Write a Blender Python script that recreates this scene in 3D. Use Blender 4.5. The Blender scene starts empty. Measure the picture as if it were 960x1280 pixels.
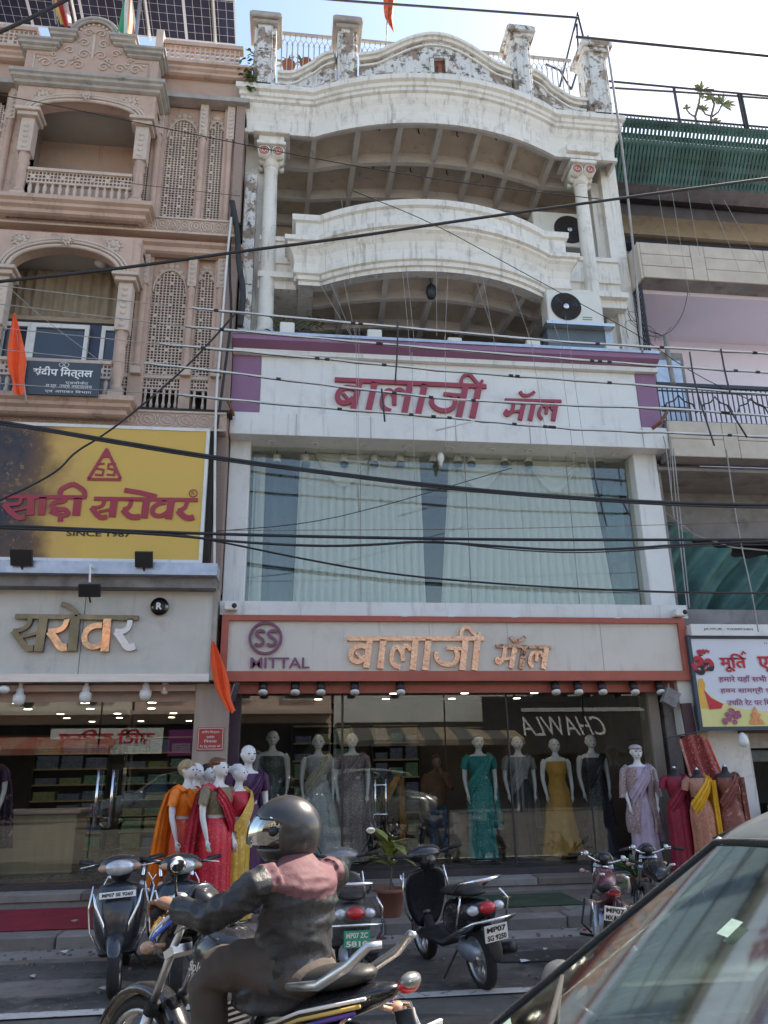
import bpy, math, random
from mathutils import Vector, Matrix, noise
R = math.radians
random.seed(7)
scn = bpy.context.scene
COL = scn.collection
# ---------------------------------------------------------------- camera
EYE = 1.6
YAW, PIT, ROL, FPX = R(7.13), R(18.37), R(-0.89), 961.0
_f = Vector((math.sin(YAW)*math.cos(PIT), math.cos(YAW)*math.cos(PIT), math.sin(PIT)))
_r = Vector((math.cos(YAW), -math.sin(YAW), 0)); _u = _r.cross(_f)
CR = math.cos(ROL)*_r + math.sin(ROL)*_u
CU = -math.sin(ROL)*_r + math.cos(ROL)*_u
cam = bpy.data.cameras.new('camera'); camo = bpy.data.objects.new('camera', cam); COL.objects.link(camo)
camo.matrix_world = Matrix(((CR.x, CU.x, -_f.x, 0), (CR.y, CU.y, -_f.y, 0), (CR.z, CU.z, -_f.z, EYE), (0, 0, 0, 1)))
cam.sensor_fit = 'VERTICAL'; cam.sensor_height = 36.0; cam.lens = FPX/1280*36.0
cam.clip_start = .05; cam.clip_end = 3000
scn.camera = camo
# ---------------------------------------------------------------- light
SUN_EL, SUN_AZ = R(50), R(62)            # azimuth measured from +Y (away from the camera) towards +X
sdir = Vector((math.cos(SUN_EL)*math.sin(SUN_AZ), math.cos(SUN_EL)*math.cos(SUN_AZ), math.sin(SUN_EL)))
world = bpy.data.worlds.new("World"); scn.world = world; world.use_nodes = True
wn = world.node_tree; wn.nodes.clear()
sky = wn.nodes.new('ShaderNodeTexSky'); sky.sky_type = 'NISHITA'; sky.sun_disc = False
sky.sun_elevation = SUN_EL; sky.sun_rotation = SUN_AZ
sky.air_density = 1.2; sky.dust_density = 1.0; sky.ozone_density = 2.0; sky.altitude = 200
bg = wn.nodes.new('ShaderNodeBackground'); bg.inputs[1].default_value = 0.15
wo = wn.nodes.new('ShaderNodeOutputWorld')
wn.links.new(sky.outputs[0], bg.inputs[0]); wn.links.new(bg.outputs[0], wo.inputs[0])
sl = bpy.data.lights.new('sun', 'SUN'); sl.energy = 5.0; sl.angle = R(0.6); sl.color = (1, .95, .87)
so = bpy.data.objects.new('sun', sl); COL.objects.link(so)
so.rotation_euler = sdir.to_track_quat('Z', 'Y').to_euler()
scn.view_settings.view_transform = 'Standard'; scn.view_settings.look = 'None'
scn.view_settings.exposure = 1.22; scn.view_settings.gamma = 1
try:
    scn.view_settings.use_white_balance = True; scn.view_settings.white_balance_temperature = 7200; scn.view_settings.white_balance_tint = 12
except Exception: pass
scn.cycles.max_bounces = 8; scn.cycles.transparent_max_bounces = 16
scn.cycles.use_denoising = True

# ---------------------------------------------------------------- measuring the place
def ray(px, py): return _f + CR*((px-480)/FPX) - CU*((py-640)/FPX)
def W(px, py, Y):                        # the point at distance Y up the street wall seen at that spot of the photograph
    d = ray(px, py); d = d*(Y/d.y); return Vector((d.x, Y, EYE+d.z))
def G(px, py, Z=0):
    d = ray(px, py); d = d*((Z-EYE)/d.z); return Vector((d.x, d.y, Z))
YF = 10.4

# ---------------------------------------------------------------- objects
def link(o, parent=None):
    COL.objects.link(o)
    if parent is not None:
        o.parent = parent
        o.matrix_parent_inverse = parent.matrix_world.inverted()
    return o
def tag(o, label=None, cat=None, group=None, kind=None):
    if label: o['label'] = label
    if cat: o['category'] = cat
    if group: o['group'] = group
    if kind: o['kind'] = kind
    return o
def thing(name, label, cat, loc=(0, 0, 0), group=None, rz=0):
    o = bpy.data.objects.new(name, None); COL.objects.link(o)
    o.location = loc; o.rotation_euler = (0, 0, rz); o.empty_display_size = .1
    o.matrix_world = Matrix.Translation(Vector(loc)) @ Matrix.Rotation(rz, 4, 'Z')
    return tag(o, label, cat, group)
def copy_tree(o, parent=None):
    c = o.copy(); COL.objects.link(c)
    if parent is not None:
        c.parent = parent; c.matrix_parent_inverse = o.matrix_parent_inverse.copy()
    for ch in o.children: copy_tree(ch, c)
    return c
def place(o, loc, rz=0, s=None, rx=0, ry=0):
    o.location = loc; o.rotation_euler = (rx, ry, rz)
    if s: o.scale = (s, s, s)
    return o

class MB:
    def __init__(s): s.v = []; s.f = []; s.m = []; s.mi = 0; s.sm = []; s.smooth = False
    def add(s, vs, fs):
        n = len(s.v); s.v += [tuple(v) for v in vs]
        for f in fs: s.f.append(tuple(i+n for i in f)); s.m.append(s.mi); s.sm.append(s.smooth)
        return s
    def box(s, x0, x1, y0, y1, z0, z1):
        if x0 > x1: x0, x1 = x1, x0
        if y0 > y1: y0, y1 = y1, y0
        if z0 > z1: z0, z1 = z1, z0
        return s.add([(x0,y0,z0),(x1,y0,z0),(x1,y1,z0),(x0,y1,z0),(x0,y0,z1),(x1,y0,z1),(x1,y1,z1),(x0,y1,z1)],
              [(0,3,2,1),(4,5,6,7),(0,1,5,4),(1,2,6,5),(2,3,7,6),(3,0,4,7)])
    def bbox(s, x0, x1, y0, y1, z0, z1, b=.01):      # box with chamfered vertical and top edges
        if x0 > x1: x0, x1 = x1, x0
        if y0 > y1: y0, y1 = y1, y0
        if z0 > z1: z0, z1 = z1, z0
        def ring(z, i): return [(x0+i+b,y0+i,z),(x1-i-b,y0+i,z),(x1-i,y0+i+b,z),(x1-i,y1-i-b,z),(x1-i-b,y1-i,z),(x0+i+b,y1-i,z),(x0+i,y1-i-b,z),(x0+i,y0+i+b,z)]
        vs = ring(z0, b)+ring(z0+b, 0)+ring(z1-b, 0)+ring(z1, b); fs = []
        for k in range(3):
            for j in range(8): fs.append((k*8+j, k*8+(j+1)%8, (k+1)*8+(j+1)%8, (k+1)*8+j))
        fs.append(tuple(range(7, -1, -1))); fs.append(tuple(range(24, 32)))
        return s.add(vs, fs)
    def obox(s, c, size, rot=None):
        hx, hy, hz = size[0]/2, size[1]/2, size[2]/2
        M = rot.to_matrix() if hasattr(rot, 'to_matrix') else (rot or Matrix.Identity(3))
        c = Vector(c)
        vs = [c + M @ Vector(p) for p in ((-hx,-hy,-hz),(hx,-hy,-hz),(hx,hy,-hz),(-hx,hy,-hz),(-hx,-hy,hz),(hx,-hy,hz),(hx,hy,hz),(-hx,hy,hz))]
        return s.add(vs, [(0,3,2,1),(4,5,6,7),(0,1,5,4),(1,2,6,5),(2,3,7,6),(3,0,4,7)])
    def quad(s, a, b, c, d): return s.add([a, b, c, d], [(0, 1, 2, 3)])
    def prism(s, poly, y0, y1, axis='y'):            # polygon in XZ pushed from y0 to y1 (axis x: in YZ; axis z: in XY)
        n = len(poly)
        P = {'y': lambda p, t: (p[0], t, p[1]), 'x': lambda p, t: (t, p[0], p[1]), 'z': lambda p, t: (p[0], p[1], t)}[axis]
        vs = [P(p, y0) for p in poly]+[P(p, y1) for p in poly]
        return s.add(vs, [tuple(range(n)), tuple(range(2*n-1, n-1, -1))]+[(i, i+n, (i+1) % n+n, (i+1) % n) for i in range(n)])
    def tube(s, pts, r, seg=8, caps=True, flat=None):
        pts = [Vector(p) for p in pts]; n = len(pts)
        rs = r if isinstance(r, (list, tuple)) else [r]*n
        vs = []; up = None
        for i, p in enumerate(pts):
            t = (pts[min(i+1, n-1)]-pts[max(i-1, 0)])
            if t.length < 1e-9: t = Vector((0, 0, 1))
            t.normalize()
            if up is None: up = Vector((0, 0, 1)) if abs(t.z) < .9 else Vector((0, 1, 0))
            a = t.cross(up)
            if a.length < 1e-4: a = t.cross(Vector((1, 0, 0)))
            a.normalize(); b = a.cross(t).normalized(); up = b
            k = flat if flat else 1
            for j in range(seg):
                th = 2*math.pi*j/seg
                vs.append(p + a*(math.cos(th)*rs[i]) + b*(math.sin(th)*rs[i]*k))
        fs = []
        for i in range(n-1):
            for j in range(seg): fs.append((i*seg+j, i*seg+(j+1) % seg, (i+1)*seg+(j+1) % seg, (i+1)*seg+j))
        if caps: fs.append(tuple(range(seg-1, -1, -1))); fs.append(tuple(range((n-1)*seg, n*seg)))
        return s.add(vs, fs)
    def cyl(s, a, b, r, r2=None, seg=16): return s.tube([a, b], [r, r if r2 is None else r2], seg)
    def lathe(s, prof, c, seg=20, axis='z', squash=1):   # prof: (radius, height)
        vs = []; c = Vector(c)
        for r, h in prof:
            for j in range(seg):
                a = 2*math.pi*j/seg; x, y = r*math.cos(a), r*math.sin(a)*squash
                vs.append(c + (Vector((x, y, h)) if axis == 'z' else Vector((x, h, y)) if axis == 'y' else Vector((h, x, y))))
        n = len(prof); fs = []
        for i in range(n-1):
            for j in range(seg): fs.append((i*seg+j, i*seg+(j+1) % seg, (i+1)*seg+(j+1) % seg, (i+1)*seg+j))
        fs.append(tuple(range(seg-1, -1, -1))); fs.append(tuple(range((n-1)*seg, n*seg)))
        return s.add(vs, fs)
    def ell(s, c, r, seg=16, rings=10, rot=None):
        vs = []; c = Vector(c); M = rot or Matrix.Identity(3)
        for i in range(rings+1):
            ph = math.pi*i/rings-math.pi/2
            for j in range(seg):
                a = 2*math.pi*j/seg
                vs.append(c + M @ Vector((r[0]*math.cos(ph)*math.cos(a), r[1]*math.cos(ph)*math.sin(a), r[2]*math.sin(ph))))
        fs = [(i*seg+j, i*seg+(j+1) % seg, (i+1)*seg+(j+1) % seg, (i+1)*seg+j) for i in range(rings) for j in range(seg)]
        return s.add(vs, fs)
    def loft(s, rings, caps=True, close=True):           # rings: lists of points of equal length
        n = len(rings[0]); vs = [p for r_ in rings for p in r_]; fs = []
        for i in range(len(rings)-1):
            for j in range(n if close else n-1): fs.append((i*n+j, i*n+(j+1) % n, (i+1)*n+(j+1) % n, (i+1)*n+j))
        if caps and close: fs.append(tuple(range(n-1, -1, -1))); fs.append(tuple(range((len(rings)-1)*n, len(rings)*n)))
        return s.add(vs, fs)
    def grid(s, fn, nu, nv):
        vs = [fn(i/nu, j/nv) for j in range(nv+1) for i in range(nu+1)]
        return s.add(vs, [(j*(nu+1)+i, j*(nu+1)+i+1, (j+1)*(nu+1)+i+1, (j+1)*(nu+1)+i) for j in range(nv) for i in range(nu)])
    def sweep(s, path, prof, zoff=None):                 # path: (x, y) points, street side on the right hand going +x; prof closed: (out, z)
        P = [Vector((p[0], p[1])) for p in path]; n = len(P); k = len(prof); vs = []
        for i, p in enumerate(P):
            d1 = (P[i]-P[i-1]).normalized() if i else (P[1]-P[0]).normalized()
            d2 = (P[i+1]-P[i]).normalized() if i < n-1 else d1
            n1, n2 = Vector((d1.y, -d1.x)), Vector((d2.y, -d2.x))
            m = (n1+n2); m = m/max(m.dot(n1), .2)
            for o_, z in prof: vs.append((p.x+m.x*o_, p.y+m.y*o_, z+(zoff[i] if zoff else 0)))
        fs = [(i*k+j, (i+1)*k+j, (i+1)*k+(j+1) % k, i*k+(j+1) % k) for i in range(n-1) for j in range(k)]
        fs.append(tuple(range(k))); fs.append(tuple(range(n*k-1, (n-1)*k-1, -1)))
        return s.add(vs, fs)
    def mesh(s, name, mats):
        me = bpy.data.meshes.new(name); me.from_pydata(s.v, [], s.f)
        for m_ in (mats if isinstance(mats, (list, tuple)) else [mats]): me.materials.append(m_)
        if len(me.polygons) == len(s.m):
            me.polygons.foreach_set('material_index', s.m); me.polygons.foreach_set('use_smooth', s.sm)
        me.update(); return me
    def build(s, name, mats, parent=None, label=None, kind=None):
        o = bpy.data.objects.new(name, s.mesh(name, mats)); link(o, parent)
        if label: o['label'] = label
        if kind: o['kind'] = kind
        return o
def M_(f=None):
    m = MB()
    if f == 's': m.smooth = True
    return m
def fixn(o):                                             # make the normals of one closed mesh agree
    import bmesh
    b = bmesh.new(); b.from_mesh(o.data); bmesh.ops.recalc_face_normals(b, faces=b.faces); b.to_mesh(o.data); b.free(); return o
def bake(o, mods):
    for t, kw in mods:
        m = o.modifiers.new(t.lower(), t)
        for k, v in kw.items(): setattr(m, k, v)
    dg = bpy.context.evaluated_depsgraph_get(); ev = o.evaluated_get(dg)
    me = bpy.data.meshes.new_from_object(ev); old = o.data
    o.modifiers.clear(); o.data = me
    me.polygons.foreach_set('use_smooth', [True]*len(me.polygons)); return o
def stroke(mb, pts, w, y, d=.03, fn=None, cap=True):
    """a brush stroke in the XZ plane: pts (x, z[, width]); front face at y-d"""
    P = [Vector((p[0], p[1])) for p in pts]; ws = [(p[2] if len(p) > 2 else w)/2 for p in pts]; n = len(P); L = []; Q = []
    for i in range(n):
        d1 = (P[i]-P[i-1]).normalized() if i else (P[1]-P[0]).normalized()
        d2 = (P[i+1]-P[i]).normalized() if i < n-1 else d1
        n1, n2 = Vector((-d1.y, d1.x)), Vector((-d2.y, d2.x)); m = n1+n2
        m = m/max(m.dot(n1), .6) if m.length > 1e-3 else n1
        L.append(P[i]+m*ws[i]); Q.append(P[i]-m*ws[i])
    for i in range(n-1):
        a, b, c, e = Q[i], Q[i+1], L[i+1], L[i]
        vs = [(p.x, y-d, p.y) for p in (a, b, c, e)]+[(p.x, y, p.y) for p in (a, b, c, e)]
        fs = [(0, 1, 2, 3), (0, 4, 5, 1), (2, 6, 7, 3)]
        if i == 0: fs.append((3, 7, 4, 0))
        if i == n-2: fs.append((1, 5, 6, 2))
        mb.add(vs, fs)
    return mb
def smooth_pts(pts, it=2):
    for _ in range(it):
        q = [pts[0]]
        for a, b in zip(pts[:-1], pts[1:]):
            q.append(tuple(x*.75+y*.25 for x, y in zip(a, b))); q.append(tuple(x*.25+y*.75 for x, y in zip(a, b)))
        q.append(pts[-1]); pts = q
    return pts

# ---------------------------------------------------------------- materials
def _nt(name):
    m = bpy.data.materials.new(name); m.use_nodes = True; nt = m.node_tree; nt.nodes.clear(); return m, nt
def mat(name, col, rough=.6, metal=0., var=.12, scale=3., bump=0., bscale=40., stain=None, streak=None, spec=.5, emit=None, grad=None, coat=0., stretch=(1, 1, 1), stain2=None, aniso=None):
    m, nt = _nt(name); N, L = nt.nodes.new, nt.links.new
    out = N('ShaderNodeOutputMaterial'); b = N('ShaderNodeBsdfPrincipled'); L(b.outputs[0], out.inputs[0])
    tc = N('ShaderNodeTexCoord'); mp = N('ShaderNodeMapping'); mp.inputs['Scale'].default_value = stretch; L(tc.outputs['Object'], mp.inputs[0])
    def nz(sc, det=5, rgh=.6, src=mp):
        n = N('ShaderNodeTexNoise'); n.inputs['Scale'].default_value = sc; n.inputs['Detail'].default_value = det; n.inputs['Roughness'].default_value = rgh
        L(src.outputs[0], n.inputs['Vector']); return n
    def ramp(src, a, b_, ca=(0, 0, 0, 1), cb=(1, 1, 1, 1)):
        r = N('ShaderNodeValToRGB'); r.color_ramp.elements[0].position = a; r.color_ramp.elements[1].position = b_
        r.color_ramp.elements[0].color = ca; r.color_ramp.elements[1].color = cb; L(src, r.inputs[0]); return r
    def mix(fac, c1, c2):
        x = N('ShaderNodeMix'); x.data_type = 'RGBA'
        if isinstance(fac, float): x.inputs[0].default_value = fac
        else: L(fac, x.inputs[0])
        for k, c in ((6, c1), (7, c2)):
            if isinstance(c, tuple): x.inputs[k].default_value = c if len(c) == 4 else (*c, 1)
            else: L(c, x.inputs[k])
        return x.outputs[2]
    c0 = tuple(max(0, c*(1-var)) for c in col); c1 = tuple(min(1, c*(1+var)) for c in col)
    n1 = nz(scale); r1 = ramp(n1.outputs[0], .3, .7, (*c0, 1), (*c1, 1)); cur = r1.outputs[0]
    for st in (stain, stain2):
        if st:                                           # (colour, scale, lo, hi)
            n2 = nz(st[1], 8, .7); r2 = ramp(n2.outputs[0], st[2], st[3]); cur = mix(r2.outputs[0], cur, tuple(st[0]))
    if streak:                                           # (colour, scale, lo, hi): rain streaks running down
        m2 = N('ShaderNodeMapping'); m2.inputs['Scale'].default_value = (1, 1, .08); L(tc.outputs['Object'], m2.inputs[0])
        n3 = nz(streak[1], 6, .7, m2); r3 = ramp(n3.outputs[0], streak[2], streak[3]); cur = mix(r3.outputs[0], cur, tuple(streak[0]))
    L(cur, b.inputs['Base Color'])
    b.inputs['Metallic'].default_value = metal; b.inputs['Specular IOR Level'].default_value = spec
    rr = ramp(nz(scale*2.3).outputs[0], .3, .7, (max(.02, rough-.08),)*3+(1,), (min(1, rough+.1),)*3+(1,)); L(rr.outputs[0], b.inputs['Roughness'])
    if coat: b.inputs['Coat Weight'].default_value = coat; b.inputs['Coat Roughness'].default_value = .08
    if emit: b.inputs['Emission Color'].default_value = (*emit[0], 1); b.inputs['Emission Strength'].default_value = emit[1]
    if bump:
        bp = N('ShaderNodeBump'); bp.inputs['Strength'].default_value = min(1, bump); bp.inputs['Distance'].default_value = .01*max(1, bump)
        L(nz(bscale, 6).outputs[0], bp.inputs['Height']); L(bp.outputs[0], b.inputs['Normal'])
    return m
def mat_glass(name, tint=(.8, .88, .86), refl=.12, rough=.0, wav=.0, top=.6):
    m, nt = _nt(name); N, L = nt.nodes.new, nt.links.new
    out = N('ShaderNodeOutputMaterial'); mx = N('ShaderNodeMixShader'); t = N('ShaderNodeBsdfTransparent'); g = N('ShaderNodeBsdfGlossy')
    t.inputs[0].default_value = (*tint, 1); g.inputs['Roughness'].default_value = rough; g.inputs[0].default_value = (.9, .95, .95, 1)
    lw = N('ShaderNodeLayerWeight'); lw.inputs[0].default_value = .35
    mr = N('ShaderNodeMapRange'); mr.inputs[3].default_value = refl; mr.inputs[4].default_value = top
    L(lw.outputs['Fresnel'], mr.inputs[0]); mr.inputs[1].default_value = .04; mr.inputs[2].default_value = 1
    L(mr.outputs[0], mx.inputs[0]); L(t.outputs[0], mx.inputs[1]); L(g.outputs[0], mx.inputs[2]); L(mx.outputs[0], out.inputs[0])
    if wav:
        n = N('ShaderNodeTexNoise'); n.inputs['Scale'].default_value = .9; bp = N('ShaderNodeBump'); bp.inputs['Strength'].default_value = wav; bp.inputs['Distance'].default_value = .02
        tc = N('ShaderNodeTexCoord'); L(tc.outputs['Object'], n.inputs['Vector']); L(n.outputs[0], bp.inputs['Height']); L(bp.outputs[0], g.inputs['Normal'])
    return m
def mat_sheer(name, col, through=.35):
    m, nt = _nt(name); N, L = nt.nodes.new, nt.links.new
    out = N('ShaderNodeOutputMaterial'); mx = N('ShaderNodeMixShader'); t = N('ShaderNodeBsdfTransparent'); d = N('ShaderNodeBsdfDiffuse'); tl = N('ShaderNodeBsdfTranslucent'); m2 = N('ShaderNodeMixShader')
    d.inputs[0].default_value = (*col, 1); tl.inputs[0].default_value = (*col, 1); m2.inputs[0].default_value = .3; mx.inputs[0].default_value = through
    L(d.outputs[0], m2.inputs[1]); L(tl.outputs[0], m2.inputs[2]); L(m2.outputs[0], mx.inputs[1]); L(t.outputs[0], mx.inputs[2]); L(mx.outputs[0], out.inputs[0]); return m
def mat_emit(name, col, s):
    m, nt = _nt(name); out = nt.nodes.new('ShaderNodeOutputMaterial'); e = nt.nodes.new('ShaderNodeEmission')
    e.inputs[0].default_value = (*col, 1); e.inputs[1].default_value = s; nt.links.new(e.outputs[0], out.inputs[0]); return m

DK = (.05, .045, .04)
m = {}
m['stone'] = mat('pink_sandstone', (.52, .37, .30), .85, var=.14, scale=2.2, bump=.5, bscale=60, stain=((.2, .16, .14), 3.5, .56, .78), streak=((.24, .18, .15), 7, .58, .8))
m['stone_pale'] = mat('pale_sandstone', (.54, .44, .375), .85, var=.12, scale=3, bump=.35, bscale=70, stain=((.26, .2, .17), 5, .57, .8))
m['stone_pink'] = mat('salmon_sandstone', (.5, .335, .27), .85, var=.16, scale=2, bump=.4, bscale=60, stain=((.42, .33, .28), 2, .45, .6), streak=((.2, .14, .12), 8, .6, .8))
m['stone_grey'] = mat('weathered_grey_stone', (.36, .33, .3), .9, var=.2, scale=5, bump=.5, stain=(DK, 4, .6, .8))
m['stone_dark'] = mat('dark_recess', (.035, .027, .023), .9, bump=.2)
m['white'] = mat('white_painted_plaster', (.75, .725, .67), .75, var=.05, scale=1.5, bump=.3, bscale=70, stain=((.46, .44, .41), 4, .52, .78), streak=((.26, .24, .21), 10, .53, .78), stain2=((.3, .28, .25), 17, .64, .72))
m['white_clean'] = mat('white_composite_panel', (.73, .73, .71), .45, var=.05, scale=1.2, streak=((.42, .41, .38), 9, .55, .82), bump=.08, stain=((.55, .53, .5), 2.2, .52, .8))
m['white_peel'] = mat('peeling_white_paint', (.68, .68, .66), .85, var=.08, scale=4, bump=1.3, bscale=28, stain=((.3, .23, .18), 2.2, .51, .535), stain2=((.08, .075, .07), 8, .53, .62), streak=((.3, .28, .26), 11, .52, .72))
m['coffer'] = mat('grey_coffer_ribs', (.66, .64, .6), .85, var=.08, bump=.2, stain=((.3, .29, .27), 4, .58, .8))
m['coffer_in'] = mat('buff_coffer_plaster', (.66, .55, .44), .9, var=.1, scale=3, bump=.2, streak=((.3, .24, .18), 5, .55, .8))
m['mauve'] = mat('mauve_panel', (.26, .125, .22), .5, var=.07, scale=2, streak=((.34, .2, .29), 6, .6, .85))
m['cream'] = mat('cream_panel', (.66, .62, .55), .45, var=.04, scale=1.3, streak=((.40, .34, .28), 8, .56, .8), stain=((.55, .5, .43), 2, .5, .8))
m['red_frame'] = mat('brick_red_metal_frame', (.42, .1, .065), .45, var=.1, scale=4, stain=((.3, .09, .06), 6, .55, .8))
m['letter_red'] = mat('crimson_letters', (.33, .035, .06), .4, var=.08, coat=.2)
m['letter_mauve'] = mat('purple_letters', (.2, .07, .13), .45, var=.1)
m['copper'] = mat('crumpled_copper_letters', (1, .52, .33), .32, 1., var=.2, scale=14, bump=1.6, bscale=26, stain=((.25, .12, .08), 26, .6, .66))
m['copper_dark'] = mat('tarnished_copper_letters', (.6, .33, .22), .35, 1., var=.3, scale=18, bump=1.5, bscale=26, stain=((.1, .07, .06), 16, .5, .56))
m['steel_letter'] = mat('mirror_steel_letters', (.13, .13, .115), .16, 1., var=.2, scale=3, bump=.25, bscale=4)
m['chrome'] = mat('chrome', (.8, .8, .8), .12, 1., var=.05)
m['alu'] = mat('brushed_aluminium', (.6, .62, .64), .38, 1., var=.08, stretch=(.3, 1, 4), scale=8)
m['galv'] = mat('galvanised_sheet', (.45, .5, .58), .45, .7, var=.18, scale=6)
m['black'] = mat('black_plastic', (.02, .02, .022), .4, var=.2)
m['rubber'] = mat('black_rubber', (.018, .018, .018), .8, var=.2, bump=.4, bscale=80)
m['cable'] = mat('black_cable', (.022, .022, .024), .6, var=.3)
m['thread'] = mat('grey_wire', (.32, .31, .3), .6, var=.2)
m['rod'] = mat('pale_conduit', (.62, .62, .6), .5, .2, var=.15, scale=2, stain=((.3, .16, .08), 3.5, .64, .7), stain2=((.06, .05, .05), 6, .68, .7))
m['darkrod'] = mat('dark_steel', (.07, .06, .06), .6, .5, var=.3)
m['rust'] = mat('rusty_iron', (.22, .09, .05), .8, .2, var=.3, bump=.6)
m['wallpink'] = mat('brown_speckled_granite', (.3, .215, .18), .7, var=.3, scale=60, stain=((.12, .08, .07), 4, .6, .8), bump=.3)
m['dark'] = mat('dark_void', (.02, .02, .022), .9)
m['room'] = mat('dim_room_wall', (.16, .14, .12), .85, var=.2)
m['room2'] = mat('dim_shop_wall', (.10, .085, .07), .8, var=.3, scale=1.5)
m['ceil'] = mat('shop_ceiling', (.35, .33, .3), .8, var=.05)
m['floor_in'] = mat('shop_floor_tile', (.22, .2, .18), .25, var=.1)
m['glass_low'] = mat_glass('shop_window_glass', (.9, .92, .91), .055, top=.3)
m['glass_up'] = mat_glass('tinted_window_glass', (.93, .94, .9), .075, wav=.10, top=.3)
m['curtain'] = mat_sheer('sheer_white_curtain', (.9, .91, .87), .08)
m['bluegrey'] = mat('blue_grey_drape', (.06, .085, .12), .8)
m['yellow'] = None
m['purple'] = mat('lilac_painted_wall', (.82, .77, .9), .8, var=.04, scale=1, bump=.15, stain=((.76, .7, .84), 2, .55, .85))
m['beige'] = mat('beige_stone_cladding', (.54, .47, .39), .75, var=.13, scale=3, bump=.2, stain=((.5, .36, .22), 2.5, .6, .85), streak=((.3, .26, .22), 6, .62, .85))
m['grey'] = mat('grey_cement', (.27, .255, .25), .9, var=.2, scale=2.4, bump=.5, stain=((.12, .11, .11), 3, .5, .75))
m['iron'] = mat('black_painted_iron', (.035, .04, .055), .5, .2)
m['green_cloth'] = mat('green_shade_cloth', (.06, .14, .125), .85, var=.4, scale=2, bump=.3, bscale=200)
m['saffron'] = mat('saffron_cloth', (.85, .1, .02), .7, var=.12, scale=6)
m['road'] = mat('dusty_asphalt', (.11, .10, .09), .9, var=.3, scale=1.8, bump=1.0, bscale=130, stain=((.045, .042, .04), 1.3, .54, .62), stain2=((.2, .18, .155), 4, .54, .7), streak=None)
m['kerb'] = mat('worn_kerb_stone', (.2, .175, .155), .85, var=.2, scale=4, bump=.6, stain=((.1, .085, .07), 5, .55, .7))
m['tile'] = mat('brown_paving', (.155, .12, .1), .7, var=.2, scale=5, bump=.3, stain=((.08, .065, .055), 3, .5, .8))
m['tile_lt'] = mat('grey_step_stone', (.26, .235, .215), .65, var=.15, scale=5, bump=.3, stain=((.12, .1, .09), 4, .55, .8))
m['line'] = mat('worn_road_paint', (.52, .49, .45), .8, var=.12, scale=9, stain=((.16, .145, .13), 12, .55, .62))
m['matgreen'] = mat('green_door_mat', (.035, .06, .03), .95, var=.3, bump=1, bscale=200)
m['matred'] = mat('crimson_carpet', (.28, .012, .03), .95, var=.2, bump=.8, bscale=200)
m['mqskin'] = mat('white_mannequin_gloss', (.68, .66, .64), .25, var=.03, coat=.3)
m['leaf'] = mat('green_leaf', (.06, .13, .03), .5, var=.35, scale=20)
m['leafy'] = mat('yellow_green_leaf', (.2, .22, .05), .5, var=.3, scale=20)  # yellow-green is the colour of these leaves, mottled at random
m['stem'] = mat('plant_stem', (.13, .1, .06), .8)
m['terracotta'] = mat('terracotta', (.22, .09, .06), .8, var=.2, bump=.4)
m['leddot'] = mat_emit('lit_ceiling_lamp', (1, .93, .82), 9)
m['bulbw'] = mat('white_bulb_plastic', (.75, .74, .72), .3, var=.03)
m['acwhite'] = mat('off_white_appliance', (.68, .67, .62), .4, var=.05, streak=((.4, .38, .33), 10, .62, .85))
m['slate'] = mat('dark_grey_signboard', (.05, .065, .085), .5, var=.08)
m['wtext'] = mat('white_lettering', (.8, .8, .78), .5, var=.02)
m['btext'] = mat('black_lettering', (.02, .02, .02), .5)
m['redtext'] = mat('red_lettering', (.5, .02, .04), .5, var=.05)
m['wood'] = mat('plywood', (.4, .3, .17), .7, var=.15, stretch=(4, 4, .5))
m['maroon'] = mat('maroon_painted_board', (.07, .025, .035), .5, var=.1)

# ---------------------------------------------------------------- writing
def text(parent, s, cx, cz, w, h, y, mt, name='lettering', thick=.004, bold=0., shear=0., align='C', label=None, rot=None, flip=False):
    """s in the plane y, its bounding box centred on cx, cz and fitted to w by h"""
    cu = bpy.data.curves.new(name, 'FONT'); cu.body = s; cu.offset = bold; cu.shear = shear; cu.extrude = 0; cu.resolution_u = 3
    tmp = bpy.data.objects.new('tmp', cu); COL.objects.link(tmp)
    dg = bpy.context.evaluated_depsgraph_get(); me = bpy.data.meshes.new_from_object(tmp.evaluated_get(dg))
    bpy.data.objects.remove(tmp); bpy.data.curves.remove(cu)
    xs = [v.co.x for v in me.vertices]; ys = [v.co.y for v in me.vertices]
    if not xs: return None
    x0, x1, y0, y1 = min(xs), max(xs), min(ys), max(ys); sx = w/(x1-x0); sz = h/(y1-y0)
    for v in me.vertices:
        X = (v.co.x-(x0+x1)/2)*sx; Z = (v.co.y-(y0+y1)/2)*sz
        if flip: X = -X
        v.co = (cx+X, y-thick, cz+Z)
    me.materials.clear(); me.materials.append(mt)
    o = bpy.data.objects.new(name, me); link(o, parent)
    if label: o['label'] = label
    return o
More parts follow.
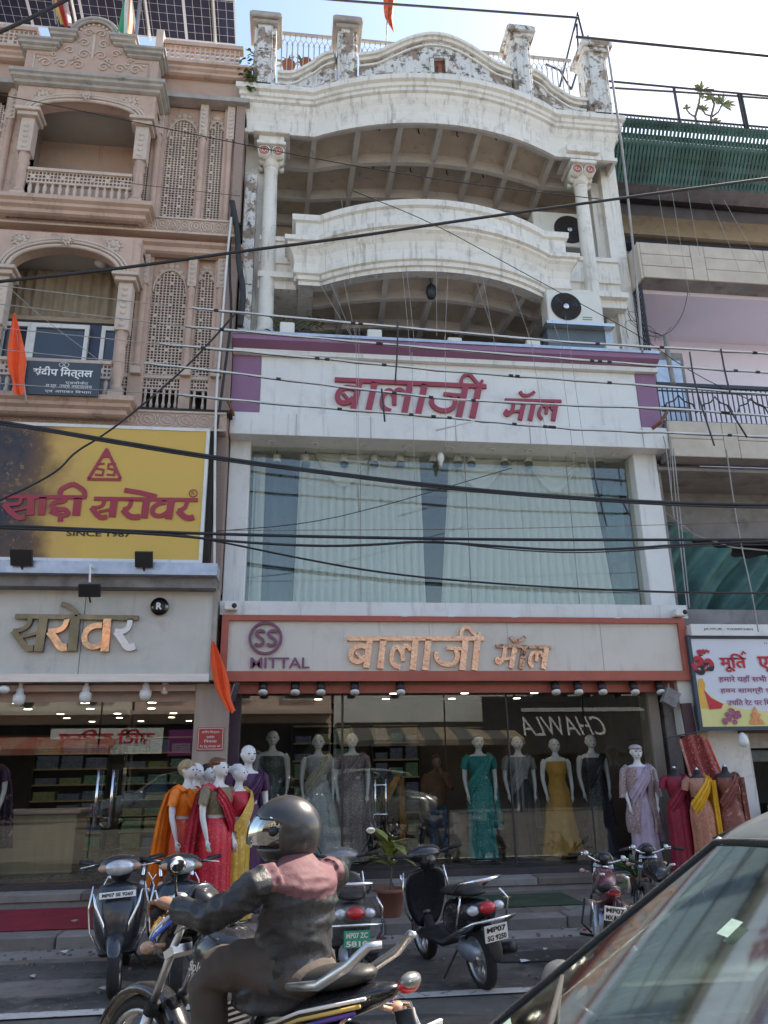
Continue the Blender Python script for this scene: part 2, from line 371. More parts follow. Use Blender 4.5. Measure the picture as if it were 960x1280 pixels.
# ================================================================ ground
XL, XR = -0.94, 5.70                     # party walls of the white building
def ground():
    g = MB(); g.quad((-700, -700, -.03), (700, -700, -.03), (700, 700, -.03), (-700, 700, -.03)); g.build('ground', m['road'], kind='structure')
    r = MB(); r.grid(lambda u, v: (-60+120*u, -6+14.0*v, .0+.006*noise.noise(Vector((u*90, v*12, 0)))), 160, 30); r.build('road', m['road'], kind='structure')
    # worn edge line of the road
    l = MB(); l.grid(lambda u, v: (-60+120*u, 6.32+.14*v+.02*noise.noise(Vector((u*40, v, 3))), .0125), 300, 1); l.build('road_edge_line', m['line'], kind='structure')
    # pavement: sloping apron, kerb slabs, step
    p = MB(); p.box(-60, 60, 8.0, 8.42, -.02, .035); p.build('apron', m['tile_lt'], kind='structure')
    s = MB(); s.box(-60, 60, 8.42, 10.12, -.02, .135); sw = s.build('pavement', m['tile'], kind='structure')
    kb = None
    for i in range(26):
        x0 = -5.2+i*.62
        if kb is None or i % 5 == 0:
            k = MB(); k.bbox(0, .608, 8.40, 8.66, .0, .15, .012); kme = k.mesh('kerb_slab', m['tile_lt' if i % 10 else 'kerb'])
        kb = bpy.data.objects.new('kerb_slab', kme); link(kb, sw); kb.location = (x0, random.uniform(-.012, .012), random.uniform(-.006, .006))
    # paving tiles on the pavement
    t = MB(); t.bbox(0, .392, 8.67, 9.062, .12, .1405, .006); tm1 = t.mesh('paving_tile', m['tile']); t = MB(); t.bbox(0, .392, 8.67, 9.062, .12, .1405, .006); tm2 = t.mesh('paving_tile', m['kerb'])
    for j in range(3):
        for i in range(28):
            o = bpy.data.objects.new('paving_tile', tm2 if (i*7+j*3) % 5 == 0 else tm1); link(o, sw); o.location = (-5.0+i*.4, j*.4, random.uniform(-.003, .002))
    s2 = MB(); s2.box(-60, 60, 10.12, 10.62, -.02, .27); st = s2.build('step', m['tile_lt'], kind='structure')
    for i in range(13):
        k = MB(); k.bbox(-5+i*.9, -5+i*.9+.892, 10.09, 10.4, .2, .285, .008); k.build('step_slab', m['tile_lt'] if i % 3 else m['tile'], st)
    # rubble along the kerb
    gv = MB()
    for i in range(700):
        x = random.uniform(-4.5, 7); y = random.choice([random.gauss(8.38, .05), random.gauss(7.95, .12), random.uniform(6.5, 8.4)]); a = random.uniform(.004, .016)
        gv.obox((x, y, (.036 if y > 8 else 0)+a*.3+.004), (a*2, a*1.6, a), Matrix.Rotation(random.random()*6, 3, 'Z'))
    gv.build('gravel', m['kerb'], kind='stuff')
    for x0, x1, nm in ((-5, -1.95, 'r'),):
        pass
ground()
random.seed(21)
def patch(label, cx, cy, r_, mt, z):
    b = MB(); pts = [(cx+r_*(1+.3*noise.noise(Vector((math.cos(a/14*6.283)*2, math.sin(a/14*6.283)*2, cx))))*1.6*math.cos(a/14*6.283), cy+r_*.5*(1+.3*noise.noise(Vector((math.sin(a/14*6.283)*2, 3, cy))))*math.sin(a/14*6.283)) for a in range(14)]
    b.prism(pts, z-.02, z, 'z'); fixn(b.build('road_patch', mt, kind='structure'))
patch('', -1.9, 7.1, .5, m['kerb'], .0122); patch('', 2.4, 7.4, .42, mat('fresh_tar', (.045, .042, .04), .8, bump=.8, bscale=120), .0126); patch('', .6, 5.6, .7, bpy.data.materials['fresh_tar'], .0124)
def litter(n, grp, lab, fn):
    for i in range(n): tag(fn(i), lab[i % len(lab)], 'litter', grp)
def scrap(i):
    x, y = random.uniform(-3.2, 4.2), random.choice([random.uniform(6.4, 7.9), 8.3+random.gauss(0, .08), random.uniform(8.5, 10)]); z = .145 if y > 8.42 else .04 if y > 8 else .016
    a = random.uniform(.02, .05); b = MB(); th = random.random()*3; c_, s_ = math.cos(th), math.sin(th)
    P = [(-a, -a*.6, 0), (a, -a*.5, .008), (a*.9, a*.6, .002), (-a*.8, a*.7, .012)]; b.add([(x+p[0]*c_-p[1]*s_, y+p[0]*s_+p[1]*c_, z+p[2]) for p in P]+[(x, y, z+.016)], [(0, 1, 4), (1, 2, 4), (2, 3, 4), (3, 0, 4)])
    return b.build('paper_scrap', [m['white_clean'], m['stone_pale'], m['wood'], m['matred']][i % 4])
litter(26, 'scraps of paper and wrapping lying along the kerb', ['crumpled scrap of paper or wrapping lying on the road or pavement'], scrap)
def flat_mat(name, label, cat, x0, x1, y0, y1, z, mt):
    b = MB(); nx = max(4, int((x1-x0)*8))
    b.grid(lambda u, v: (x0+(x1-x0)*u, y0+(y1-y0)*v+.01*noise.noise(Vector((u*9, v, x0))), z+.012+.005*noise.noise(Vector((u*14, v*5, 1)))), nx, 6)
    b.box(x0+.01, x1-.01, y0+.01, y1-.01, z+.001, z+.008)
    tag(b.build(name, mt), label, cat)
flat_mat('door_mat', 'dark green mat laid on the pavement before the glass shop front', 'mat', 1.9, 3.3, 9.0, 9.85, .137, m['matgreen'])
flat_mat('carpet', 'crimson carpet on the pavement before the left shop', 'carpet', -5.5, -1.62, 8.72, 10.0, .137, m['matred'])
b = MB(); b.prism([(-1.95, 9.9), (-1.55, 9.9), (-1.5, 9.65), (-2.05, 9.6)], .152, .165, 'z'); tag(b.build('green_cloth_scrap', m['green_cloth']), 'small green cloth lying over the corner of the crimson carpet', 'cloth')

# ================================================================ the white building in the middle
hall = thing('white_building', 'tall white building with bowed balcony, coffered soffits and peeling rooftop parapet', 'building', (2.4, 10.4, 0))
def arcpath(x0, x1, kl, kr, y, bow, back=None, n=28, ends=True):
    P = []
    if ends and back: P.append((x0, back))
    P.append((x0, y))
    c = (kl+kr)/2; h = (kr-kl)/2; Rr = (h*h+bow*bow)/(2*bow); a0 = math.asin(h/Rr)
    for i in range(n+1):
        a = -a0+2*a0*i/n; P.append((c+Rr*math.sin(a), y-(Rr*math.cos(a)-(Rr-bow))))
    P.append((x1, y))
    if ends and back: P.append((x1, back))
    return P
def ybow(x, kl, kr, y, bow):
    if x <= kl or x >= kr: return y
    c = (kl+kr)/2; h = (kr-kl)/2; Rr = (h*h+bow*bow)/(2*bow)
    return y-(math.sqrt(Rr*Rr-(x-c)**2)-(Rr-bow))
# --- side and back walls
b = MB()
b.box(XL+.0, XL+.32, 10.75, 14.5, 7.7, 12.55); b.box(XR-.3, XR, 10.75, 14.5, 7.7, 12.55); b.box(XL, XR, 14.5, 20, 0, 12.6)
b.box(XL, XR, 10.75, 14.5, 6.35, 7.7)
b.build('wall', m['white'], hall)
b = MB(); b.box(XL+.32, XR-.3, 12.95, 13.1, 7.9, 12.4); b.build('recess_wall', m['coffer'], hall)
b = MB(); b.box(XL, XR, 10.5, 13.6, 12.32, 12.6); b.build('roof_slab', m['coffer'], hall)
# --- cornice
KL, KR, BOW = .22, 4.42, .5
cp = arcpath(XL+.02, XR-.17, KL, KR, 10.40, BOW, 11.4)
prof = [(-.02, 11.72), (.03, 11.72), (.03, 11.79), (0, 11.80), (.005, 11.98), (.03, 12.12), (.07, 12.22), (.075, 12.30), (.12, 12.32), (.12, 12.38), (.15, 12.40), (.15, 12.47), (.20, 12.50), (.20, 12.60), (-.28, 12.62), (-.28, 11.95), (-.02, 11.93)]
b = M_(); b.sweep(cp, prof[::-1]); fixn(b.build('cornice', m['white'], hall))
# soffit slab and coffer ribs
def soffit(zc, rib, y0, bow, kl, kr, xs, rows, yb, x0, x1, radial=None, name='coffer_rib'):
    s = MB(); n = 30
    pts = [(x0, yb)]+[(x0, y0)]+[(kl+(kr-kl)*i/n, ybow(kl+(kr-kl)*i/n, kl, kr, y0, bow)) for i in range(n+1)]+[(x1, y0), (x1, yb)]
    s.prism([(p[0], p[1]) for p in pts], zc, zc+.06, 'z'); fixn(s.build('soffit_slab', m['coffer_in'], hall))
    for (xa, xb) in xs:                                    # ribs running back from the street
        r_ = MB(); ya = ybow(xa, kl, kr, y0, bow)+.03; w = .045
        d = Vector((xb-xa, yb-ya, 0)).normalized(); nn = Vector((d.y, -d.x, 0))*w
        A = Vector((xa, ya, 0)); B = Vector((xb, yb, 0))
        r_.add([(*(A-nn).xy, zc-rib), (*(A+nn).xy, zc-rib), (*(B+nn).xy, zc-rib), (*(B-nn).xy, zc-rib), (*(A-nn).xy, zc), (*(A+nn).xy, zc), (*(B+nn).xy, zc), (*(B-nn).xy, zc)], [(0,3,2,1),(4,5,6,7),(0,1,5,4),(1,2,6,5),(2,3,7,6),(3,0,4,7)])
        fixn(r_.build(name, m['coffer'], hall))
    for q in rows:                                        # curved ribs following the bow
        r_ = MB(); nn = 30; xa, xb = x0+.05, x1-.05
        path = [(xa+(xb-xa)*i/nn, ybow(xa+(xb-xa)*i/nn, kl, kr, y0, bow*max(.25, 1-q*.35))+q) for i in range(nn+1)]
        r_.sweep(path, [(-.045, zc-rib-.003), (.045, zc-rib-.003), (.045, zc-.002), (-.045, zc-.002)]); fixn(r_.build(name, m['coffer'], hall))
xs = [(.22, .1), (.95, .88), (1.65, 1.62), (2.32, 2.34), (3.0, 3.05), (3.68, 3.78), (4.42, 4.52)]
soffit(12.0, .2, 10.42, BOW, KL, KR, xs, (.08, .82, 1.6, 2.3), 12.95, XL+.03, XR-.18)
b = MB()
for (xa, xb), (xc, xd) in zip(xs[:-1], xs[1:]):            # little hooks in the coffers
    for yy in (10.2, 11.1):
        cx = (xa+xc)/2; b.tube([(cx, yy+.1, 12.0), (cx, yy+.1, 11.93), (cx+.02, yy+.1, 11.9)], .012, 5)
b.build('ceiling_hook', m['darkrod'], hall, kind='stuff')
# --- roof parapet: four piers with caps, three swept panels with curved tops
def pier(x0, x1, ya, z0, z1, nm='parapet_pier'):
    p = MB(); p.bbox(x0+.06, x1-.06, ya, ya+.38, z0, z1-.2, .012); p.bbox(x0+.12, x1-.12, ya-.05, ya+.05, z0, z1-.22, .008)
    po = p.build(nm, m['white_peel'], hall)
    c = MB(); c.bbox(x0+.02, x1-.02, ya-.1, ya+.44, z1-.24, z1-.16, .012); c.bbox(x0-.03, x1+.03, ya-.15, ya+.48, z1-.16, z1-.05, .015); c.bbox(x0+.0, x1-.0, ya-.12, ya+.45, z1-.05, z1, .01)
    c.build('pier_cap', m['stone_grey' if x0 < 2 else 'white_peel'], po)
py_ = lambda x: ybow(x, KL, KR, 10.30, BOW*.95)
for x0, x1, z1 in ((-.92, -.42, 14.2), (.52, .98, 14.02), (3.62, 4.08, 14.2), (5.08, 5.62, 14.3)):
    pier(x0, x1, py_((x0+x1)/2)-.02, 12.6, z1)
def parapet_panel(x0, x1, zf, n=26):
    xs_ = [x0+(x1-x0)*i/n for i in range(n+1)]; path = [(x, py_(x)+.08) for x in xs_]
    lo = MB(); k = 5
    vs = []; fs = []
    for i, (x, y) in enumerate(path):
        z = zf((x-x0)/(x1-x0)); vs += [(x, y, 12.6), (x, y, z), (x, y+.16, z), (x, y+.16, 12.6)]
    for i in range(n):
        for j in range(4): fs.append((i*4+j, i*4+(j+1) % 4, (i+1)*4+(j+1) % 4, (i+1)*4+j))
    lo.add(vs, fs); fixn(lo.build('parapet_panel', m['white_peel'], hall))
    zo = [zf((x-x0)/(x1-x0)) for x in xs_]
    c = M_(); c.sweep(path, [(.0, -.03), (.05, -.03), (.06, .02), (.1, .03), (.1, .09), (.06, .12), (-.2, .12), (-.2, -.03)], zo); fixn(c.build('parapet_coping', m['white'], hall))
    c = M_(); c.sweep(path, [(.0, -.14), (.03, -.14), (.03, -.1), (0, -.1)], zo); fixn(c.build('parapet_moulding', m['white'], hall))
sm = lambda t: t*t*(3-2*t)
parapet_panel(-.44, .54, lambda t: 12.93+.42*sm(max(0, min(1, (t-.15)/.75))))
parapet_panel(.96, 3.64, lambda t: 13.16+.42*math.sin(math.pi*max(0, min(1, (t-.1)/.8)))**1.3)
parapet_panel(4.06, 5.1, lambda t: 12.93+.42*sm(max(0, min(1, (.85-t)/.75))))
# niche with a tiny shrine in the middle panel
nx = 2.31; ny = py_(nx)+.06
b = MB()
for sx in (-1, 1): b.box(nx+sx*.13-.03, nx+sx*.13+.03, ny-.05, ny+.1, 12.72, 13.1)
b.box(nx-.18, nx+.18, ny-.06, ny+.1, 13.1, 13.15); b.prism([(nx-.17, 13.15), (nx+.17, 13.15), (nx, 13.26)], ny-.05, ny+.1); b.box(nx-.18, nx+.18, ny-.07, ny+.1, 12.68, 12.72)
b.build('niche_frame', m['white_peel'], hall)
b = MB(); b.box(nx-.1, nx+.1, ny+.005, ny+.02, 12.72, 13.1); nb = b.build('niche_back', m['rust'], hall)
b = M_('s'); b.lathe([(.05, 12.72), (.06, 12.78), (.035, 12.86), (.03, 12.9), (.04, 12.95), (.01, 13.0)], (nx, ny-.02, 0), 10); b.build('idol', m['terracotta'], hall)
# plinth strip of flaking plaster over the cornice
b = M_(); b.sweep(cp[1:-1], [(.17, 12.6), (.17, 12.66), (.08, 12.68), (-.2, 12.68), (-.2, 12.6)][::-1]); fixn(b.build('cornice_top', m['white_peel'], hall))
# --- capital and column
def scroll(mb, c, r, y, d):
    mb.smooth = False
    mb.tube([(c[0], y, c[1]), (c[0], y+d, c[1])], r, 22)
def column(x, zt, name='column'):
    yc = 10.62
    s = M_('s'); prof = [(.145, 8.0), (.145, 8.08), (.125, 8.12), (.122, 9.5), (.115, 10.6), (.108, zt-.62), (.12, zt-.6), (.12, zt-.57), (.108, zt-.55)]
    s.lathe(prof, (x, yc, 0), 28); c = s.build(name, m['white'], hall)
    k = M_('s'); k.lathe([(.108, zt-.56), (.13, zt-.5), (.16, zt-.42), (.17, zt-.36), (.14, zt-.3)], (x, yc, 0), 24); k.build('capital_bell', m['white'], c)
    for sx in (-1, 1):
        v = M_('s'); v.tube([(x+sx*.115, yc-.22, zt-.33), (x+sx*.115, yc+.2, zt-.33)], .105, 24); vo = v.build('capital_scroll', m['white'], c)
        e = M_('s')
        for rr, wd in ((.075, .009), (.048, .009)):
            e.tube([(x+sx*.115+rr*math.cos(a*math.pi/12), yc-.222, zt-.33+rr*math.sin(a*math.pi/12)) for a in range(25)], wd, 6, caps=False)
        e.build('scroll_ring', m['red_frame'], vo)
        e = M_(); e.lathe([(.02, -.006), (.02, .004)], (x+sx*.115, yc-.226, zt-.33), 12, axis='y'); e.build('scroll_eye', m['red_frame'], vo)
        for q in range(3):
            v2 = M_('s'); v2.tube([(x+sx*(.13+.02*q), yc-.17+.1*q, zt-.36-.05*q), (x+sx*(.13+.02*q), yc-.1+.1*q, zt-.38-.05*q)], .07-.012*q, 12); v2.build('capital_leaf', m['white'], c)
    a = MB(); a.bbox(x-.24, x+.24, yc-.26, yc+.24, zt-.22, zt-.15, .01); a.bbox(x-.21, x+.21, yc-.22, yc+.2, zt-.15, zt-.02, .008); a.bbox(x-.3, x+.3, yc-.3, yc+.3, zt-.02, zt+.12, .01); a.build('abacus', m['white'], c)
column(-.50, 11.72); column(4.93, 11.85)
# flanking pilasters
b = MB(); b.bbox(-.91, -.72, 10.52, 10.9, 7.9, 11.0, .01); b.build('pilaster', m['white_peel'], hall)
b = MB(); b.bbox(5.25, 5.5, 10.9, 11.3, 7.9, 11.7, .01); b.build('pilaster', m['white'], hall)
# --- terrace (upper) : parapet balcony
KL2, KR2, B2 = .33, 4.02, .55
yb_ = 10.3
def wz(px, py, Y): return W(px, py, Y).z
bp = arcpath(-.06, 4.40, KL2, KR2, yb_, B2, 11.6)
zt, zm, zl = 10.02, 9.52, 8.78
b = M_(); b.sweep(bp, [(-.15, zm-.2), (0, zm-.2), (0, zt-.12), (.05, zt-.10), (.06, zt), (-.18, zt), (-.15, zt-.1)][::-1]); fixn(b.build('balcony_parapet', m['white'], hall))
bp2 = arcpath(-.06, 4.40, KL2, KR2, yb_, B2, 12.9)
b = M_(); b.sweep(bp2, [(-.3, zl+.05), (-.06, zl), (-.06, zl+.07), (-.02, zl+.08), (-.02, zl+.15), (.02, zl+.17), (.02, zl+.22), (.01, zl+.35), (.03, zl+.48), (.08, zl+.58), (.12, zl+.62), (.12, zl+.66), (.165, zl+.68), (.165, zl+.76), (0, zl+.80), (-.3, zl+.80)][::-1]); fixn(b.build('balcony_cornice', m['white'], hall))
xs2 = [(-.02, .35), (.55, .85), (1.35, 1.5), (2.15, 2.16), (2.95, 2.85), (3.7, 3.45), (4.35, 3.95)]
soffit(9.02, .17, yb_+.03, B2, KL2, KR2, xs2, (.06, .75, 1.5), 12.9, -.02, 4.36)
b = MB(); b.box(XL+.3, -.05, 10.62, 10.9, 9.35, 9.75); b.box(4.4, XR-.25, 10.62, 10.9, 9.35, 9.75); b.box(XL+.3, -.05, 10.58, 10.95, 9.75, 9.83); b.box(4.4, XR-.25, 10.58, 10.95, 9.75, 9.83)
b.box(XL+.3, -.0, 10.5, 11.0, 9.0, 9.1); b.box(4.3, XR-.2, 10.5, 11.0, 9.0, 9.1); b.box(XL+.3, -.0, 10.6, 12.9, 8.85, 9.0); b.box(4.37, XR-.2, 10.6, 12.9, 8.85, 9.0); b.box(XL+.3, 0, 10.66, 10.9, 9.1, 9.35); b.box(4.3, XR-.25, 10.66, 10.9, 9.1, 9.35)
b.build('side_ledge', m['white'], hall)
b = MB(); b.box(XL+.3, XR-.3, 11.0, 12.95, 9.2, 9.4); b.build('terrace_floor', m['grey'], hall)
b = MB(); b.box(XL+.3, XR-.3, 12.84, 12.94, 7.7, 12.3); b.build('recess_back', m['coffer_in'], hall)
for x0, x1, z0, z1 in ((.1, 1.9, 9.5, 11.6), (2.3, 4.4, 9.5, 11.6), (.4, 2.0, 7.7, 8.7), (2.4, 4.2, 7.7, 8.7)):
    f = MB(); f.box(x0, x1, 12.80, 12.838, z0, z0+.07); f.box(x0, x1, 12.80, 12.838, z1-.07, z1); f.box(x0, x0+.07, 12.8, 12.838, z0, z1); f.box(x1-.07, x1, 12.8, 12.838, z0, z1); f.box((x0+x1)/2-.03, (x0+x1)/2+.03, 12.8, 12.838, z0, z1)
    fo = f.build('window', m['darkrod'], hall); p = MB(); p.box(x0+.05, x1-.05, 12.825, 12.836, z0+.05, z1-.05); p.build('pane', m['dark'], fo)
b = MB(); b.box(XL+.02, XR-.02, 10.6, 13.0, 7.75, 7.9); b.build('terrace_deck', m['grey'], hall)
# --- roof railing
rl = thing('roof_railing', 'thin iron railing with looped tops along the white building roof', 'railing', (2.3, 11.2, 12.6))
for zz, t in ((14.42, .025), (12.95, .015)):
    b = MB(); b.box(-.4, 5.1, 10.75-t, 10.75+t, zz-.02, zz+.02); b.build('rail', m['stone_grey'], rl)
bar = MB(); bar.tube([(0, 10.75, 12.7), (0, 10.75, 14.2)], .011, 5); bme = bar.mesh('bar', m['thread'])
lp = MB(); lp.tube([(0, 10.75, 14.2), (.05, 10.75, 14.29), (.098, 10.75, 14.2), (.05, 10.75, 14.11), (0, 10.75, 14.2)], .009, 4); lp.tube([(.05, 10.75, 14.29), (.05, 10.75, 14.42)], .009, 4); lme = lp.mesh('loop', m['thread'])
for i in range(56):
    for me in (bme, lme):
        o = bpy.data.objects.new(me.name, me); link(o, rl); o.location = (-.4+i*.098, 0, 0)
# ================================================================ first floor: window wall and big sign
b = MB(); b.bbox(XL+.0, -.64, 10.62, 10.95, 3.75, 6.3, .01); b.build('window_pier', m['white_clean'], hall)
b = MB(); b.bbox(5.28, 5.66, 10.62, 10.95, 3.75, 6.3, .01); b.build('window_pier', m['white_clean'], hall)
b = MB(); b.box(XL+.03, XR-.03, 10.42, 11.2, 3.60, 3.74); b.box(XL, XR, 10.4, 10.44, 3.575, 3.765); led = b.build('ledge', m['white_clean'], hall)
# room behind the window
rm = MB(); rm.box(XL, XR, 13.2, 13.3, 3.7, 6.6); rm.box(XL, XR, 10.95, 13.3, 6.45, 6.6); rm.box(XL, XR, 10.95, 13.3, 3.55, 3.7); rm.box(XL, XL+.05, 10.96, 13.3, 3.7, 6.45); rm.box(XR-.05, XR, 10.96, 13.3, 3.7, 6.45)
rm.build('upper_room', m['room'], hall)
xg = [-.64, 1.0, 2.62, 4.25, 5.28]
for a, c in zip(xg[:-1], xg[1:]):
    g = MB(); g.box(a+.008, c-.008, 10.80, 10.812, 3.74, 6.36); gp = g.build('window_pane', m['glass_up'], hall)
for xx in xg[1:-1]:
    g = MB(); g.box(xx-.006, xx+.006, 10.797, 10.815, 3.74, 6.36); g.build('glass_joint', m['thread'], hall)
b = MB(); b.box(-.64, 5.28, 10.76, 10.84, 3.735, 3.78); b.build('window_sill', m['darkrod'], hall)
def drape(x0, x1, z0, z1, y, mt, label, swag=0, per=9, amp=.045, x0b=None, x1b=None):
    x0b = x0 if x0b is None else x0b; x1b = x1 if x1b is None else x1b; nu = max(12, int((x1-x0)*per*5))
    def fn(u, v):
        sq = (1-v)
        w = x1-x0; X = (x0+(x1-x0)*u)*v+(x0b+(x1b-x0b)*u)*sq
        a = amp*(.4+.6*sq)
        ph = u*w*per*2*math.pi
        yy = y+a*math.sin(ph+.9*math.sin(u*7+x0))+.03*noise.noise(Vector((u*6, v*3, x0)))
        return (X+.012*math.cos(ph), yy, z0+(z1-z0)*v+(swag*math.sin(u*math.pi*2)**2*v if swag else 0))
    b = M_('s'); b.grid(fn, nu, 14); o = b.build('curtain', mt); return tag(o, label, 'curtain')
drape(.08, 1.95, 3.8, 6.2, 11.05, m['curtain'], 'sheer white curtain left of the dark gap in the first floor window', x0b=.02, x1b=1.98)
drape(2.42, 4.72, 3.8, 6.2, 11.05, m['curtain'], 'wide sheer white curtain right of the dark gap in the first floor window', x0b=2.2, x1b=4.9)
drape(-.42, .05, 3.8, 6.0, 11.3, m['bluegrey'], 'narrow blue grey drape at the left end of the first floor window', per=5)
drape(-.62, -.44, 3.8, 6.2, 11.1, m['curtain'], 'folded pale curtain edge against the left white pier', per=6)
drape(4.95, 5.26, 3.8, 5.9, 11.2, m['green_cloth'], 'green drape at the right end of the first floor window', per=6)
# swags hung over the sheer curtain
for cx, lb in ((.75, 'draped pelmet swag on the left sheer curtain'), (2.9, 'draped pelmet swag on the right sheer curtain nearest the dark gap'), (4.1, 'draped pelmet swag nearest the right end of the sheer curtain')):
    s = M_('s'); s.grid(lambda u, v: (cx-.42+.84*u, 10.99-.03*math.sin(v*22), 6.2-.5*math.sin(math.pi*u)*(v)-.03*v), 16, 22); tag(s.build('swag', m['curtain']), lb, 'curtain swag')
# dark tiles, planter in the upper room : chandelier strings
# sign box
b = MB(); b.box(XL+.02, XR-.02, 10.42, 11.1, 6.56, 7.72); so_ = b.build('sign_box', m['white'], hall)
sg = thing('upper_sign', 'big white board with crimson Devanagari letters and mauve ends above the window', 'sign', (2.4, 10.4, 6.2))
b = MB(); b.bbox(XL-.0, XR+.12, 10.36, 11.0, 6.21, 6.56, .006); b.build('fascia', m['white_clean'], sg)
for xx in (.02, 1.12, 2.4, 3.55, 5.35):
    q = MB(); q.box(xx-.004, xx+.004, 10.352, 10.362, 6.215, 6.555); q.build('panel_joint', m['thread'], sg)
b = MB(); b.box(-.52, 5.36, 10.39, 10.418, 6.565, 7.5); b.build('panel', m['white_clean'], sg)
b = MB(); b.box(XL, -.525, 10.38, 10.418, 6.565, 7.5); b.build('end_panel', m['mauve'], sg)
b = MB(); b.box(5.365, XR, 10.38, 10.418, 6.565, 7.5); b.build('end_panel', m['mauve'], sg)
b = MB(); b.box(XL, XR+.02, 10.30, 10.418, 7.503, 7.58); b.build('top_rail', m['white_clean'], sg)
b = MB(); b.prism([(10.16, 7.66), (10.30, 7.584), (10.9, 7.584), (10.9, 7.74), (10.16, 7.74)], XL, XR, 'x'); fixn(b.build('canopy', m['mauve'], sg))
b = MB(); b.box(XL, XR, 10.14, 10.9, 7.743, 7.79); b.build('coping', m['galv'], sg)
# soffit downlights
for i, xx in enumerate((-.35, .28, 1.02, 1.7, 2.35, 3.0, 3.6, 4.3, 5.0)):
    q = M_('s'); q.lathe([(.075, 6.208), (.075, 6.195), (.055, 6.192), (.05, 6.206)], (xx, 10.62, 0), 18); q.build('soffit_lamp', m['white_clean'], sg)
# letters
def strokes(parent, data, fn, y, d, mt, name='letter', scale=1.0):
    """data: list of letters, each a list of (points, width); fn maps traced x, y to the sign plane's X, Z"""
    for li, letter in enumerate(data):
        mb = MB()
        for k, st in enumerate(letter):
            pts, w = st[0], st[1]; sp = smooth_pts(pts, 2) if len(pts) > 2 and (len(st) < 3) else pts
            P = [fn(*p) for p in sp]
            stroke(mb, P, w*scale, y-.0006*(k+li % 2*.5), d, cap=True)
        mb.build(name, mt[li % len(mt)] if isinstance(mt, list) else mt, parent)
BAL = [[([(80, 112), (905, 150)], 24, 0)],
       [([(196, 165), (155, 152), (112, 165), (90, 200), (103, 235), (145, 243), (182, 212)], 27), ([(125, 188), (165, 236)], 16, 0), ([(215, 125), (180, 276)], 34, 0)],
       [([(298, 128), (262, 285)], 34, 0)],
       [([(458, 192), (440, 165), (412, 172), (404, 200), (404, 250)], 24), ([(403, 205), (385, 168), (352, 178), (334, 225), (342, 268), (385, 284)], 24), ([(492, 135), (457, 300)], 34, 0)],
       [([(570, 140), (532, 306)], 34, 0)],
       [([(672, 190), (768, 200)], 20, 0), ([(728, 200), (738, 240), (715, 276), (668, 284), (625, 268), (604, 238), (612, 208)], 25), ([(792, 150), (755, 316)], 34, 0)],
       [([(864, 158), (828, 320)], 34, 0), ([(768, 142), (768, 108), (790, 84), (818, 86), (838, 112), (862, 140)], 18), ([(884, 116), (868, 142)], 16, 0)]]
MAL = [[([(290, 323), (515, 328)], 12, 0)],
       [([(326, 328), (320, 368), (300, 386), (288, 374), (300, 364)], 14), ([(305, 372), (358, 366)], 10, 0), ([(366, 330), (350, 402)], 18, 0)],
       [([(350, 289), (360, 305), (386, 306), (408, 290)], 12)],
       [([(406, 330), (390, 404)], 18, 0)],
       [([(454, 378), (458, 352), (444, 344), (430, 356), (424, 384), (440, 400)], 12), ([(455, 354), (470, 344), (480, 356), (476, 362)], 11), ([(496, 330), (482, 405)], 18, 0)]]
def fB(x, y): q = W(x/4.364+400, y/4.364+450, 10.39); return (q.x, q.z)
def fM(x, y): q = W(x/3.2+540, y/3.2+400, 10.39); return (q.x, q.z)
strokes(sg, BAL, fB, 10.388, .045, m['letter_red'], scale=10.8/961/4.364*1.08)
strokes(sg, MAL, fM, 10.388, .04, m['letter_red'], scale=10.8/961/3.2*1.08)
# ================================================================ lower sign
ls = thing('lower_sign', 'cream shop sign in a brick red frame with copper letters and round emblem', 'sign', (2.4, 10.35, 2.68))
Z0, Z1, XA, XB = 2.69, 3.56, -.90, 5.60
b = MB(); b.box(XA, XB, 10.33, 10.75, Z0, Z0+.13); b.build('frame', m['red_frame'], ls)
b = MB(); b.box(XA, XB, 10.33, 10.75, Z1-.07, Z1); b.build('frame', m['red_frame'], ls)
b = MB(); b.box(XA, XA+.09, 10.333, 10.745, Z0+.13, Z1-.07); b.build('frame', m['red_frame'], ls)
b = MB(); b.box(XB-.1, XB, 10.333, 10.745, Z0+.13, Z1-.07); b.build('frame', m['red_frame'], ls)
b = MB(); b.box(XA+.088, XB-.098, 10.385, 10.7, Z0+.128, Z1-.068); b.build('panel', m['cream'], ls)
b = MB(); b.box(XA+.1, XB, 10.52, 10.56, Z0-.14, Z0-.03); b.build('lower_rail', m['red_frame'], ls)
b = MB(); b.box(XA, XB, 10.56, 10.9, Z0-.02, Z0-.003); b.build('soffit', m['ceil'], ls)
for xx in (1.9, 3.0, 4.35): 
    q = MB(); q.box(xx-.002, xx+.002, 10.382, 10.386, Z0+.13, Z1-.07); q.build('panel_joint', m['thread'], ls)
for xx in (1.55, 2.2, 3.1, 4.6):
    q = M_('s'); q.lathe([(.11, 0), (.11, -.02), (.07, -.026)], (xx, 10.43, 3.573), 18); q.build('ledge_lamp', m['white_clean'], ls)
def aff(src, dst, Y):
    (a, b_, c, d), (e, f, g_, h) = src, dst
    def fn(x, y): q = W(e+(x-a)*(g_-e)/(c-a), f+(y-b_)*(h-f)/(d-b_), Y); return (q.x, q.z)
    return fn
fB2 = aff((80, 48, 905, 284), (434, 784, 604, 838), 10.38)
unshear = lambda fn, k, y0: (lambda x, y: fn(x+(y-y0)*k, y-(x-80)*.046))
strokes(ls, BAL, unshear(fB2, .10, 130), 10.384, .05, m['copper'], scale=10.8/961*(170/825)*1.08)
fM2 = aff((288, 289, 515, 405), (619, 796, 688, 836.5), 10.38)
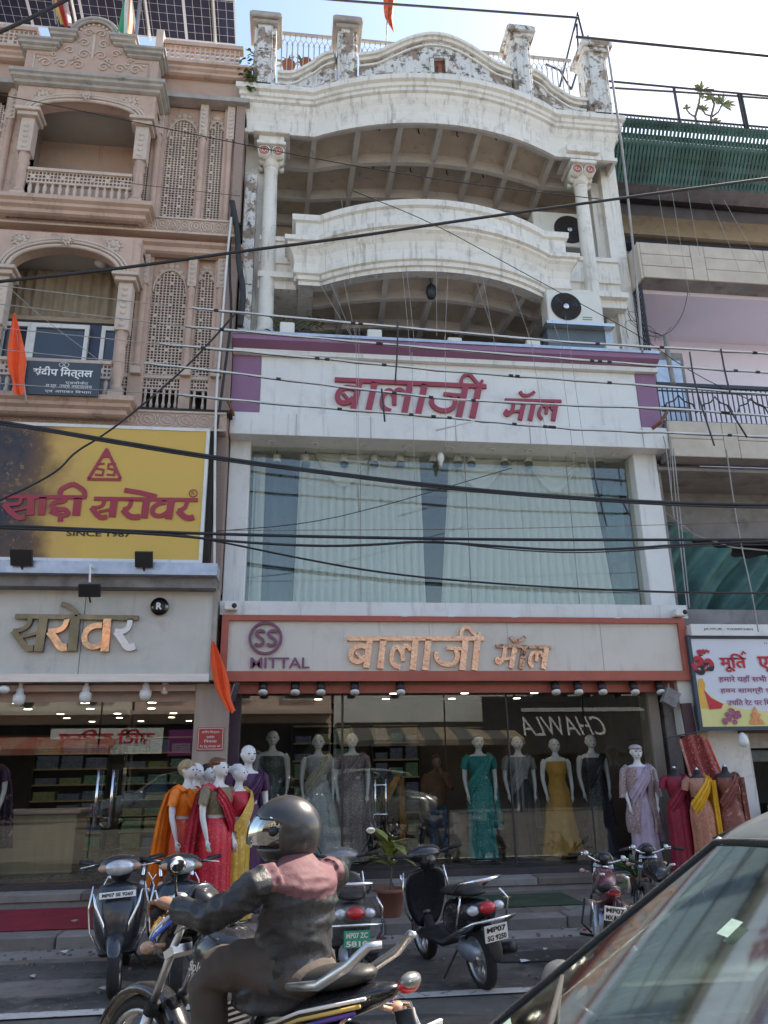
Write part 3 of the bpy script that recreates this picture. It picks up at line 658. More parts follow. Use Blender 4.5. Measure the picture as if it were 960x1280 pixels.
strokes(ls, MAL, fM2, 10.384, .045, [m['copper_dark'], m['copper'], m['copper_dark'], m['copper_dark'], m['copper']], scale=10.8/961*(70/227)*1.1)
c = W(332, 798, 10.38); RR = .205
q = MB(); n = 40
for i in range(n):
    a, a2 = 2*math.pi*i/n, 2*math.pi*(i+1)/n
    stroke(q, [(c.x+RR*math.cos(a), c.z+RR*math.sin(a)), (c.x+RR*math.cos(a2), c.z+RR*math.sin(a2))], .035, 10.384, .045)
q.build('emblem_ring', m['letter_mauve'], ls)
SS = [(1, 1), (.75, 1.3), (0, 1.35), (-.85, 1.1), (-.9, .45), (0, .1), (.9, -.3), (.85, -1.05), (0, -1.35), (-.8, -1.25), (-1, -.9)]
for dx in (-.075, .085):
    q = MB(); stroke(q, [(c.x+dx+p[0]*.052, c.z+p[1]*.075) for p in smooth_pts(SS, 2)], .038, 10.384, .045); q.build('emblem_letter', m['letter_mauve'], ls)
p0, p1 = W(313, 829, 10.38), W(387, 829, 10.38)
mi = text(ls, 'MITTAL', (p0.x+p1.x)/2, p0.z, p1.x-p0.x, .145, 10.40, m['letter_mauve'], bold=.018, thick=.05)
# ================================================================ sandstone building on the left
hv = thing('sandstone_building', 'carved pink sandstone building with arched balconies and pierced stone screens', 'building', (-3.2, 10.4, 0))
LX0 = -6.6
BX0, BX1 = -4.43, -2.33                   # the projecting bay
BY = 9.95
def jali(x0, x1, z0, z1, y, pitch=.05, arch=True, parent=None, d=.03, lobes=True, solid=4):
    """pierced screen: every cell a hole with a stone ring round it, every fourth cell a solid rosette"""
    mb = MB(); w = x1-x0; nx_ = max(1, round(w/pitch)); p = w/nx_; nz = int((z1-z0)/(p*.92)); pz = (z1-z0)/nz
    for j in range(nz):
        for i in range(nx_):
            cx, cz = x0+(i+.5)*p, z0+(j+.5)*pz
            u = abs((cx-(x0+x1)/2)/(w/2)); v = (z1-cz)/(w*.75)
            if arch and v < 1 and u > (1-(1-v)**2)**.5*(.92 if (j % 3) else 1): continue
            if (i+(2 if (j//2) % 2 else 0)) % solid == 1 and j % 4 == 1:
                mb.quad((cx-p/2, y, cz-pz/2), (cx+p/2, y, cz-pz/2), (cx+p/2, y, cz+pz/2), (cx-p/2, y, cz+pz/2)); continue
            h = .35 if (i+j) % 2 else .41
            O = [(cx-p/2, cz-pz/2), (cx+p/2, cz-pz/2), (cx+p/2, cz+pz/2), (cx-p/2, cz+pz/2)]
            if (i+j) % 2: I = [(cx-p*h, cz-pz*h), (cx+p*h, cz-pz*h), (cx+p*h, cz+pz*h), (cx-p*h, cz+pz*h)]
            else: I = [(cx-p*h*.6, cz-pz*h), (cx+p*h, cz-pz*h*.6), (cx+p*h*.6, cz+pz*h), (cx-p*h, cz+pz*h*.6)]
            vs = [(a, y, b_) for a, b_ in O]+[(a, y, b_) for a, b_ in I]+[(a, y+d, b_) for a, b_ in I]
            mb.add(vs, [(0,1,5,4),(1,2,6,5),(2,3,7,6),(3,0,4,7),(4,5,9,8),(5,6,10,9),(6,7,11,10),(7,4,8,11)])
    return mb.build('pierced_screen', m['stone_pale'], parent or hv, kind='stuff')
def arch_surround(x0, x1, z0, z1, y, w, nm='arch_surround', shape=.8, mt='stone'):
    """wall panel with a round-headed opening, z0 = spring height"""
    b = MB(); cx = (x0+x1)/2; r = w/2; n = 20
    pts = [(cx+r*math.cos(math.pi*i/n), z0+r*shape*math.sin(math.pi*i/n)) for i in range(n+1)]
    for (a, c) in zip(pts[:-1], pts[1:]):
        b.add([(a[0], y, a[1]), (c[0], y, c[1]), (c[0], y, z1), (a[0], y, z1), (a[0], y+.2, a[1]), (c[0], y+.2, c[1])], [(0,1,2,3)[::-1], (0,4,5,1)[::-1]])
    if x1-x0 > w:
        b.box(x0, cx-r, y, y+.2, z0-.0, z1); b.box(cx+r, x1, y, y+.2, z0-.0, z1)
    return b.build(nm, m[mt], hv)
def arch_mould(cx, z0, r, shape, y, t, name='arch_moulding', mt='stone_pale'):
    b = M_('s'); b.tube([(cx+r*math.cos(math.pi*i/26), y, z0+r*shape*math.sin(math.pi*i/26)) for i in range(27)], t, 8); return b.build(name, m[mt], hv)
def ledge(x0, x1, y, z0, prof, nm='string_course', mt='stone_grey', yb=None):
    """prof (out, z) run along x with returns at both ends"""
    b = MB(); b.sweep([(x0, yb or y+.5), (x0, y), (x1, y), (x1, yb or y+.5)], [(o, z0+z) for o, z in ([(-.1, prof[0][1])]+list(prof)+[(-.1, prof[-1][1])])][::-1]); return fixn(b.build(nm, m[mt], hv))
def rosette(cx, cz, y, r, parent=None, mt='stone_pale'):
    b = M_('s')
    for k in range(7): a = k*2*math.pi/7; b.ell((cx+r*.6*math.cos(a), y, cz+r*.6*math.sin(a)), (r*.33, .018, r*.33), 8, 5)
    b.ell((cx, y-.008, cz), (r*.35, .03, r*.35), 10, 6)
    for k in range(12): a = k*math.pi/6; b.ell((cx+r*1.05*math.cos(a), y, cz+r*1.05*math.sin(a)), (r*.16, .01, r*.16), 6, 4)
    return b.build('rosette', m[mt], parent or hv)
# --- main wall pieces (holes left for the screens and the two bays)
def wall_bits(z0, z1, sx):
    """piers between the screens; sx = list of (x0, x1) screen openings from the bay to the party wall"""
    xs_ = [BX1-.3]+[v for s_ in sx for v in s_]+[XL-.12]
    for a, c in zip(xs_[::2], xs_[1::2]):
        b = MB(); b.box(a, c, 10.4, 10.75, z0, z1); b.build('wall', m['stone'], hv)
    for a, c in sx:
        b = MB(); b.box(a, c, 10.72, 10.76, z0, z1); b.build('screen_backing', m['stone_dark'], hv)  # near-black sheet: the shade behind the screen holes put into the colour
SC = [(-2.68, -2.44), (-2.22, -1.70), (-1.54, -1.29)]
def spandrel(x0, x1, ztop, z1, y, w):              # stone over the lobed head of a screen
    b = MB(); n = 14; cx = (x0+x1)/2; r = (x1-x0)/2; H = r*1.5
    for i in range(n):
        a, c = -1+2*i/n, -1+2*(i+1)/n
        za, zc = ztop-H+H*max(0, 1-a*a)**.5, ztop-H+H*max(0, 1-c*c)**.5
        b.quad((cx+a*r, y, za), (cx+c*r, y, zc), (cx+c*r, y, z1), (cx+a*r, y, z1))
    b.build('screen_spandrel', m['stone_pink'], hv)
    b = M_('s'); b.tube([(cx+(r-.01)*math.cos(math.pi*i/16), y-.004, ztop-H+(H+.01)*math.sin(math.pi*i/16)) for i in range(17)], .018, 6); b.build('screen_moulding', m['stone_pale'], hv)
    b = M_('s')
    for sx in (-1, 1): 
        for k in range(3): b.ell((cx+sx*r*(.75-.2*k), y-.002, ztop-.12+.1*k), (.05, .012, .035), 8, 4)
    b.ell((cx, y-.002, ztop+.09), (.05, .014, .06), 8, 4); b.build('screen_carving', m['stone_pale'], hv)
def pilaster(x, z0, z1, w=.13):
    b = MB(); zc = z0+(z1-z0)*.68
    b.bbox(x-w/2, x+w/2, 10.33, 10.42, zc+.1, z1, .006)
    b.bbox(x-w/2-.01, x+w/2+.01, 10.32, 10.42, z0, z0+.12, .006); po = b.build('pilaster', m['stone_pale'], hv)
    s = M_('s'); s.lathe([(w*.36, z0+.12), (w*.42, z0+.16), (w*.36, z0+.2), (w*.4, zc-.1), (w*.46, zc-.06), (w*.38, zc-.02), (w*.5, zc+.04), (w*.36, zc+.1)], (x, 10.38, 0), 14); s.build('pilaster_shaft', m['stone'], po)
    s = M_('s'); k = 0; zz = zc+.16
    while zz < z1-.06: s.ell((x, 10.33, zz), (w*.3, .016, .03), 8, 4); zz += .085
    s.build('pilaster_carving', m['stone_pale'], po)
for (z0, z1, zt_) in ((9.72, 12.18, 11.92), (6.50, 9.2, 8.96)):
    wall_bits(z0, z1, SC)
    for k, (a, c) in enumerate(SC):
        zb = z0 if z0 > 9 else 7.12
        zt2 = zt_-(.0 if k == 1 else -.02)
        jali(a, c, zb, zt2, 10.46, parent=hv, arch=True); spandrel(a, c, zt2, z1, 10.455, .1)
    for x in (-2.33, -1.62, -1.18): pilaster(x, z0 if z0 > 9 else 7.1, z1)
# small balustrades under the lower screens
for a, c in SC:
    jali(a, c, 6.93, 7.08, 10.44, pitch=.045, arch=False); b = MB(); b.box(a, c, 10.42, 10.47, 7.08, 7.13); b.box(a, c, 10.42, 10.47, 6.9, 6.93); b.box(a, c, 10.42, 10.47, 6.55, 6.6); b.build('screen_sill', m['stone_pale'], hv)
    n = max(2, int((c-a)/.085))
    for i in range(n):
        x = a+(c-a)*(i+.5)/n; s = M_('s'); s.lathe([(.018, 6.6), (.026, 6.66), (.018, 6.7), (.014, 6.78), (.024, 6.86), (.018, 6.9)], (x, 10.44, 0), 8); s.build('baluster', m['stone_pale'], hv)
# --- carved bands
def carved_band(x0, x1, z0, z1, y, pitch=.2, mt='stone_pale'):
    b = MB(); b.box(x0, x1, y, y+.5, z0, z1); o = b.build('carved_band', m['stone'], hv)
    s = M_('s'); h = (z1-z0); x = x0+pitch/2; k = 0
    while x < x1-pitch*.3:
        cz = (z0+z1)/2
        s.tube([(x+pitch*.42*math.cos(t*math.pi/7), y-.004, cz+h*.33*math.sin(t*math.pi/7)*(1 if t <= 7 else .8)) for t in range(15)], .011, 4, caps=False)
        s.tube([(x+pitch*.2*math.cos(t*math.pi/4+.4), y-.004, cz+h*.16*math.sin(t*math.pi/4)) for t in range(9)], .012, 4, caps=False)
        for q in (-1, 1): s.ell((x+pitch/2, y-.004, cz+q*h*.22), (.02, .012, .03), 6, 4)
        x += pitch; k += 1
    s.build('band_carving', m[mt], o)
    e = MB(); e.box(x0, x1, y-.02, y, z0, z0+.03); e.box(x0, x1, y-.02, y, z1-.03, z1); e.build('band_edge', m['stone_pale'], o)
carved_band(LX0, XL-.02, 9.40, 9.69, 10.12, .17)
carved_band(LX0, XL-.03, 6.13, 6.42, 10.14, .26)
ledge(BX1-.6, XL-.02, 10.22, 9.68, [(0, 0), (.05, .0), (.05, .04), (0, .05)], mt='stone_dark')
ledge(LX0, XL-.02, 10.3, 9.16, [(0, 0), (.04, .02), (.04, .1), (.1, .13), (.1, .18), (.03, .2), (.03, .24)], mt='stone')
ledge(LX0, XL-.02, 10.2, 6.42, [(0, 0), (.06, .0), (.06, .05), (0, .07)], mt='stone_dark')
# --- top: frieze, parapet screen
ledge(LX0, XL-.06, 10.34, 12.18, [(0, 0), (.12, .0), (.12, .09), (.02, .11)], mt='stone_grey')
b = MB(); b.box(LX0, XL-.04, 10.38, 10.9, 12.29, 12.74); b.build('frieze', m['stone_pink'], hv)
ledge(LX0, XL-.06, 10.3, 12.72, [(0, 0), (.04, .02), (.04, .07), (.08, .1), (.08, .15), (.13, .17), (.13, .21), (.04, .24)], mt='stone')
jali(BX1-.1, XL-.15, 13.0, 13.38, 10.3, pitch=.085, arch=False, d=.05, solid=3); jali(LX0+.3, BX0-.0, 13.0, 13.38, 10.3, pitch=.075, arch=False, d=.05, solid=3)
for x0, x1 in ((LX0, BX0), (BX1-.15, XL-.1)):
    b = MB(); b.box(x0, x1, 10.27, 10.42, 13.38, 13.46); b.box(x0, x1, 10.27, 10.42, 12.94, 13.0); b.build('parapet_rail', m['stone'], hv)
b = MB(); b.box(BX1-.16, BX1-.04, 10.2, 10.4, 12.95, 13.58); b.build('parapet_post', m['stone_pale'], hv)
b = MB(); b.box(LX0, XL-.03, 10.9, 20, 2.9, 12.9); b.build('body', m['stone_pink'], hv)
# granite strip against the white building, down to the shop
b = MB(); b.bbox(XL-.155, XL-.012, 10.30, 10.9, 3.9, 12.4, .006); b.build('edge_pier', m['wallpink'], hv)
# --- the two arched bays
def bay(zb, zsp, ztop, upper):
    cx = (BX0+BX1)/2
    x0, x1 = BX0+.24, BX1-.2; w = x1-x0-.1
    if upper: cw = (x0, x1)
    # columns
    for x in (x0-.03, x1+.03):
        b = MB(); b.bbox(x-.1, x+.1, BY+.02, BY+.22, zb+(zsp-zb)*.58, zsp, .008); b.bbox(x-.1, x+.1, BY+.02, BY+.22, zb, zb+.14, .008); c_ = b.build('bay_column', m['stone_pale'], hv)
        s = M_('s'); h = (zsp-zb)*.58
        s.lathe([(.075, zb+.14), (.095, zb+.18), (.075, zb+.22), (.06, zb+.26), (.085, zb+.45), (.07, zb+h-.25), (.065, zb+h-.2), (.09, zb+h-.14), (.07, zb+h-.08), (.09, zb+h)], (x, BY+.12, 0), 16); s.build('column_shaft', m['stone'], c_)
        s = M_('s'); zz = zb+h+.08
        while zz < zsp-.06: s.ell((x, BY+.02, zz), (.045, .02, .035), 8, 4); zz += .1
        s.build('column_carving', m['stone_pale'], c_)
        b = MB(); b.bbox(x-.15, x+.15, BY-.04, BY+.26, zsp, zsp+.07, .006); b.bbox(x-.19, x+.19, BY-.08, BY+.26, zsp+.07, zsp+.13, .006); b.build('column_cap', m['stone_pale'], c_)
    zs = zsp+.13; sh = (ztop-zs-.22)/(w/2)
    arch_surround(BX0, BX1, zs, ztop, BY, w, shape=sh)
    for dr, t, yy in ((.0, .03, BY-.01), (.07, .022, BY-.015), (.12, .02, BY-.01)):
        arch_mould(cx, zs, w/2+dr, (sh*w/2+dr)/(w/2+dr), yy, t)
    for sx in (-1, 1): rosette(cx+sx*(w/2-.12), ztop-.17, BY-.01, .11)
    rosette(cx, ztop-.15, BY-.05, .08)
    # side cheeks of the bay and its ceiling
    for x in (BX0, BX1-.08):
        b = MB(); b.box(x, x+.08, BY+.2, 10.5, zs, ztop); b.build('bay_cheek', m['stone'], hv)
    b = MB(); b.box(BX0, BX1, BY+.19, 12.4, ztop-.18, ztop-.1); b.build('bay_ceiling', m['ceil'], hv)
    # balustrade
    zr = zb+.62 if upper else zb+.6
    b = MB(); b.box(x0+.06, x1-.06, BY+.06, BY+.16, zr-.05, zr); b.box(x0+.06, x1-.06, BY+.06, BY+.16, zb+.02, zb+.07); b.box(x0+.06, x1-.06, BY+.08, BY+.14, zr-.27, zr-.24); b.build('balustrade_rail', m['stone_pale'], hv)
    jali(x0+.06, x1-.06, zr-.24, zr-.05, BY+.09, pitch=.055, arch=False)
    n = 14
    for i in range(n):
        x = x0+.12+(x1-x0-.24)*i/(n-1); s = M_('s'); s.lathe([(.03, zb+.07), (.036, zb+.12), (.022, zb+.16), (.034, zb+.26), (.02, zb+.34), (.03, zr-.27)], (x, BY+.11, 0), 8); s.build('baluster', m['stone_pale'], hv)
    # floor ledge
    ledge(BX0-.02, BX1+.0, BY, zb-.22, [(-.02, -.06), (.02, -.04), (.02, .02), (.08, .05), (.08, .10), (.13, .13), (.13, .2), (.02, .23)], nm='bay_ledge', mt='stone')
    b = MB(); b.box(BX0, BX1, BY+.0, 12.4, zb-.2, zb+.0); b.build('bay_floor', m['stone'], hv)
bay(9.74, 11.26, 11.86, True)
bay(6.50, 8.38, 9.14, False)
for x in (BX0-.02, BX1+.02):
    pass
# pedimented head of the upper bay
ledge(BX0-.02, BX1+.02, BY-.02, 11.86, [(0, 0), (.04, .02), (.04, .07), (.09, .1), (.09, .15), (.12, .17), (.12, .23), (.04, .26)], nm='bay_cornice', mt='stone_grey')
b = MB(); cx = (BX0+BX1)/2-.02
n = 18; r = .37
poly = [(BX0+.02, 12.12), (BX1-.02, 12.12), (BX1-.02, 12.62), (cx+.56, 12.66), (cx+.56, 12.86), (cx+r, 12.98)]+[(cx+r*math.cos(math.pi*i/n), 12.98+r*1.02*math.sin(math.pi*i/n)) for i in range(1, n)]+[(cx-r, 12.98), (cx-.56, 12.86), (cx-.56, 12.66), (BX0+.02, 12.62)]
b.prism(poly, BY+.02, BY+.3); fixn(b.build('pediment', m['stone_pink'], hv))
for rr, t in ((.385, .035), (.33, .025)):
    b = M_('s'); b.tube([(cx+rr*math.cos(math.pi*i/24), BY-.01, 12.98+rr*1.02*math.sin(math.pi*i/24)) for i in range(25)], t, 8); b.build('pediment_arch', m['stone_grey'], hv)
for sx in (-1, 1):
    for (xa, xb, zz) in ((.34, .60, 12.84), (.58, 1.06, 12.62)):
        if sx < 0: xa, xb = -xb, -xa
        b = MB(); b.sweep([(cx+xa, BY+.3), (cx+xa, BY), (cx+xb, BY), (cx+xb, BY+.3)], [(.0, zz), (.03, zz+.02), (.03, zz+.05), (.07, zz+.07), (.07, zz+.12), (.1, zz+.14), (.1, zz+.18), (0, zz+.2), (-.1, zz+.2), (-.1, zz)][::-1]); fixn(b.build('pediment_step', m['stone_grey'], hv))
s = M_('s')
def curl(cx_, cz_, r_, sgn, turns=1.4):
    s.tube([(cx_+sgn*r_*(1-t/26)*math.cos(t*turns*2*math.pi/22), BY+.012, cz_+r_*(1-t/26)*math.sin(t*turns*2*math.pi/22)) for t in range(22)], .013, 5)
for sx in (-1, 1):
    for k in range(3): curl(cx+sx*(.2+.25*k), 12.38, .1, sx); s.ell((cx+sx*(.32+.25*k), BY+.012, 12.48), (.035, .014, .02), 6, 4)
    curl(cx+sx*.13, 12.62, .1, -sx); curl(cx+sx*.36, 12.68, .08, sx); curl(cx+sx*.15, 12.86, .09, sx); curl(cx+sx*.1, 13.08, .08, -sx); curl(cx+sx*.6, 12.56, .05, sx); curl(cx+sx*.26, 12.52, .05, -sx)
    for a in range(6): s.ell((cx+sx*.27*math.cos(a*.28), BY+.012, 13.0+.27*math.sin(a*.28)), (.028, .014, .028), 6, 4)
s.ell((cx, BY+.012, 12.8), (.03, .016, .3), 8, 6); s.build('pediment_carving', m['stone_pale'], hv)
s = MB(); s.tube([(BX0+.15, BY+.012, 12.2), (BX1-.15, BY+.012, 12.2), (BX1-.15, BY+.012, 12.54), (BX1-.4, BY+.012, 12.54)], .014, 4); s.tube([(BX0+.15, BY+.012, 12.2), (BX0+.15, BY+.012, 12.54), (BX0+.4, BY+.012, 12.54)], .014, 4); s.build('pediment_beading', m['stone_pale'], hv)
# screens and pilasters left of the bays
for (z0, z1) in ((9.95, 12.18), (6.55, 9.2)):
    b = MB(); b.box(LX0, BX0-.62, 10.4, 10.7, z0, z1); b.box(BX0-.34, BX0+.1, 10.4, 10.7, z0, z1); b.build('wall', m['stone'], hv)
    b = MB(); b.box(BX0-.62, BX0-.34, 10.66, 10.7, z0, z1); b.build('screen_backing', m['stone_dark'], hv)  # near-black here too, shade of the holes carried by the colour
    jali(BX0-.3-.32, BX0-.34, z0, z1-.22, 10.44); pilaster(BX0-.22, z0, z1); pilaster(BX0-.75, z0, z1)
# rooms behind the arches
b = MB(); b.box(BX0, BX1, 12.4, 12.5, 6.5, 12.2); b.box(BX0-.05, BX0+.1, 10.5, 12.4, 6.5, 12.2); b.box(BX1-.12, BX1-.02, 10.5, 12.4, 6.5, 12.2); b.build('bay_room', mat('taupe_room_paint', (.3, .245, .21), .85, var=.08, scale=1), hv)
b = MB(); b.box(BX0+.1, BX1-.12, 11.95, 12.4, 11.45, 11.62); b.build('room_beam', m['room'], hv)
# lower bay: white framed windows in a dark blue wall, brown curtain above
b = MB(); b.box(BX0+.1, BX1-.12, 10.62, 10.66, 6.5, 8.05); b.build('blue_wall', mat('navy_wall', (.045, .06, .11), .6, var=.1), hv)
b = MB(); b.box(BX0+.1, BX1-.12, 10.58, 10.7, 8.05, 8.12); b.box(BX0+.1, BX1-.12, 10.64, 10.7, 8.12, 9.05); b.build('lintel', mat('buff_panelling', (.33, .26, .19), .8, var=.2, stretch=(1, 1, 3)), hv)
q = W(20, 405, 11.55); zt_ = 8.24
for x0, x1 in ((-4.36, -3.92), (-3.92, -3.10), (-2.92, -2.5)):
    f = MB(); zz0, zz1 = 6.6, 7.98
    f.box(x0, x1, 10.54, 10.6, zz1-.07, zz1); f.box(x0, x1, 10.54, 10.6, zz0, zz0+.06); f.box(x0, x0+.06, 10.54, 10.6, zz0+.06, zz1-.07); f.box(x1-.06, x1, 10.54, 10.6, zz0+.06, zz1-.07)
    fo = f.build('window', m['white_clean'], hv); p = MB(); p.box(x0+.06, x1-.06, 10.57, 10.575, zz0+.06, zz1-.07); p.build('pane', mat('dark_window_glass', (.03, .04, .06), .12, spec=.8), fo)
b = M_('s'); b.grid(lambda u, v: (BX0+.2+(BX1-BX0-.4)*u, 10.6+.02*math.sin(u*70)+.02*math.sin(u*23), 8.12+.8*v), 120, 3)
tag(b.build('curtain', mat('olive_brown_curtain', (.26, .21, .15), .9, var=.2)), 'brown pleated curtain hung under the lower sandstone arch', 'curtain')
b = M_('s'); b.lathe([(.0, 0), (.09, -.01), (.09, -.03), (.06, -.06), (0, -.07)], (-3.0, 10.35, 8.96), 14); tag(b.build('ceiling_lamp', m['bulbw']), 'round ceiling lamp inside the lower sandstone arch', 'lamp')
# ================================================================ name board
def board(name, label, cat, corners, y, d, mt, frame=None, fw=.02):
    """flat board: left, right, bottom, top"""
    x0, x1, z0, z1 = corners; t = thing(name, label, cat, ((x0+x1)/2, y, z0))
    b = MB(); b.box(x0, x1, y, y+d, z0, z1); b.build('board', mt, t)
    if frame:
        for bx in ((x0-fw, x1+fw, z0-fw, z0), (x0-fw, x1+fw, z1, z1+fw), (x0-fw, x0, z0, z1), (x1, x1+fw, z0, z1)):
            b = MB(); b.box(bx[0], bx[1], y-.012, y+d, bx[2], bx[3]); b.build('frame', frame, t)
    return t
nb = board('name_board', 'dark slate name board with white Devanagari writing hung on the balcony', 'sign', (-3.63, -2.66, 6.42, 6.92), BY-.18, .03, m['slate'])
cxn = -3.145; dz = -.23
text(nb, 'संदीप िमत्तल', cxn, 6.98+dz, .78, .18, BY-.185, m['wtext'], bold=.025)
text(nb, 'एडवोकेट', cxn+.2, 6.835+dz, .3, .055, BY-.185, m['wtext']); text(nb, 'म.प्र. उच्च न्यायालय', cxn+.1, 6.77+dz, .6, .06, BY-.185, m['wtext']); text(nb, 'एवं आयकर िवभाग', cxn+.1, 6.70+dz, .6, .055, BY-.185, m['wtext'])
b = M_('s'); b.tube([(cxn+.0+.065*math.cos(a*math.pi/12), BY-.187, 7.105+dz+.035*math.sin(a*math.pi/12)) for a in range(25)], .004, 4, caps=False); b.build('emblem_ring', m['wtext'], nb)
text(nb, 'X', cxn, 7.105+dz, .05, .045, BY-.185, m['wtext'], name='emblem')
# ================================================================ yellow hoarding
def yellow_mat():
    mm, nt = _nt('yellow_hoarding_print'); N, L = nt.nodes.new, nt.links.new
    out = N('ShaderNodeOutputMaterial'); b = N('ShaderNodeBsdfPrincipled'); L(b.outputs[0], out.inputs[0]); b.inputs['Roughness'].default_value = .45
    tc = N('ShaderNodeTexCoord'); sx = N('ShaderNodeSeparateXYZ'); L(tc.outputs['Object'], sx.inputs[0])
    nz = N('ShaderNodeTexNoise'); nz.inputs['Scale'].default_value = 1.6; nz.inputs['Detail'].default_value = 8; L(tc.outputs['Object'], nz.inputs[0])
    mu = N('ShaderNodeMath'); mu.operation = 'MULTIPLY_ADD'; L(nz.outputs[0], mu.inputs[0]); mu.inputs[1].default_value = 1.3; L(sx.outputs['X'], mu.inputs[2])
    r = N('ShaderNodeValToRGB'); mr = N('ShaderNodeMapRange'); mr.inputs[1].default_value = -3.35; mr.inputs[2].default_value = -2.0; L(mu.outputs[0], mr.inputs[0]); L(mr.outputs[0], r.inputs[0])
    e = r.color_ramp.elements; e[0].position = .12; e[0].color = (.018, .02, .035, 1); e[1].position = .95; e[1].color = (.66, .42, .085, 1)
    e2 = r.color_ramp.elements.new(.45); e2.color = (.17, .085, .03, 1); e3 = r.color_ramp.elements.new(.7); e3.color = (.6, .36, .09, 1)
    v = N('ShaderNodeTexVoronoi'); v.inputs['Scale'].default_value = 9; v.feature = 'DISTANCE_TO_EDGE'; L(nz.outputs[1], v.inputs[0])
    nz2 = N('ShaderNodeTexNoise'); nz2.inputs['Scale'].default_value = 7; nz2.inputs['Detail'].default_value = 10; nz2.inputs['Roughness'].default_value = .8; L(tc.outputs['Object'], nz2.inputs[0])
    r2 = N('ShaderNodeValToRGB'); r2.color_ramp.elements[0].position = .56; r2.color_ramp.elements[1].position = .68; L(nz2.outputs[0], r2.inputs[0])
    inv = N('ShaderNodeMath'); inv.operation = 'SUBTRACT'; inv.inputs[0].default_value = 1; L(mr.outputs[0], inv.inputs[1])
    ml = N('ShaderNodeMath'); ml.operation = 'MULTIPLY'; L(r2.outputs[0], ml.inputs[0]); L(inv.outputs[0], ml.inputs[1])
    mx = N('ShaderNodeMix'); mx.data_type = 'RGBA'; L(ml.outputs[0], mx.inputs[0]); L(r.outputs[0], mx.inputs[6]); mx.inputs[7].default_value = (.6, .33, .12, 1)
    L(mx.outputs[2], b.inputs['Base Color']); return mm
m['yellow'] = yellow_mat()
m['sareered'] = mat('crimson_print', (.36, .03, .05), .45, var=.03)
yh = board('hoarding', 'yellow shop hoarding with crimson Devanagari name and triangle emblem', 'sign', (-4.6, -1.22, 4.23, 6.08), 10.05, .06, m['yellow'], m['white_clean'], .045)
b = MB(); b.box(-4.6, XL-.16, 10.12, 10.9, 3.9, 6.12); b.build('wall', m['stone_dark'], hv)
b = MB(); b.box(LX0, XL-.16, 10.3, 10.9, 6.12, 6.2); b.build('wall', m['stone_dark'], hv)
def fY(x, y): q = W(x/3.2, y/3.2+520, 10.04); return (q.x, q.z)
SARI1 = [[([(12, 322), (345, 325)], 15, 0)],
  [([(84, 330), (80, 350), (50, 354), (18, 352)], 13), ([(16, 352), (44, 386), (72, 408), (100, 404)], 20), ([(52, 378), (122, 364)], 10, 0), ([(124, 330), (122, 396)], 26, 0)],
  [([(172, 325), (165, 396)], 26, 0)],
  [([(262, 328), (258, 342), (214, 344), (204, 364), (236, 374), (262, 372), (276, 392), (250, 400), (200, 380)], 17), ([(232, 412), (252, 412)], 19, 0)],
  [([(312, 328), (304, 398)], 28, 0), ([(240, 322), (240, 296), (266, 280), (292, 272)], 18), ([(290, 270), (318, 284), (340, 302), (338, 326)], 18)]]
SARI2 = [[([(376, 330), (792, 336)], 15, 0)],
  [([(418, 334), (412, 358), (392, 366), (366, 366)], 13), ([(366, 366), (388, 396), (406, 408), (428, 402)], 19), ([(394, 384), (456, 370)], 10, 0), ([(458, 334), (448, 404)], 26, 0)],
  [([(526, 336), (518, 366), (492, 374)], 15), ([(492, 374), (512, 398), (536, 406), (560, 402)], 22)],
  [([(586, 336), (576, 408)], 26, 0), ([(498, 296), (560, 306), (626, 322)], 18, 0)],
  [([(664, 344), (628, 352), (608, 372), (612, 396), (646, 402), (680, 376)], 17), ([(686, 338), (674, 412)], 26, 0)],
  [([(748, 340), (742, 368), (712, 378)], 15), ([(712, 378), (734, 402), (756, 410), (776, 404)], 22)]]
k_ = 10.4/961/3.2*1.05
strokes(yh, SARI1, fY, 10.046, .012, m['sareered'], 'letter', k_); strokes(yh, SARI2, fY, 10.046, .012, m['sareered'], 'letter', k_)
b = MB()
for pts in ([(427, 132), (354, 250)], [(427, 132), (482, 250)], [(350, 252), (484, 254)]):
    stroke(b, [fY(*p) for p in pts], 11*k_, 10.046, .010)
b.prism([fY(427, 126), fY(444, 166), fY(408, 166)], 10.035, 10.046); b.build('emblem', m['sareered'], yh)
for dx in (400, 446):
    b = MB(); stroke(b, [fY(dx+18, 190), fY(dx-12, 192), fY(dx-14, 210), fY(dx+14, 214), fY(dx+10, 236), fY(dx-20, 234)], 7*k_, 10.046, .009); b.build('emblem_letter', m['sareered'], yh)
b = M_('s'); c0 = fY(773, 309); b.tube([(c0[0]+.052*math.cos(a*math.pi/10), 10.04, c0[1]+.052*math.sin(a*math.pi/10)) for a in range(21)], .006, 4, caps=False); b.build('registered_mark', m['sareered'], yh)
text(yh, 'R', c0[0], c0[1], .045, .055, 10.044, m['sareered'], name='registered_mark')
p0, p1 = fY(266, 468), fY(524, 468); text(yh, 'SINCE 1967', (p0[0]+p1[0])/2, p0[1], p1[0]-p0[0], .075, 10.047, m['btext'], bold=.02)
# sheet metal canopy under the hoarding, flood lamps
b = MB(); b.box(LX0, XL-.02, 9.92, 10.5, 4.0, 4.16); b.build('canopy', m['galv'], hv)
b = MB(); b.box(LX0, XL-.04, 10.06, 10.6, 3.86, 3.998); b.build('canopy_soffit', m['grey'], hv)
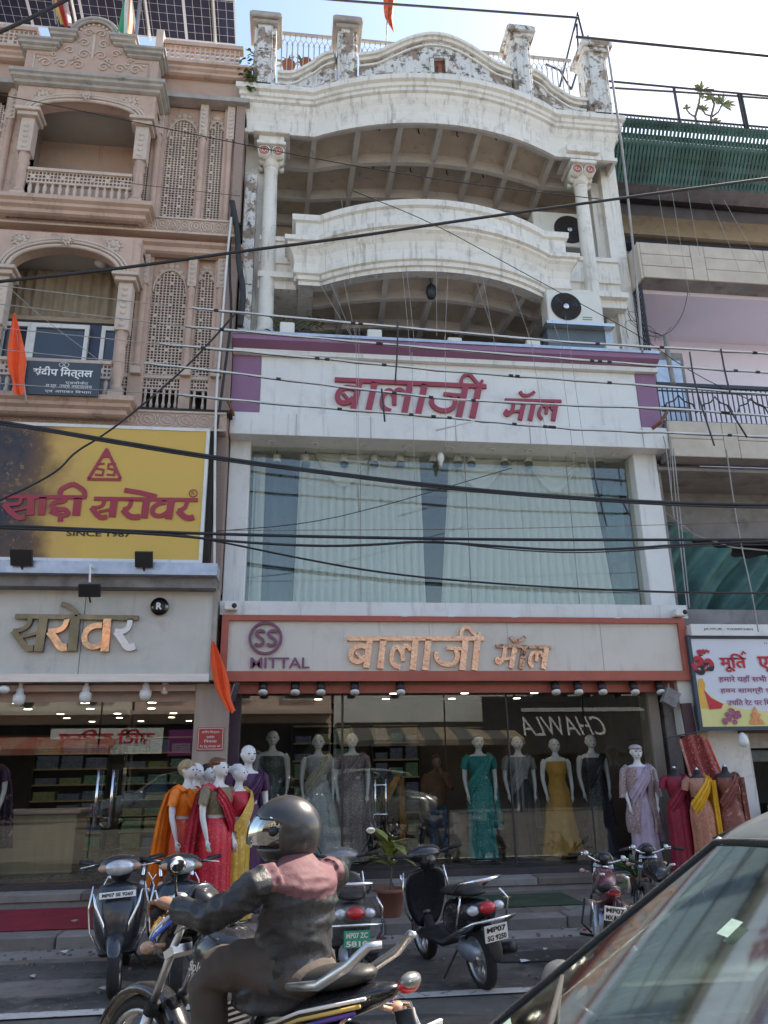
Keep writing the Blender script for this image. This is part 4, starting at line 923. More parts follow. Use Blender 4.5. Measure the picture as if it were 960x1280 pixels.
# ================================================================ grey stone sign
gs = thing('stone_sign', 'grey marble shop board with raised mirror steel Devanagari letters', 'sign', (-3, 10.3, 2.7))
b = MB(); b.box(LX0, -2.66, 10.28, 10.6, 2.78, 3.857); b.box(-2.652, XL-.085, 10.28, 10.6, 2.78, 3.857); b.build('panel', mat('grey_marble_panel', (.57, .55, .5), .4, var=.07, scale=3, streak=((.38, .36, .32), 4, .55, .8), stain=((.37, .35, .32), 2.5, .55, .8)), gs)
b = MB(); b.box(LX0, XL-.08, 10.25, 10.6, 2.68, 2.777); b.build('bottom_trim', m['alu'], gs)
b = MB(); b.box(XL-.083, XL-.02, 10.26, 10.62, 2.70, 3.9); b.build('end_trim', m['stone_grey'], gs)
def fS(x, y): q = W(x/3.2, y/3.2+700, 10.27); return (q.x, q.z)
SAR = [[([(66, 228), (556, 234)], 17, 0)],
  [([(128, 238), (118, 266), (88, 284), (58, 286)], 15), ([(58, 286), (88, 324), (110, 358), (138, 354)], 21), ([(84, 312), (168, 290)], 11, 0), ([(180, 236), (158, 368)], 30, 0)],
  [([(274, 238), (262, 272), (236, 286), (198, 288)], 18), ([(202, 288), (228, 322), (248, 354), (272, 350)], 26)],
  [([(306, 238), (292, 366)], 32, 0)],
  [([(250, 178), (284, 186), (316, 224)], 17)],
  [([(412, 264), (372, 266), (340, 296), (344, 340), (384, 354), (428, 326)], 20), ([(434, 238), (422, 368)], 28, 0)],
  [([(524, 238), (520, 272), (498, 290), (464, 288)], 18), ([(468, 288), (496, 326), (514, 356), (544, 346)], 25)]]
k2 = 10.4/961/3.2*1.05
stripes = mat('mirror_steel_letters_lit', (.45, .33, .26), .16, 1., var=.35, scale=7, bump=.5, bscale=6, stain=((.75, .4, .25), 5, .5, .6), stain2=((.08, .25, .17), 4, .6, .68))  # lit copy of the mirror steel: warm and green reflections put into its colour
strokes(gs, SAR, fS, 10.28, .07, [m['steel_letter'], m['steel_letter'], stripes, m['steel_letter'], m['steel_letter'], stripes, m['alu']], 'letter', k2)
c0 = fS(640, 188); b = M_('s'); b.lathe([(.115, -.07), (.115, 0)], (c0[0], 10.28, c0[1]), 28, axis='y'); b.build('registered_mark', m['steel_letter'], gs)
b = M_('s'); b.lathe([(.078, -.074), (.078, 0)], (c0[0], 10.28, c0[1]), 24, axis='y'); b.build('registered_mark', m['black'], gs)
text(gs, 'R', c0[0], c0[1], .075, .09, 10.205, m['wtext'], name='registered_mark', bold=.04)
# ================================================================ left shop
sh = thing('saree_shop', 'glass fronted shop under the grey marble board', 'shop', (-3, 10.5, 0.28))
b = MB(); b.box(LX0, -1.203, 10.45, 10.5, 2.58, 2.66); b.build('lintel_panel', m['stone_pink'], sh)
b = MB(); b.box(LX0, -1.2, 10.62, 10.66, 2.46, 2.6); b.build('lintel_panel', m['stone_pink'], sh)
b = MB(); b.bbox(-1.2, -.76, 10.45, 10.95, .27, 2.675, .008); b.build('shop_pillar', mat('pale_veined_stone_cladding', (.36, .28, .23), .5, var=.12, scale=2.5, stretch=(3, 3, .3), bump=.1), sh)
b = MB(); b.box(LX0-2, -.95, 10.9, 19, .1, .28); b.build('shop_floor', m['floor_in'], sh)
b = MB(); b.box(LX0-2, -.95, 10.9, 19, 2.62, 2.72); b.build('shop_ceiling', m['ceil'], sh)
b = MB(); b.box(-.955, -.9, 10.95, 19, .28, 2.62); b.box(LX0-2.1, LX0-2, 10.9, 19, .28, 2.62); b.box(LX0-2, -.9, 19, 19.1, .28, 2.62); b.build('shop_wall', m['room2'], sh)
for a, c in ((LX0, -3.72), (-3.70, -2.40), (-2.38, -1.2)):
    g = MB(); g.box(a, c, 10.60, 10.612, .28, 2.46); g.build('window_pane', m['glass_low'], sh)
for hx in (-2.15, -2.33):
    h = M_('s'); z0_, z1_ = .95, 1.62; h.tube([(hx, 10.5, z0_), (hx, 10.5, z1_)], .016, 10); ho = h.build('door_handle', m['chrome'], sh)
    for zz in (z0_+.08, z1_-.08): h = MB(); h.tube([(hx, 10.5, zz), (hx, 10.6, zz)], .008, 6); h.build('handle_stud', m['chrome'], ho)
b = MB(); b.box(LX0, -1.2, 10.5, 10.7, .27, .33); b.build('threshold', m['darkrod'], sh)
# ================================================================ building on the right
rb = thing('right_building', 'right hand building with beige stone balcony bands and lilac wall', 'building', (8, 10.4, 0))
RX1 = 11.5
x0 = XR+.06
def clad(z0, z1, y, xa, xb, lay=3, wcol=((0, .9), (.9, 1.15), (1.15, 2.25), (2.25, 2.5), (2.5, 3.6), (3.6, 3.85), (3.85, 5.8))):
    b = MB(); b.box(xa, xb, y+.02, y+.35, z0, z1); b.build('parapet', m['grey'], rb)
    for k, (a, c) in enumerate(wcol):
        if xa+c > xb+.3: c = xb-xa
        n = lay if k % 2 == 0 else 1
        for j in range(n):
            h = (z1-z0)/n; s = MB(); s.bbox(xa+a+.004, xa+c-.004, y-.012+random.uniform(0, .004), y+.018, z0+j*h+.004, z0+(j+1)*h-.004, .004); s.build('stone_slab', m['beige'], rb)
clad(9.35, 10.05, 10.4, x0, RX1, 3)
clad(6.08, 6.68, 10.34, x0, RX1, 2)
# left return of the upper band and the slanting soffit beam
b = MB(); b.box(x0-.04, x0, 10.4, 12.6, 9.33, 10.05); b.box(x0-.28, x0-.04, 10.95, 12.6, 9.2, 9.95); b.build('parapet', m['beige'], rb)
for zz in (9.6, 9.82):
    pass
b = MB(); b.box(x0-.02, RX1, 10.75, 13.0, 9.28, 9.36); b.build('balcony_slab', m['purple'], rb)
b = MB(); b.box(x0-.02, RX1, 10.72, 13.0, 6.0, 6.08); b.build('balcony_slab', m['grey'], rb)
b = MB(); b.box(x0, RX1, 12.2, 12.4, 6.08, 9.3); b.build('lilac_wall', m['purple'], rb)
b = MB(); b.box(x0, RX1, 12.6, 12.8, 9.3, 13.2); b.build('upper_wall', mat('mauve_grey_plaster', (.36, .36, .42), .9, var=.15), rb)
b = MB(); b.box(x0+.1, RX1, 12.3, 12.6, 11.8, 12.25); b.build('beam', mat('tan_plaster_beam', (.36, .29, .2), .9, var=.2, stain=((.2, .17, .15), 3, .5, .7)), rb)
b = MB(); b.box(x0+.1, RX1, 12.35, 12.6, 11.6, 11.7); b.box(x0+.9, RX1, 12.3, 12.6, 11.0, 11.08); b.build('window_frame', m['iron'], rb)
for i in range(30):
    b = MB(); b.box(x0+.9+i*.16, x0+.925+i*.16, 12.4, 12.43, 10.05, 11.0); b.build('window_bar', m['iron'], rb)
b = MB(); b.box(x0-.05, RX1, 12.62, 16, 13.0, 13.2); b.box(x0-.05, RX1, 12.8, 20, 3.4, 12.3); b.build('body', m['grey'], rb)
b = MB(); b.box(x0-.06, x0+.0, 10.9, 12.6, 10.0, 13.0); b.build('side_wall', mat('slate_blue_side_wall', (.16, .17, .2), .9, var=.1), rb)
# diagonal iron lattice at the balcony's left end
lt = thing('lattice_screen', 'dark diagonal iron lattice closing the end of the lilac balcony', 'screen', (x0, 10.5, 7.9))
def PL(t, z): return (x0-.02+.0*t, 10.5+t*1.6, z)
b = MB()
for a in ((0, 7.85, 1, 7.85), (0, 9.28, 1, 9.28), (0, 7.85, 0, 9.28), (1, 7.85, 1, 9.28)):
    b.tube([PL(a[0], a[1]), PL(a[2], a[3])], .025, 4)
b.build('frame', m['iron'], lt)
lat = MB()
for sg_ in (1, -1):
    for i in range(-12, 30):
        t0, z0_ = i/16., 7.85 if sg_ > 0 else 9.28
        t1 = t0+.9; z1_ = z0_+sg_*1.43
        ta, tb = max(0, t0), min(1, t1)
        if tb <= ta: continue
        lat.tube([PL(ta, z0_+(ta-t0)/.9*sg_*1.43), PL(tb, z0_+(tb-t0)/.9*sg_*1.43)], .014, 4)
lat.build('lattice', m['iron'], lt, kind='stuff')
# balcony railing with pointed loops
rg = thing('balcony_railing', 'black iron railing with pointed loops before the lilac wall', 'railing', (8, 10.5, 6.68))
b = MB(); b.box(x0-.1, RX1, 10.46, 10.52, 7.36, 7.42); b.build('top_rail', m['iron'], rg); b = MB(); b.box(x0-.1, RX1, 10.48, 10.5, 7.27, 7.29); b.build('rail', m['iron'], rg)
b = MB(); b.box(x0-.1, RX1, 10.47, 10.51, 6.72, 6.75); b.build('rail', m['iron'], rg)
bm = MB(); bm.tube([(0, 10.49, 6.73), (0, 10.49, 7.38)], .011, 5); bme = bm.mesh('bar', m['iron'])
for i in range(50):
    o = bpy.data.objects.new('bar', bme); link(o, rg); o.location = (x0-.08+i*.085, 0, 0)
lm_ = MB(); lm_.tube([(0, 10.47, 6.9), (.06, 10.47, 7.05), (.2, 10.47, 7.1), (.28, 10.47, 7.2), (.36, 10.47, 7.1), (.5, 10.47, 7.05), (.56, 10.47, 6.9)], .013, 5); lme = lm_.mesh('scroll', m['iron'])
for i in range(7):
    o = bpy.data.objects.new('scroll', lme); link(o, rg); o.location = (x0+.06+i*.62, 0, 0)
# old cooler cabinet and grey shutter boxes behind the railing
t = thing('cooler_cabinet', 'weathered grey metal cabinet behind the balcony railing beside the purple sign end', 'cabinet', (6.55, 11.3, 6.1))
b = MB(); b.bbox(6.08, 6.72, 11.2, 11.9, 6.1, 8.42, .01); b.build('cabinet', m['grey'], t); b = MB(); b.bbox(6.16, 6.64, 11.17, 11.21, 7.35, 8.25, .006); b.build('door', m['galv'], t); b = MB(); b.bbox(6.16, 6.64, 11.17, 11.21, 6.3, 7.25, .006); b.build('door', m['galv'], t)
t = thing('metal_box', 'narrow grey metal box between the mauve sign end and the balcony cabinet', 'box', (5.95, 11.0, 6.3))
b = MB(); b.bbox(5.80, 6.05, 10.95, 11.3, 6.7, 8.35, .01); b.build('case', m['galv'], t); b = MB(); b.bbox(5.8, 6.03, 10.93, 10.96, 7.6, 8.25, .006); b.build('lid', m['grey'], t)
# under the lower band: concrete soffit, beam, dark opening, green cloth
b = MB(); b.box(x0-.1, RX1, 10.6, 13.0, 5.95, 6.0); b.box(x0-.1, RX1, 11.6, 11.9, 5.15, 5.95); b.build('concrete_beam', m['grey'], rb)
b = MB(); b.box(x0, RX1, 12.0, 12.1, 3.4, 6.0); b.build('dark_opening', m['dark'], rb)
b = MB(); b.box(x0-.16, x0-.02, 10.7, 11.3, 3.7, 6.1); b.build('side_pier', m['grey'], rb)
def cloth(u, v):
    X = x0-.02+5.0*u; top = 5.35-.62*math.sin(min(1, u*1.9)*math.pi/2)+.1*u; 
    ph = (u*5+.9*(1-v))*7
    zt_ = 5.4-1.1*(u*2.0)**.6 if u < .25 else 5.4-1.1*.5**.6-.22*(u-.25)
    return (X, 10.95+.17*math.sin(ph*1.3+2*v)*(1-v*.4)+.08*math.sin(ph*3.1+u*5), 3.72+(zt_-3.72)*v)
b = M_('s'); b.grid(cloth, 120, 26); tag(b.build('shade_cloth', m['green_cloth']), 'dark green shade cloth hung in folds under the concrete balcony', 'cloth')
b = MB(); b.tube([(x0+.0, 10.9, 5.42), (x0+.5, 10.9, 5.0), (x0+1.1, 10.9, 4.8), (x0+2.2, 10.9, 4.72), (x0+5, 10.9, 4.5)], .014, 5); tag(b.build('rope', m['thread']), 'pale rope holding the top edge of the green shade cloth', 'rope')
b = MB(); b.box(x0-.2, RX1, 10.52, 11.2, 3.46, 3.73); b.build('lintel', m['grey'], rb)
# green shade net on the roof terrace edge: strips with light between
b = MB(); b.box(x0-.1, RX1, 12.35, 12.55, 12.75, 13.2); b.build('net_beam', m['darkrod'], rb)
b = MB(); b.box(x0-.1, RX1, 10.9, 12.34, 12.72, 12.8); b.build('roof_slab', m['grey'], rb)  # unseen slab added behind the net to block the sky between its bands
nt_ = thing('shade_net', 'green slatted shade net sagging below the roof railing on the right', 'net', (8, 10.5, 11.98))
for i in range(70):
    xx = x0-.15+i*.075
    b = MB(); b.add([(xx, 10.42, 12.78), (xx+.05, 10.42, 12.78), (xx+.05+.12, 11.25, 12.08), (xx+.12, 11.25, 12.08)], [(0, 1, 2, 3)])
    b.add([(xx, 10.42, 12.79), (xx+.05, 10.42, 12.79), (xx+.17, 11.25, 12.09), (xx+.12, 11.25, 12.09)], [(3, 2, 1, 0)]); b.build('strip', m['green_cloth'], nt_)
for k in range(6):
    b = MB(); yy = 10.46+k*.135; zz = 12.745-k*.11; b.box(x0-.15, RX1, yy, yy+(.155 if k > 3 else .12), zz-.02, zz-.012); b.build('net_band', m['green_cloth'], nt_)
# roof railing right
rr_ = thing('mesh_railing', 'thin wire mesh railing along the roof on the right', 'railing', (8, 10.5, 12.78))
b = MB(); b.box(x0-.1, RX1, 10.5, 10.53, 12.8, 12.87); b.build('rail', m['darkrod'], rr_); b = MB(); b.box(x0-.1, RX1, 10.5, 10.53, 12.94, 12.965); b.build('rail', m['darkrod'], rr_)
b = MB(); b.box(x0-.1, RX1, 10.5, 10.525, 13.71, 13.74); b.build('rail', m['darkrod'], rr_)
wm = MB()
for i in range(150): wm.box(x0-.1+i*.035, x0-.1+i*.035+.003, 10.51, 10.514, 12.96, 13.72)
for i in range(60): wm.box(x0-.1+i*.07, x0-.1+i*.07+.02, 10.51, 10.53, 12.87, 12.94)
wm.build('mesh', m['thread'], rr_, kind='stuff')
for xx in (6.95, 8.25, 8.3, 9.75):
    b = MB(); b.box(xx, xx+.03, 10.49, 10.54, 12.87, 13.72); b.build('post', m['darkrod'], rr_)
# ================================================================ right shop and its banner
rs = thing('idol_shop', 'small dark shop below the printed banner on the right', 'shop', (8, 10.5, .27))
b = MB(); b.box(XR+.0, XR+.75, 10.58, 10.8, .27, 3.46); b.build('wall', m['white'], rs)
b = MB(); b.box(XR+.1, RX1, 10.9, 18, 3.2, 3.3); b.build('shop_ceiling', m['room2'], rs)
b = MB(); b.box(XR+.1, RX1, 18, 18.1, .1, 3.3); b.box(RX1, RX1+.1, 10.9, 18, .1, 3.3); b.build('shop_wall', m['room2'], rs)
b = MB(); b.box(XR+.1, RX1, 10.63, 18, .1, .28); b.build('shop_floor', m['floor_in'], rs)
b = MB(); b.box(XR+.6, RX1, 10.62, 10.72, 1.78, 1.98); b.build('lintel', m['stone_grey'], rs); b = MB(); b.box(XR+.6, RX1, 10.5, 10.6, 1.98, 2.12); b.build('awning_roll', mat('brown_tarpaulin', (.12, .08, .07), .8), rs)
g = MB(); g.box(XR+.75, RX1, 10.66, 10.67, .28, 1.78); g.build('window_pane', m['glass_low'], rs)
b = MB(); b.box(7.35, 7.42, 10.6, 10.68, .28, 1.78); b.build('door_frame', m['alu'], rs)
b = MB(); b.box(XR+.75, XR+1.5, 10.7, 10.75, 1.6, 1.75); b.build('window_print', m['grey'], rs)
bn = board('banner', 'white printed banner of the idol shop with a red om and Hindi lines', 'sign', (5.62, 9.4, 2.06, 3.26), 10.28, .06, mat('white_flex_print', (.66, .69, .76), .5, var=.04), m['slate'], .05)
b = MB(); b.box(5.62, 9.4, 10.22, 10.34, 3.30, 3.46); b.build('top_strip', m['white_clean'], bn)
text(bn, 'JAYPUR : 9300893402', 6.18, 3.385, .75, .04, 10.219, m['btext']); text(bn, 'JAI MAHARAJ', 7.3, 3.38, .6, .04, 10.219, m['btext'])
b = MB(); b.prism([(5.62, 2.06), (9.4, 2.06), (9.4, 2.2), (7.6, 2.21), (6.8, 2.24), (6.2, 2.3), (5.9, 2.4), (5.62, 2.62)], 10.273, 10.278); b.build('printed_border', mat('lemon_print', (.72, .68, .28), .5, var=.05), bn)
b = MB(); b.prism([(5.63, 2.58), (5.66, 2.70), (5.71, 2.71), (5.74, 2.62), (5.70, 2.48), (5.73, 2.30), (5.64, 2.31)], 10.268, 10.272); b.build('printed_drape', mat('orange_print', (.8, .42, .06), .5), bn)
b = MB(); b.prism([(5.71, 2.55), (5.80, 2.44), (5.96, 2.36), (5.92, 2.30), (5.75, 2.29)], 10.263, 10.267); b.build('printed_drape', mat('red_print', (.6, .03, .05), .5), bn)
q = W(877, 827, 10.27)
text(bn, 'ॐ', q.x+.01, q.z-.012, .34, .35, 10.274, m['btext'], bold=.05); text(bn, 'ॐ', q.x, q.z, .34, .35, 10.268, m['redtext'], bold=.045)
q = W(920, 828, 10.27); text(bn, 'मूित', q.x-.02-.02, q.z-.005, .40, .26, 10.274, m['redtext'], bold=.03)
b = MB(); stroke(b, [(q.x+.10, q.z+.1), (q.x+.13, q.z+.15), (q.x+.17, q.z+.12)], .022, 10.268, .003); b.build('lettering', m['redtext'], bn)
text(bn, 'एवं', q.x+.50, q.z-.0, .34, .28, 10.274, m['redtext'], bold=.03); text(bn, 'पोशाक', q.x+1.15, q.z+.01, .8, .26, 10.274, m['redtext'], bold=.03)
text(bn, 'पोशाक', 7.25, 2.83, .55, .12, 10.274, mat('blue_print', (.04, .05, .25), .5), bold=.03)
text(bn, '।। श्री महालक्ष्मी नमः ।।', 7.1, 3.2, .75, .05, 10.274, m['btext'])
pr = mat('magenta_print', (.3, .04, .12), .5)
for zz, s_, x1_, in ((2.70, 'हमारे यहाँ सभी भगवान की पोशाक', 7.6), (2.54, 'हवन सामग्री पूजा पाठ का सामान', 7.6), (2.38, 'उचित रेट पर िमलता है ।', 7.0)):
    xa = 5.95 if zz > 2.4 else 6.02
    text(bn, s_, (xa+x1_)/2, zz, x1_-xa, .105, 10.270, pr, bold=.012)
# printed figures along the bottom: plain little seated shapes and flowers
cols = [((.35, .1, .18), 'f'), ((.75, .3, .12), 's'), ((.12, .13, .2), 's'), ((.75, .5, .12), 'v'), ((.06, .05, .06), 'c')]
for k, (cc, ty) in enumerate(cols):
    cx_ = 6.05+k*.36; mt_ = mat('figure_print', cc, .5, var=.35, scale=40); b = MB()
    if ty == 'f':
        for a in range(14): b.lathe([(.035, -.002), (.035, 0)], (cx_+random.uniform(-.12, .12), 10.262-.0008*a, 2.18+random.uniform(-.07, .12)), 8, axis='y')
    elif ty == 'c': b.lathe([(.15, -.002), (.15, 0)], (cx_+.08, 10.262, 2.22), 24, axis='y')
    else:
        b.prism([(cx_-.11, 2.09), (cx_+.11, 2.09), (cx_+.09, 2.14), (cx_+.05, 2.17), (cx_+.08, 2.22), (cx_+.035, 2.24), (cx_+.03, 2.28), (cx_, 2.33), (cx_-.03, 2.28), (cx_-.035, 2.24), (cx_-.08, 2.22), (cx_-.05, 2.17), (cx_-.09, 2.14)], 10.259, 10.262)
    b.build('printed_figure', mt_, bn)
b = MB(); b.box(5.4, 5.62, 10.4, 10.6, 1.95, 2.7); b.box(5.62, 5.65, 10.34, 10.5, 2.0, 2.68); b.build('side_panel', m['acwhite'], bn)
# boards leaning beside the right window
bb = MB(); bb.bbox(0, .16, 0, .03, 0, 2.1, .004); o = tag(bb.build('maroon_board', m['maroon']), 'tall maroon board leaning beside the lavender mannequin', 'board'); place(o, (5.5, 10.36, .28), ry=R(-3))
bb = MB(); bb.bbox(0, .14, 0, .02, 0, 1.85, .004); o = tag(bb.build('plywood_plank', m['wood']), 'bare plywood plank leaning right of the tall maroon board', 'board'); place(o, (5.68, 10.40, .5), ry=R(-3))
# ================================================================ central shop below
cs = thing('garment_shop', 'central glass fronted garment shop under the cream sign', 'shop', (2.4, 10.7, .28))
b = MB(); b.box(XL+.04, XR-.1, 10.55, 11.0, .27, .34); b.box(XL+.2, 2.0, 11.0, 12.2, .27, .36); b.box(2.9, 5.2, 11.0, 12.2, .27, .36); b.build('display_plinth', m['darkrod'], cs)
b = MB(); b.box(XL+.3, XR-.3, 11.0, 14.5, .1, .28); b.build('shop_floor', m['floor_in'], cs)
b = MB(); b.box(XL+.05, XR-.1, 10.9, 14.5, 2.72, 2.8); b.build('shop_ceiling', m['ceil'], cs)
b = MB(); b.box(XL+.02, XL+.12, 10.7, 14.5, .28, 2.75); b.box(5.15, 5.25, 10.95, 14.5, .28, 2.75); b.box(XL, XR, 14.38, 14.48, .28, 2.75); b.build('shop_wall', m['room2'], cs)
b = MB(); b.bbox(XL+.06, -.62, 10.6, 10.95, .27, 2.68, .01); b.build('door_pier', mat('dark_maroon_pier', (.045, .02, .04), .5), cs)
b = MB(); b.bbox(5.05, 5.2, 10.62, 10.95, .27, 2.68, .01); b.build('door_pier', mat('beige_ribbed_pier', (.24, .2, .16), .6), cs)
b = MB(); b.bbox(5.3, 5.5, 10.7, 11.0, .27, 2.68, .01); b.build('door_pier', m['grey'], cs)
for a, c in ((-.62, .72), (.74, 2.12), (2.14, 3.0), (3.02, 4.1), (4.12, 5.05)):
    g = MB(); g.box(a, c, 10.70, 10.712, .34, 2.66); g.build('window_pane', m['glass_low'], cs)
b = MB(); b.box(.715, .745, 10.69, 10.73, .34, 2.66); b.build('mullion', m['darkrod'], cs)
b = MB(); b.box(3.0, 3.02, 10.69, 10.73, .34, 2.66); b.build('mullion', m['darkrod'], cs)
for zz in (.85, 1.05):
    pass
h = M_('s')
for hx in (1.16, 1.30): h.tube([(hx, 10.66, .95), (hx, 10.66, 1.45)], .01, 8)
for zz in (1.02, 1.38): h.tube([(1.14, 10.66, zz), (1.32, 10.66, zz)], .009, 8)
h.build('door_handle', m['chrome'], cs)
# shelves of folded cloth at the back of the shop
import colorsys
shelfcols = [mat('folded_cloth', colorsys.hsv_to_rgb(random.random(), .5, .3), .9, var=.3, scale=20) for _ in range(6)]
def rack(x0, x1, y, z0, z1, lbl):
    t = thing('cloth_rack', lbl, 'shelf', ((x0+x1)/2, y, z0)); n = 7
    b = MB(); b.box(x0, x1, y+.3, y+.34, z0, z1); b.box(x0-.03, x0, y, y+.34, z0, z1); b.box(x1, x1+.03, y, y+.34, z0, z1); b.build('carcass', m['stone_dark'], t)
    for j in range(n+1): b = MB(); zz = z0+(z1-z0)*j/n; b.box(x0, x1, y+.001, y+.3, zz-.012, zz+.012); b.build('shelf', m['wood'], t)
    for j in range(n):
        for mi in range(3):
            b = MB(); zz = z0+(z1-z0)*j/n+.013; xx = x0+.03+mi*(x1-x0)/3
            for k in range(random.randint(3, 6)): b.box(xx+random.uniform(0, .02), xx+(x1-x0)/3-.05, y+.02, y+.26, zz+k*.038, zz+k*.038+.033)
            b.build('cloth_pile', random.choice(shelfcols), t, kind='stuff')
rack(1.5, 2.3, 14.0, .28, 2.3, 'shelf of folded cloth at the back of the central shop')
rack(.1, 1.1, 14.0, .28, 2.3, 'shelf of folded cloth at the back left of the central shop')
rack(-4.6, -3.3, 15.5, .28, 2.2, 'shelf of folded cloth deep inside the left shop')
rack(-3.0, -1.8, 15.5, .28, 2.2, 'shelf of folded cloth deep inside the left shop nearest its pillar')
# counter in the left shop
t = thing('shop_counter', 'wooden counter with cloth on it inside the left shop', 'counter', (-3.6, 12.4, .28)); b = MB(); b.bbox(-4.8, -2.9, 12.0, 12.6, .28, 1.05, .01); b.build('case', m['wood'], t); b = MB(); b.bbox(-4.85, -2.85, 11.95, 12.65, 1.05, 1.1, .01); b.build('top', m['stone_pale'], t)
# lit ceiling lamps
def ceiling_lamp(x, y, z, lbl, g, grp):
    t = thing('ceiling_lamp', lbl, 'lamp', (x, y, z), grp)
    b = M_('s'); b.lathe([(.085, .0), (.085, -.008)], (x, y, z), 14); b.build('rim', m['alu'], t)
    b = MB(); b.lathe([(.062, -.009), (.062, -.012)], (x, y, z), 12); b.build('lens', m['leddot'], t); return t
for i in range(4):
    for j in range(6):
        ceiling_lamp(-4.3+i*1.0+.2*(j % 2), 11.4+j*1.2, 2.615, 'small lit round lamp in the ceiling of the left shop', i, 'ceiling lamps of the left shop')
for i in range(4):
    for j in range(3):
        ceiling_lamp(.5+i*1.15, 11.35+j*1.0, 2.715, 'small lit round lamp in the ceiling of the central shop', i, 'ceiling lamps of the central shop')
# ================================================================ far side of the street (seen only in the glass, and it throws light back)
def opp(x0, x1, h, col, seed, lbl, awn=None):
    t = thing('house', lbl, 'building', ((x0+x1)/2, -8, 0)); random.seed(seed)
    mt = mat('painted_house_wall', col, .85, var=.1, scale=1, streak=((col[0]*.6, col[1]*.6, col[2]*.6), 5, .58, .8))
    b = MB(); b.box(x0, x1, -16, -8.2, 0, h); b.build('wall', mt, t)
    n = max(2, int((x1-x0)/2.2)); fl = int((h-3.2)/3)
    for f in range(fl):
        for i in range(n):
            cx = x0+(i+.5)*(x1-x0)/n; z = 4.1+f*3; w = .55
            fr = MB(); fr.box(cx-w-.07, cx+w+.07, -8.2, -8.12, z-.07, z+1.47); fo = fr.build('window', m['white'], t); p = MB(); p.box(cx-w, cx+w, -8.13, -8.1, z, z+1.4); p.build('pane', m['dark'], fo)
        b = MB(); b.box(x0, x1, -8.2, -7.5, 3.5+f*3, 3.64+f*3); b.build('floor_band', mt, t)
    b = MB(); b.box(x0+.1, x1-.1, -8.22, -8.15, .1, 3.2); b.build('shop_front', m['dark'], t)
    b = MB(); b.box(x0, x1, -8.25, -8.0, h, h+.5); b.build('parapet', mt, t)
    return t
opp(-22, -12.5, 9, (.5, .42, .33), 1, 'buff house across the street, far left of the row')
opp(-12.4, -5.6, 8.2, (.66, .6, .5), 2, 'cream house across the street with the white shop sign')
opp(-5.5, 1.6, 6.6, (.6, .45, .38), 3, 'brick pink house across the street with the purple sign')
opp(1.7, 8.6, 6.0, (.68, .67, .63), 4, 'pale grey house across the street with the awning')
opp(8.7, 16, 6.4, (.5, .5, .47), 5, 'low grey house across the street beside the pale grey one')
opp(16.1, 26, 7.5, (.5, .5, .5), 6, 'grey house at the right end of the row across the street')
def mir(px, py, yg=10.7, Y=28.9): q = W(px, py, Y); return (q.x, q.z)     # what the glass mirrors at that spot
a, c = mir(62, 944), mir(205, 910)
t = board('shop_sign', 'white sign with red writing on the cream house across the street', 'sign', (a[0], c[0], a[1], c[1]), -7.6, .08, m['white_clean'])
o = text(t, 'सिटी किराना', (a[0]+c[0])/2, (a[1]+c[1])/2+.15, (c[0]-a[0])*.85, .5, -7.5, m['redtext'], bold=.03)
for v in o.data.vertices: v.co.y = -7.515
for v in o.data.vertices: v.co.x = (a[0]+c[0])-v.co.x
a2, c2 = mir(210, 945), mir(275, 912)
t = board('shop_sign', 'purple sign with yellow writing across the street', 'sign', (a2[0], c2[0], a2[1], c2[1]), -7.6, .08, mat('purple_sign_board', (.2, .03, .16), .5))
a3, c3 = mir(655, 925), mir(755, 890)
t = board('shop_sign', 'dark sign with white script across the street', 'sign', (a3[0]-1.5, c3[0]+1.5, a3[1]-.5, c3[1]+.6), -7.6, .08, m['dark'])
o = text(t, 'CHAWLA', (a3[0]+c3[0])/2, (a3[1]+c3[1])/2, (c3[0]-a3[0]), .7, -7.5, m['wtext'], shear=.5, bold=.0)
for v in o.data.vertices: v.co.y = -7.515; v.co.x = (a3[0]+c3[0])-v.co.x
def awning(x0, x1, z, lbl, c1, c2):
    t = thing('awning', lbl, 'awning', ((x0+x1)/2, -7, z)); n = int((x1-x0)/.6)
    for i in range(n):
        xa = x0+(x1-x0)*i/n; xb = x0+(x1-x0)*(i+1)/n-.004; b = MB()
        b.add([(xa, -8.1, z+.5), (xb, -8.1, z+.5), (xb, -6.3, z), (xa, -6.3, z), (xa, -6.3, z-.2), (xb, -6.3, z-.2)], [(0, 1, 2, 3), (3, 2, 5, 4)]); b.build('awning_strip', c1 if i % 2 else c2, t)
awning(-12, -5.8, 2.35, 'rust red awning under the white sign across the street', mat('rust_awning', (.3, .1, .07), .8), mat('tan_awning', (.3, .16, .12), .8))
awning(1.8, 8.4, 2.5, 'dark and buff striped awning across the street', mat('dark_awning', (.08, .08, .08), .8), mat('buff_awning', (.25, .2, .14), .8))
random.seed(11)
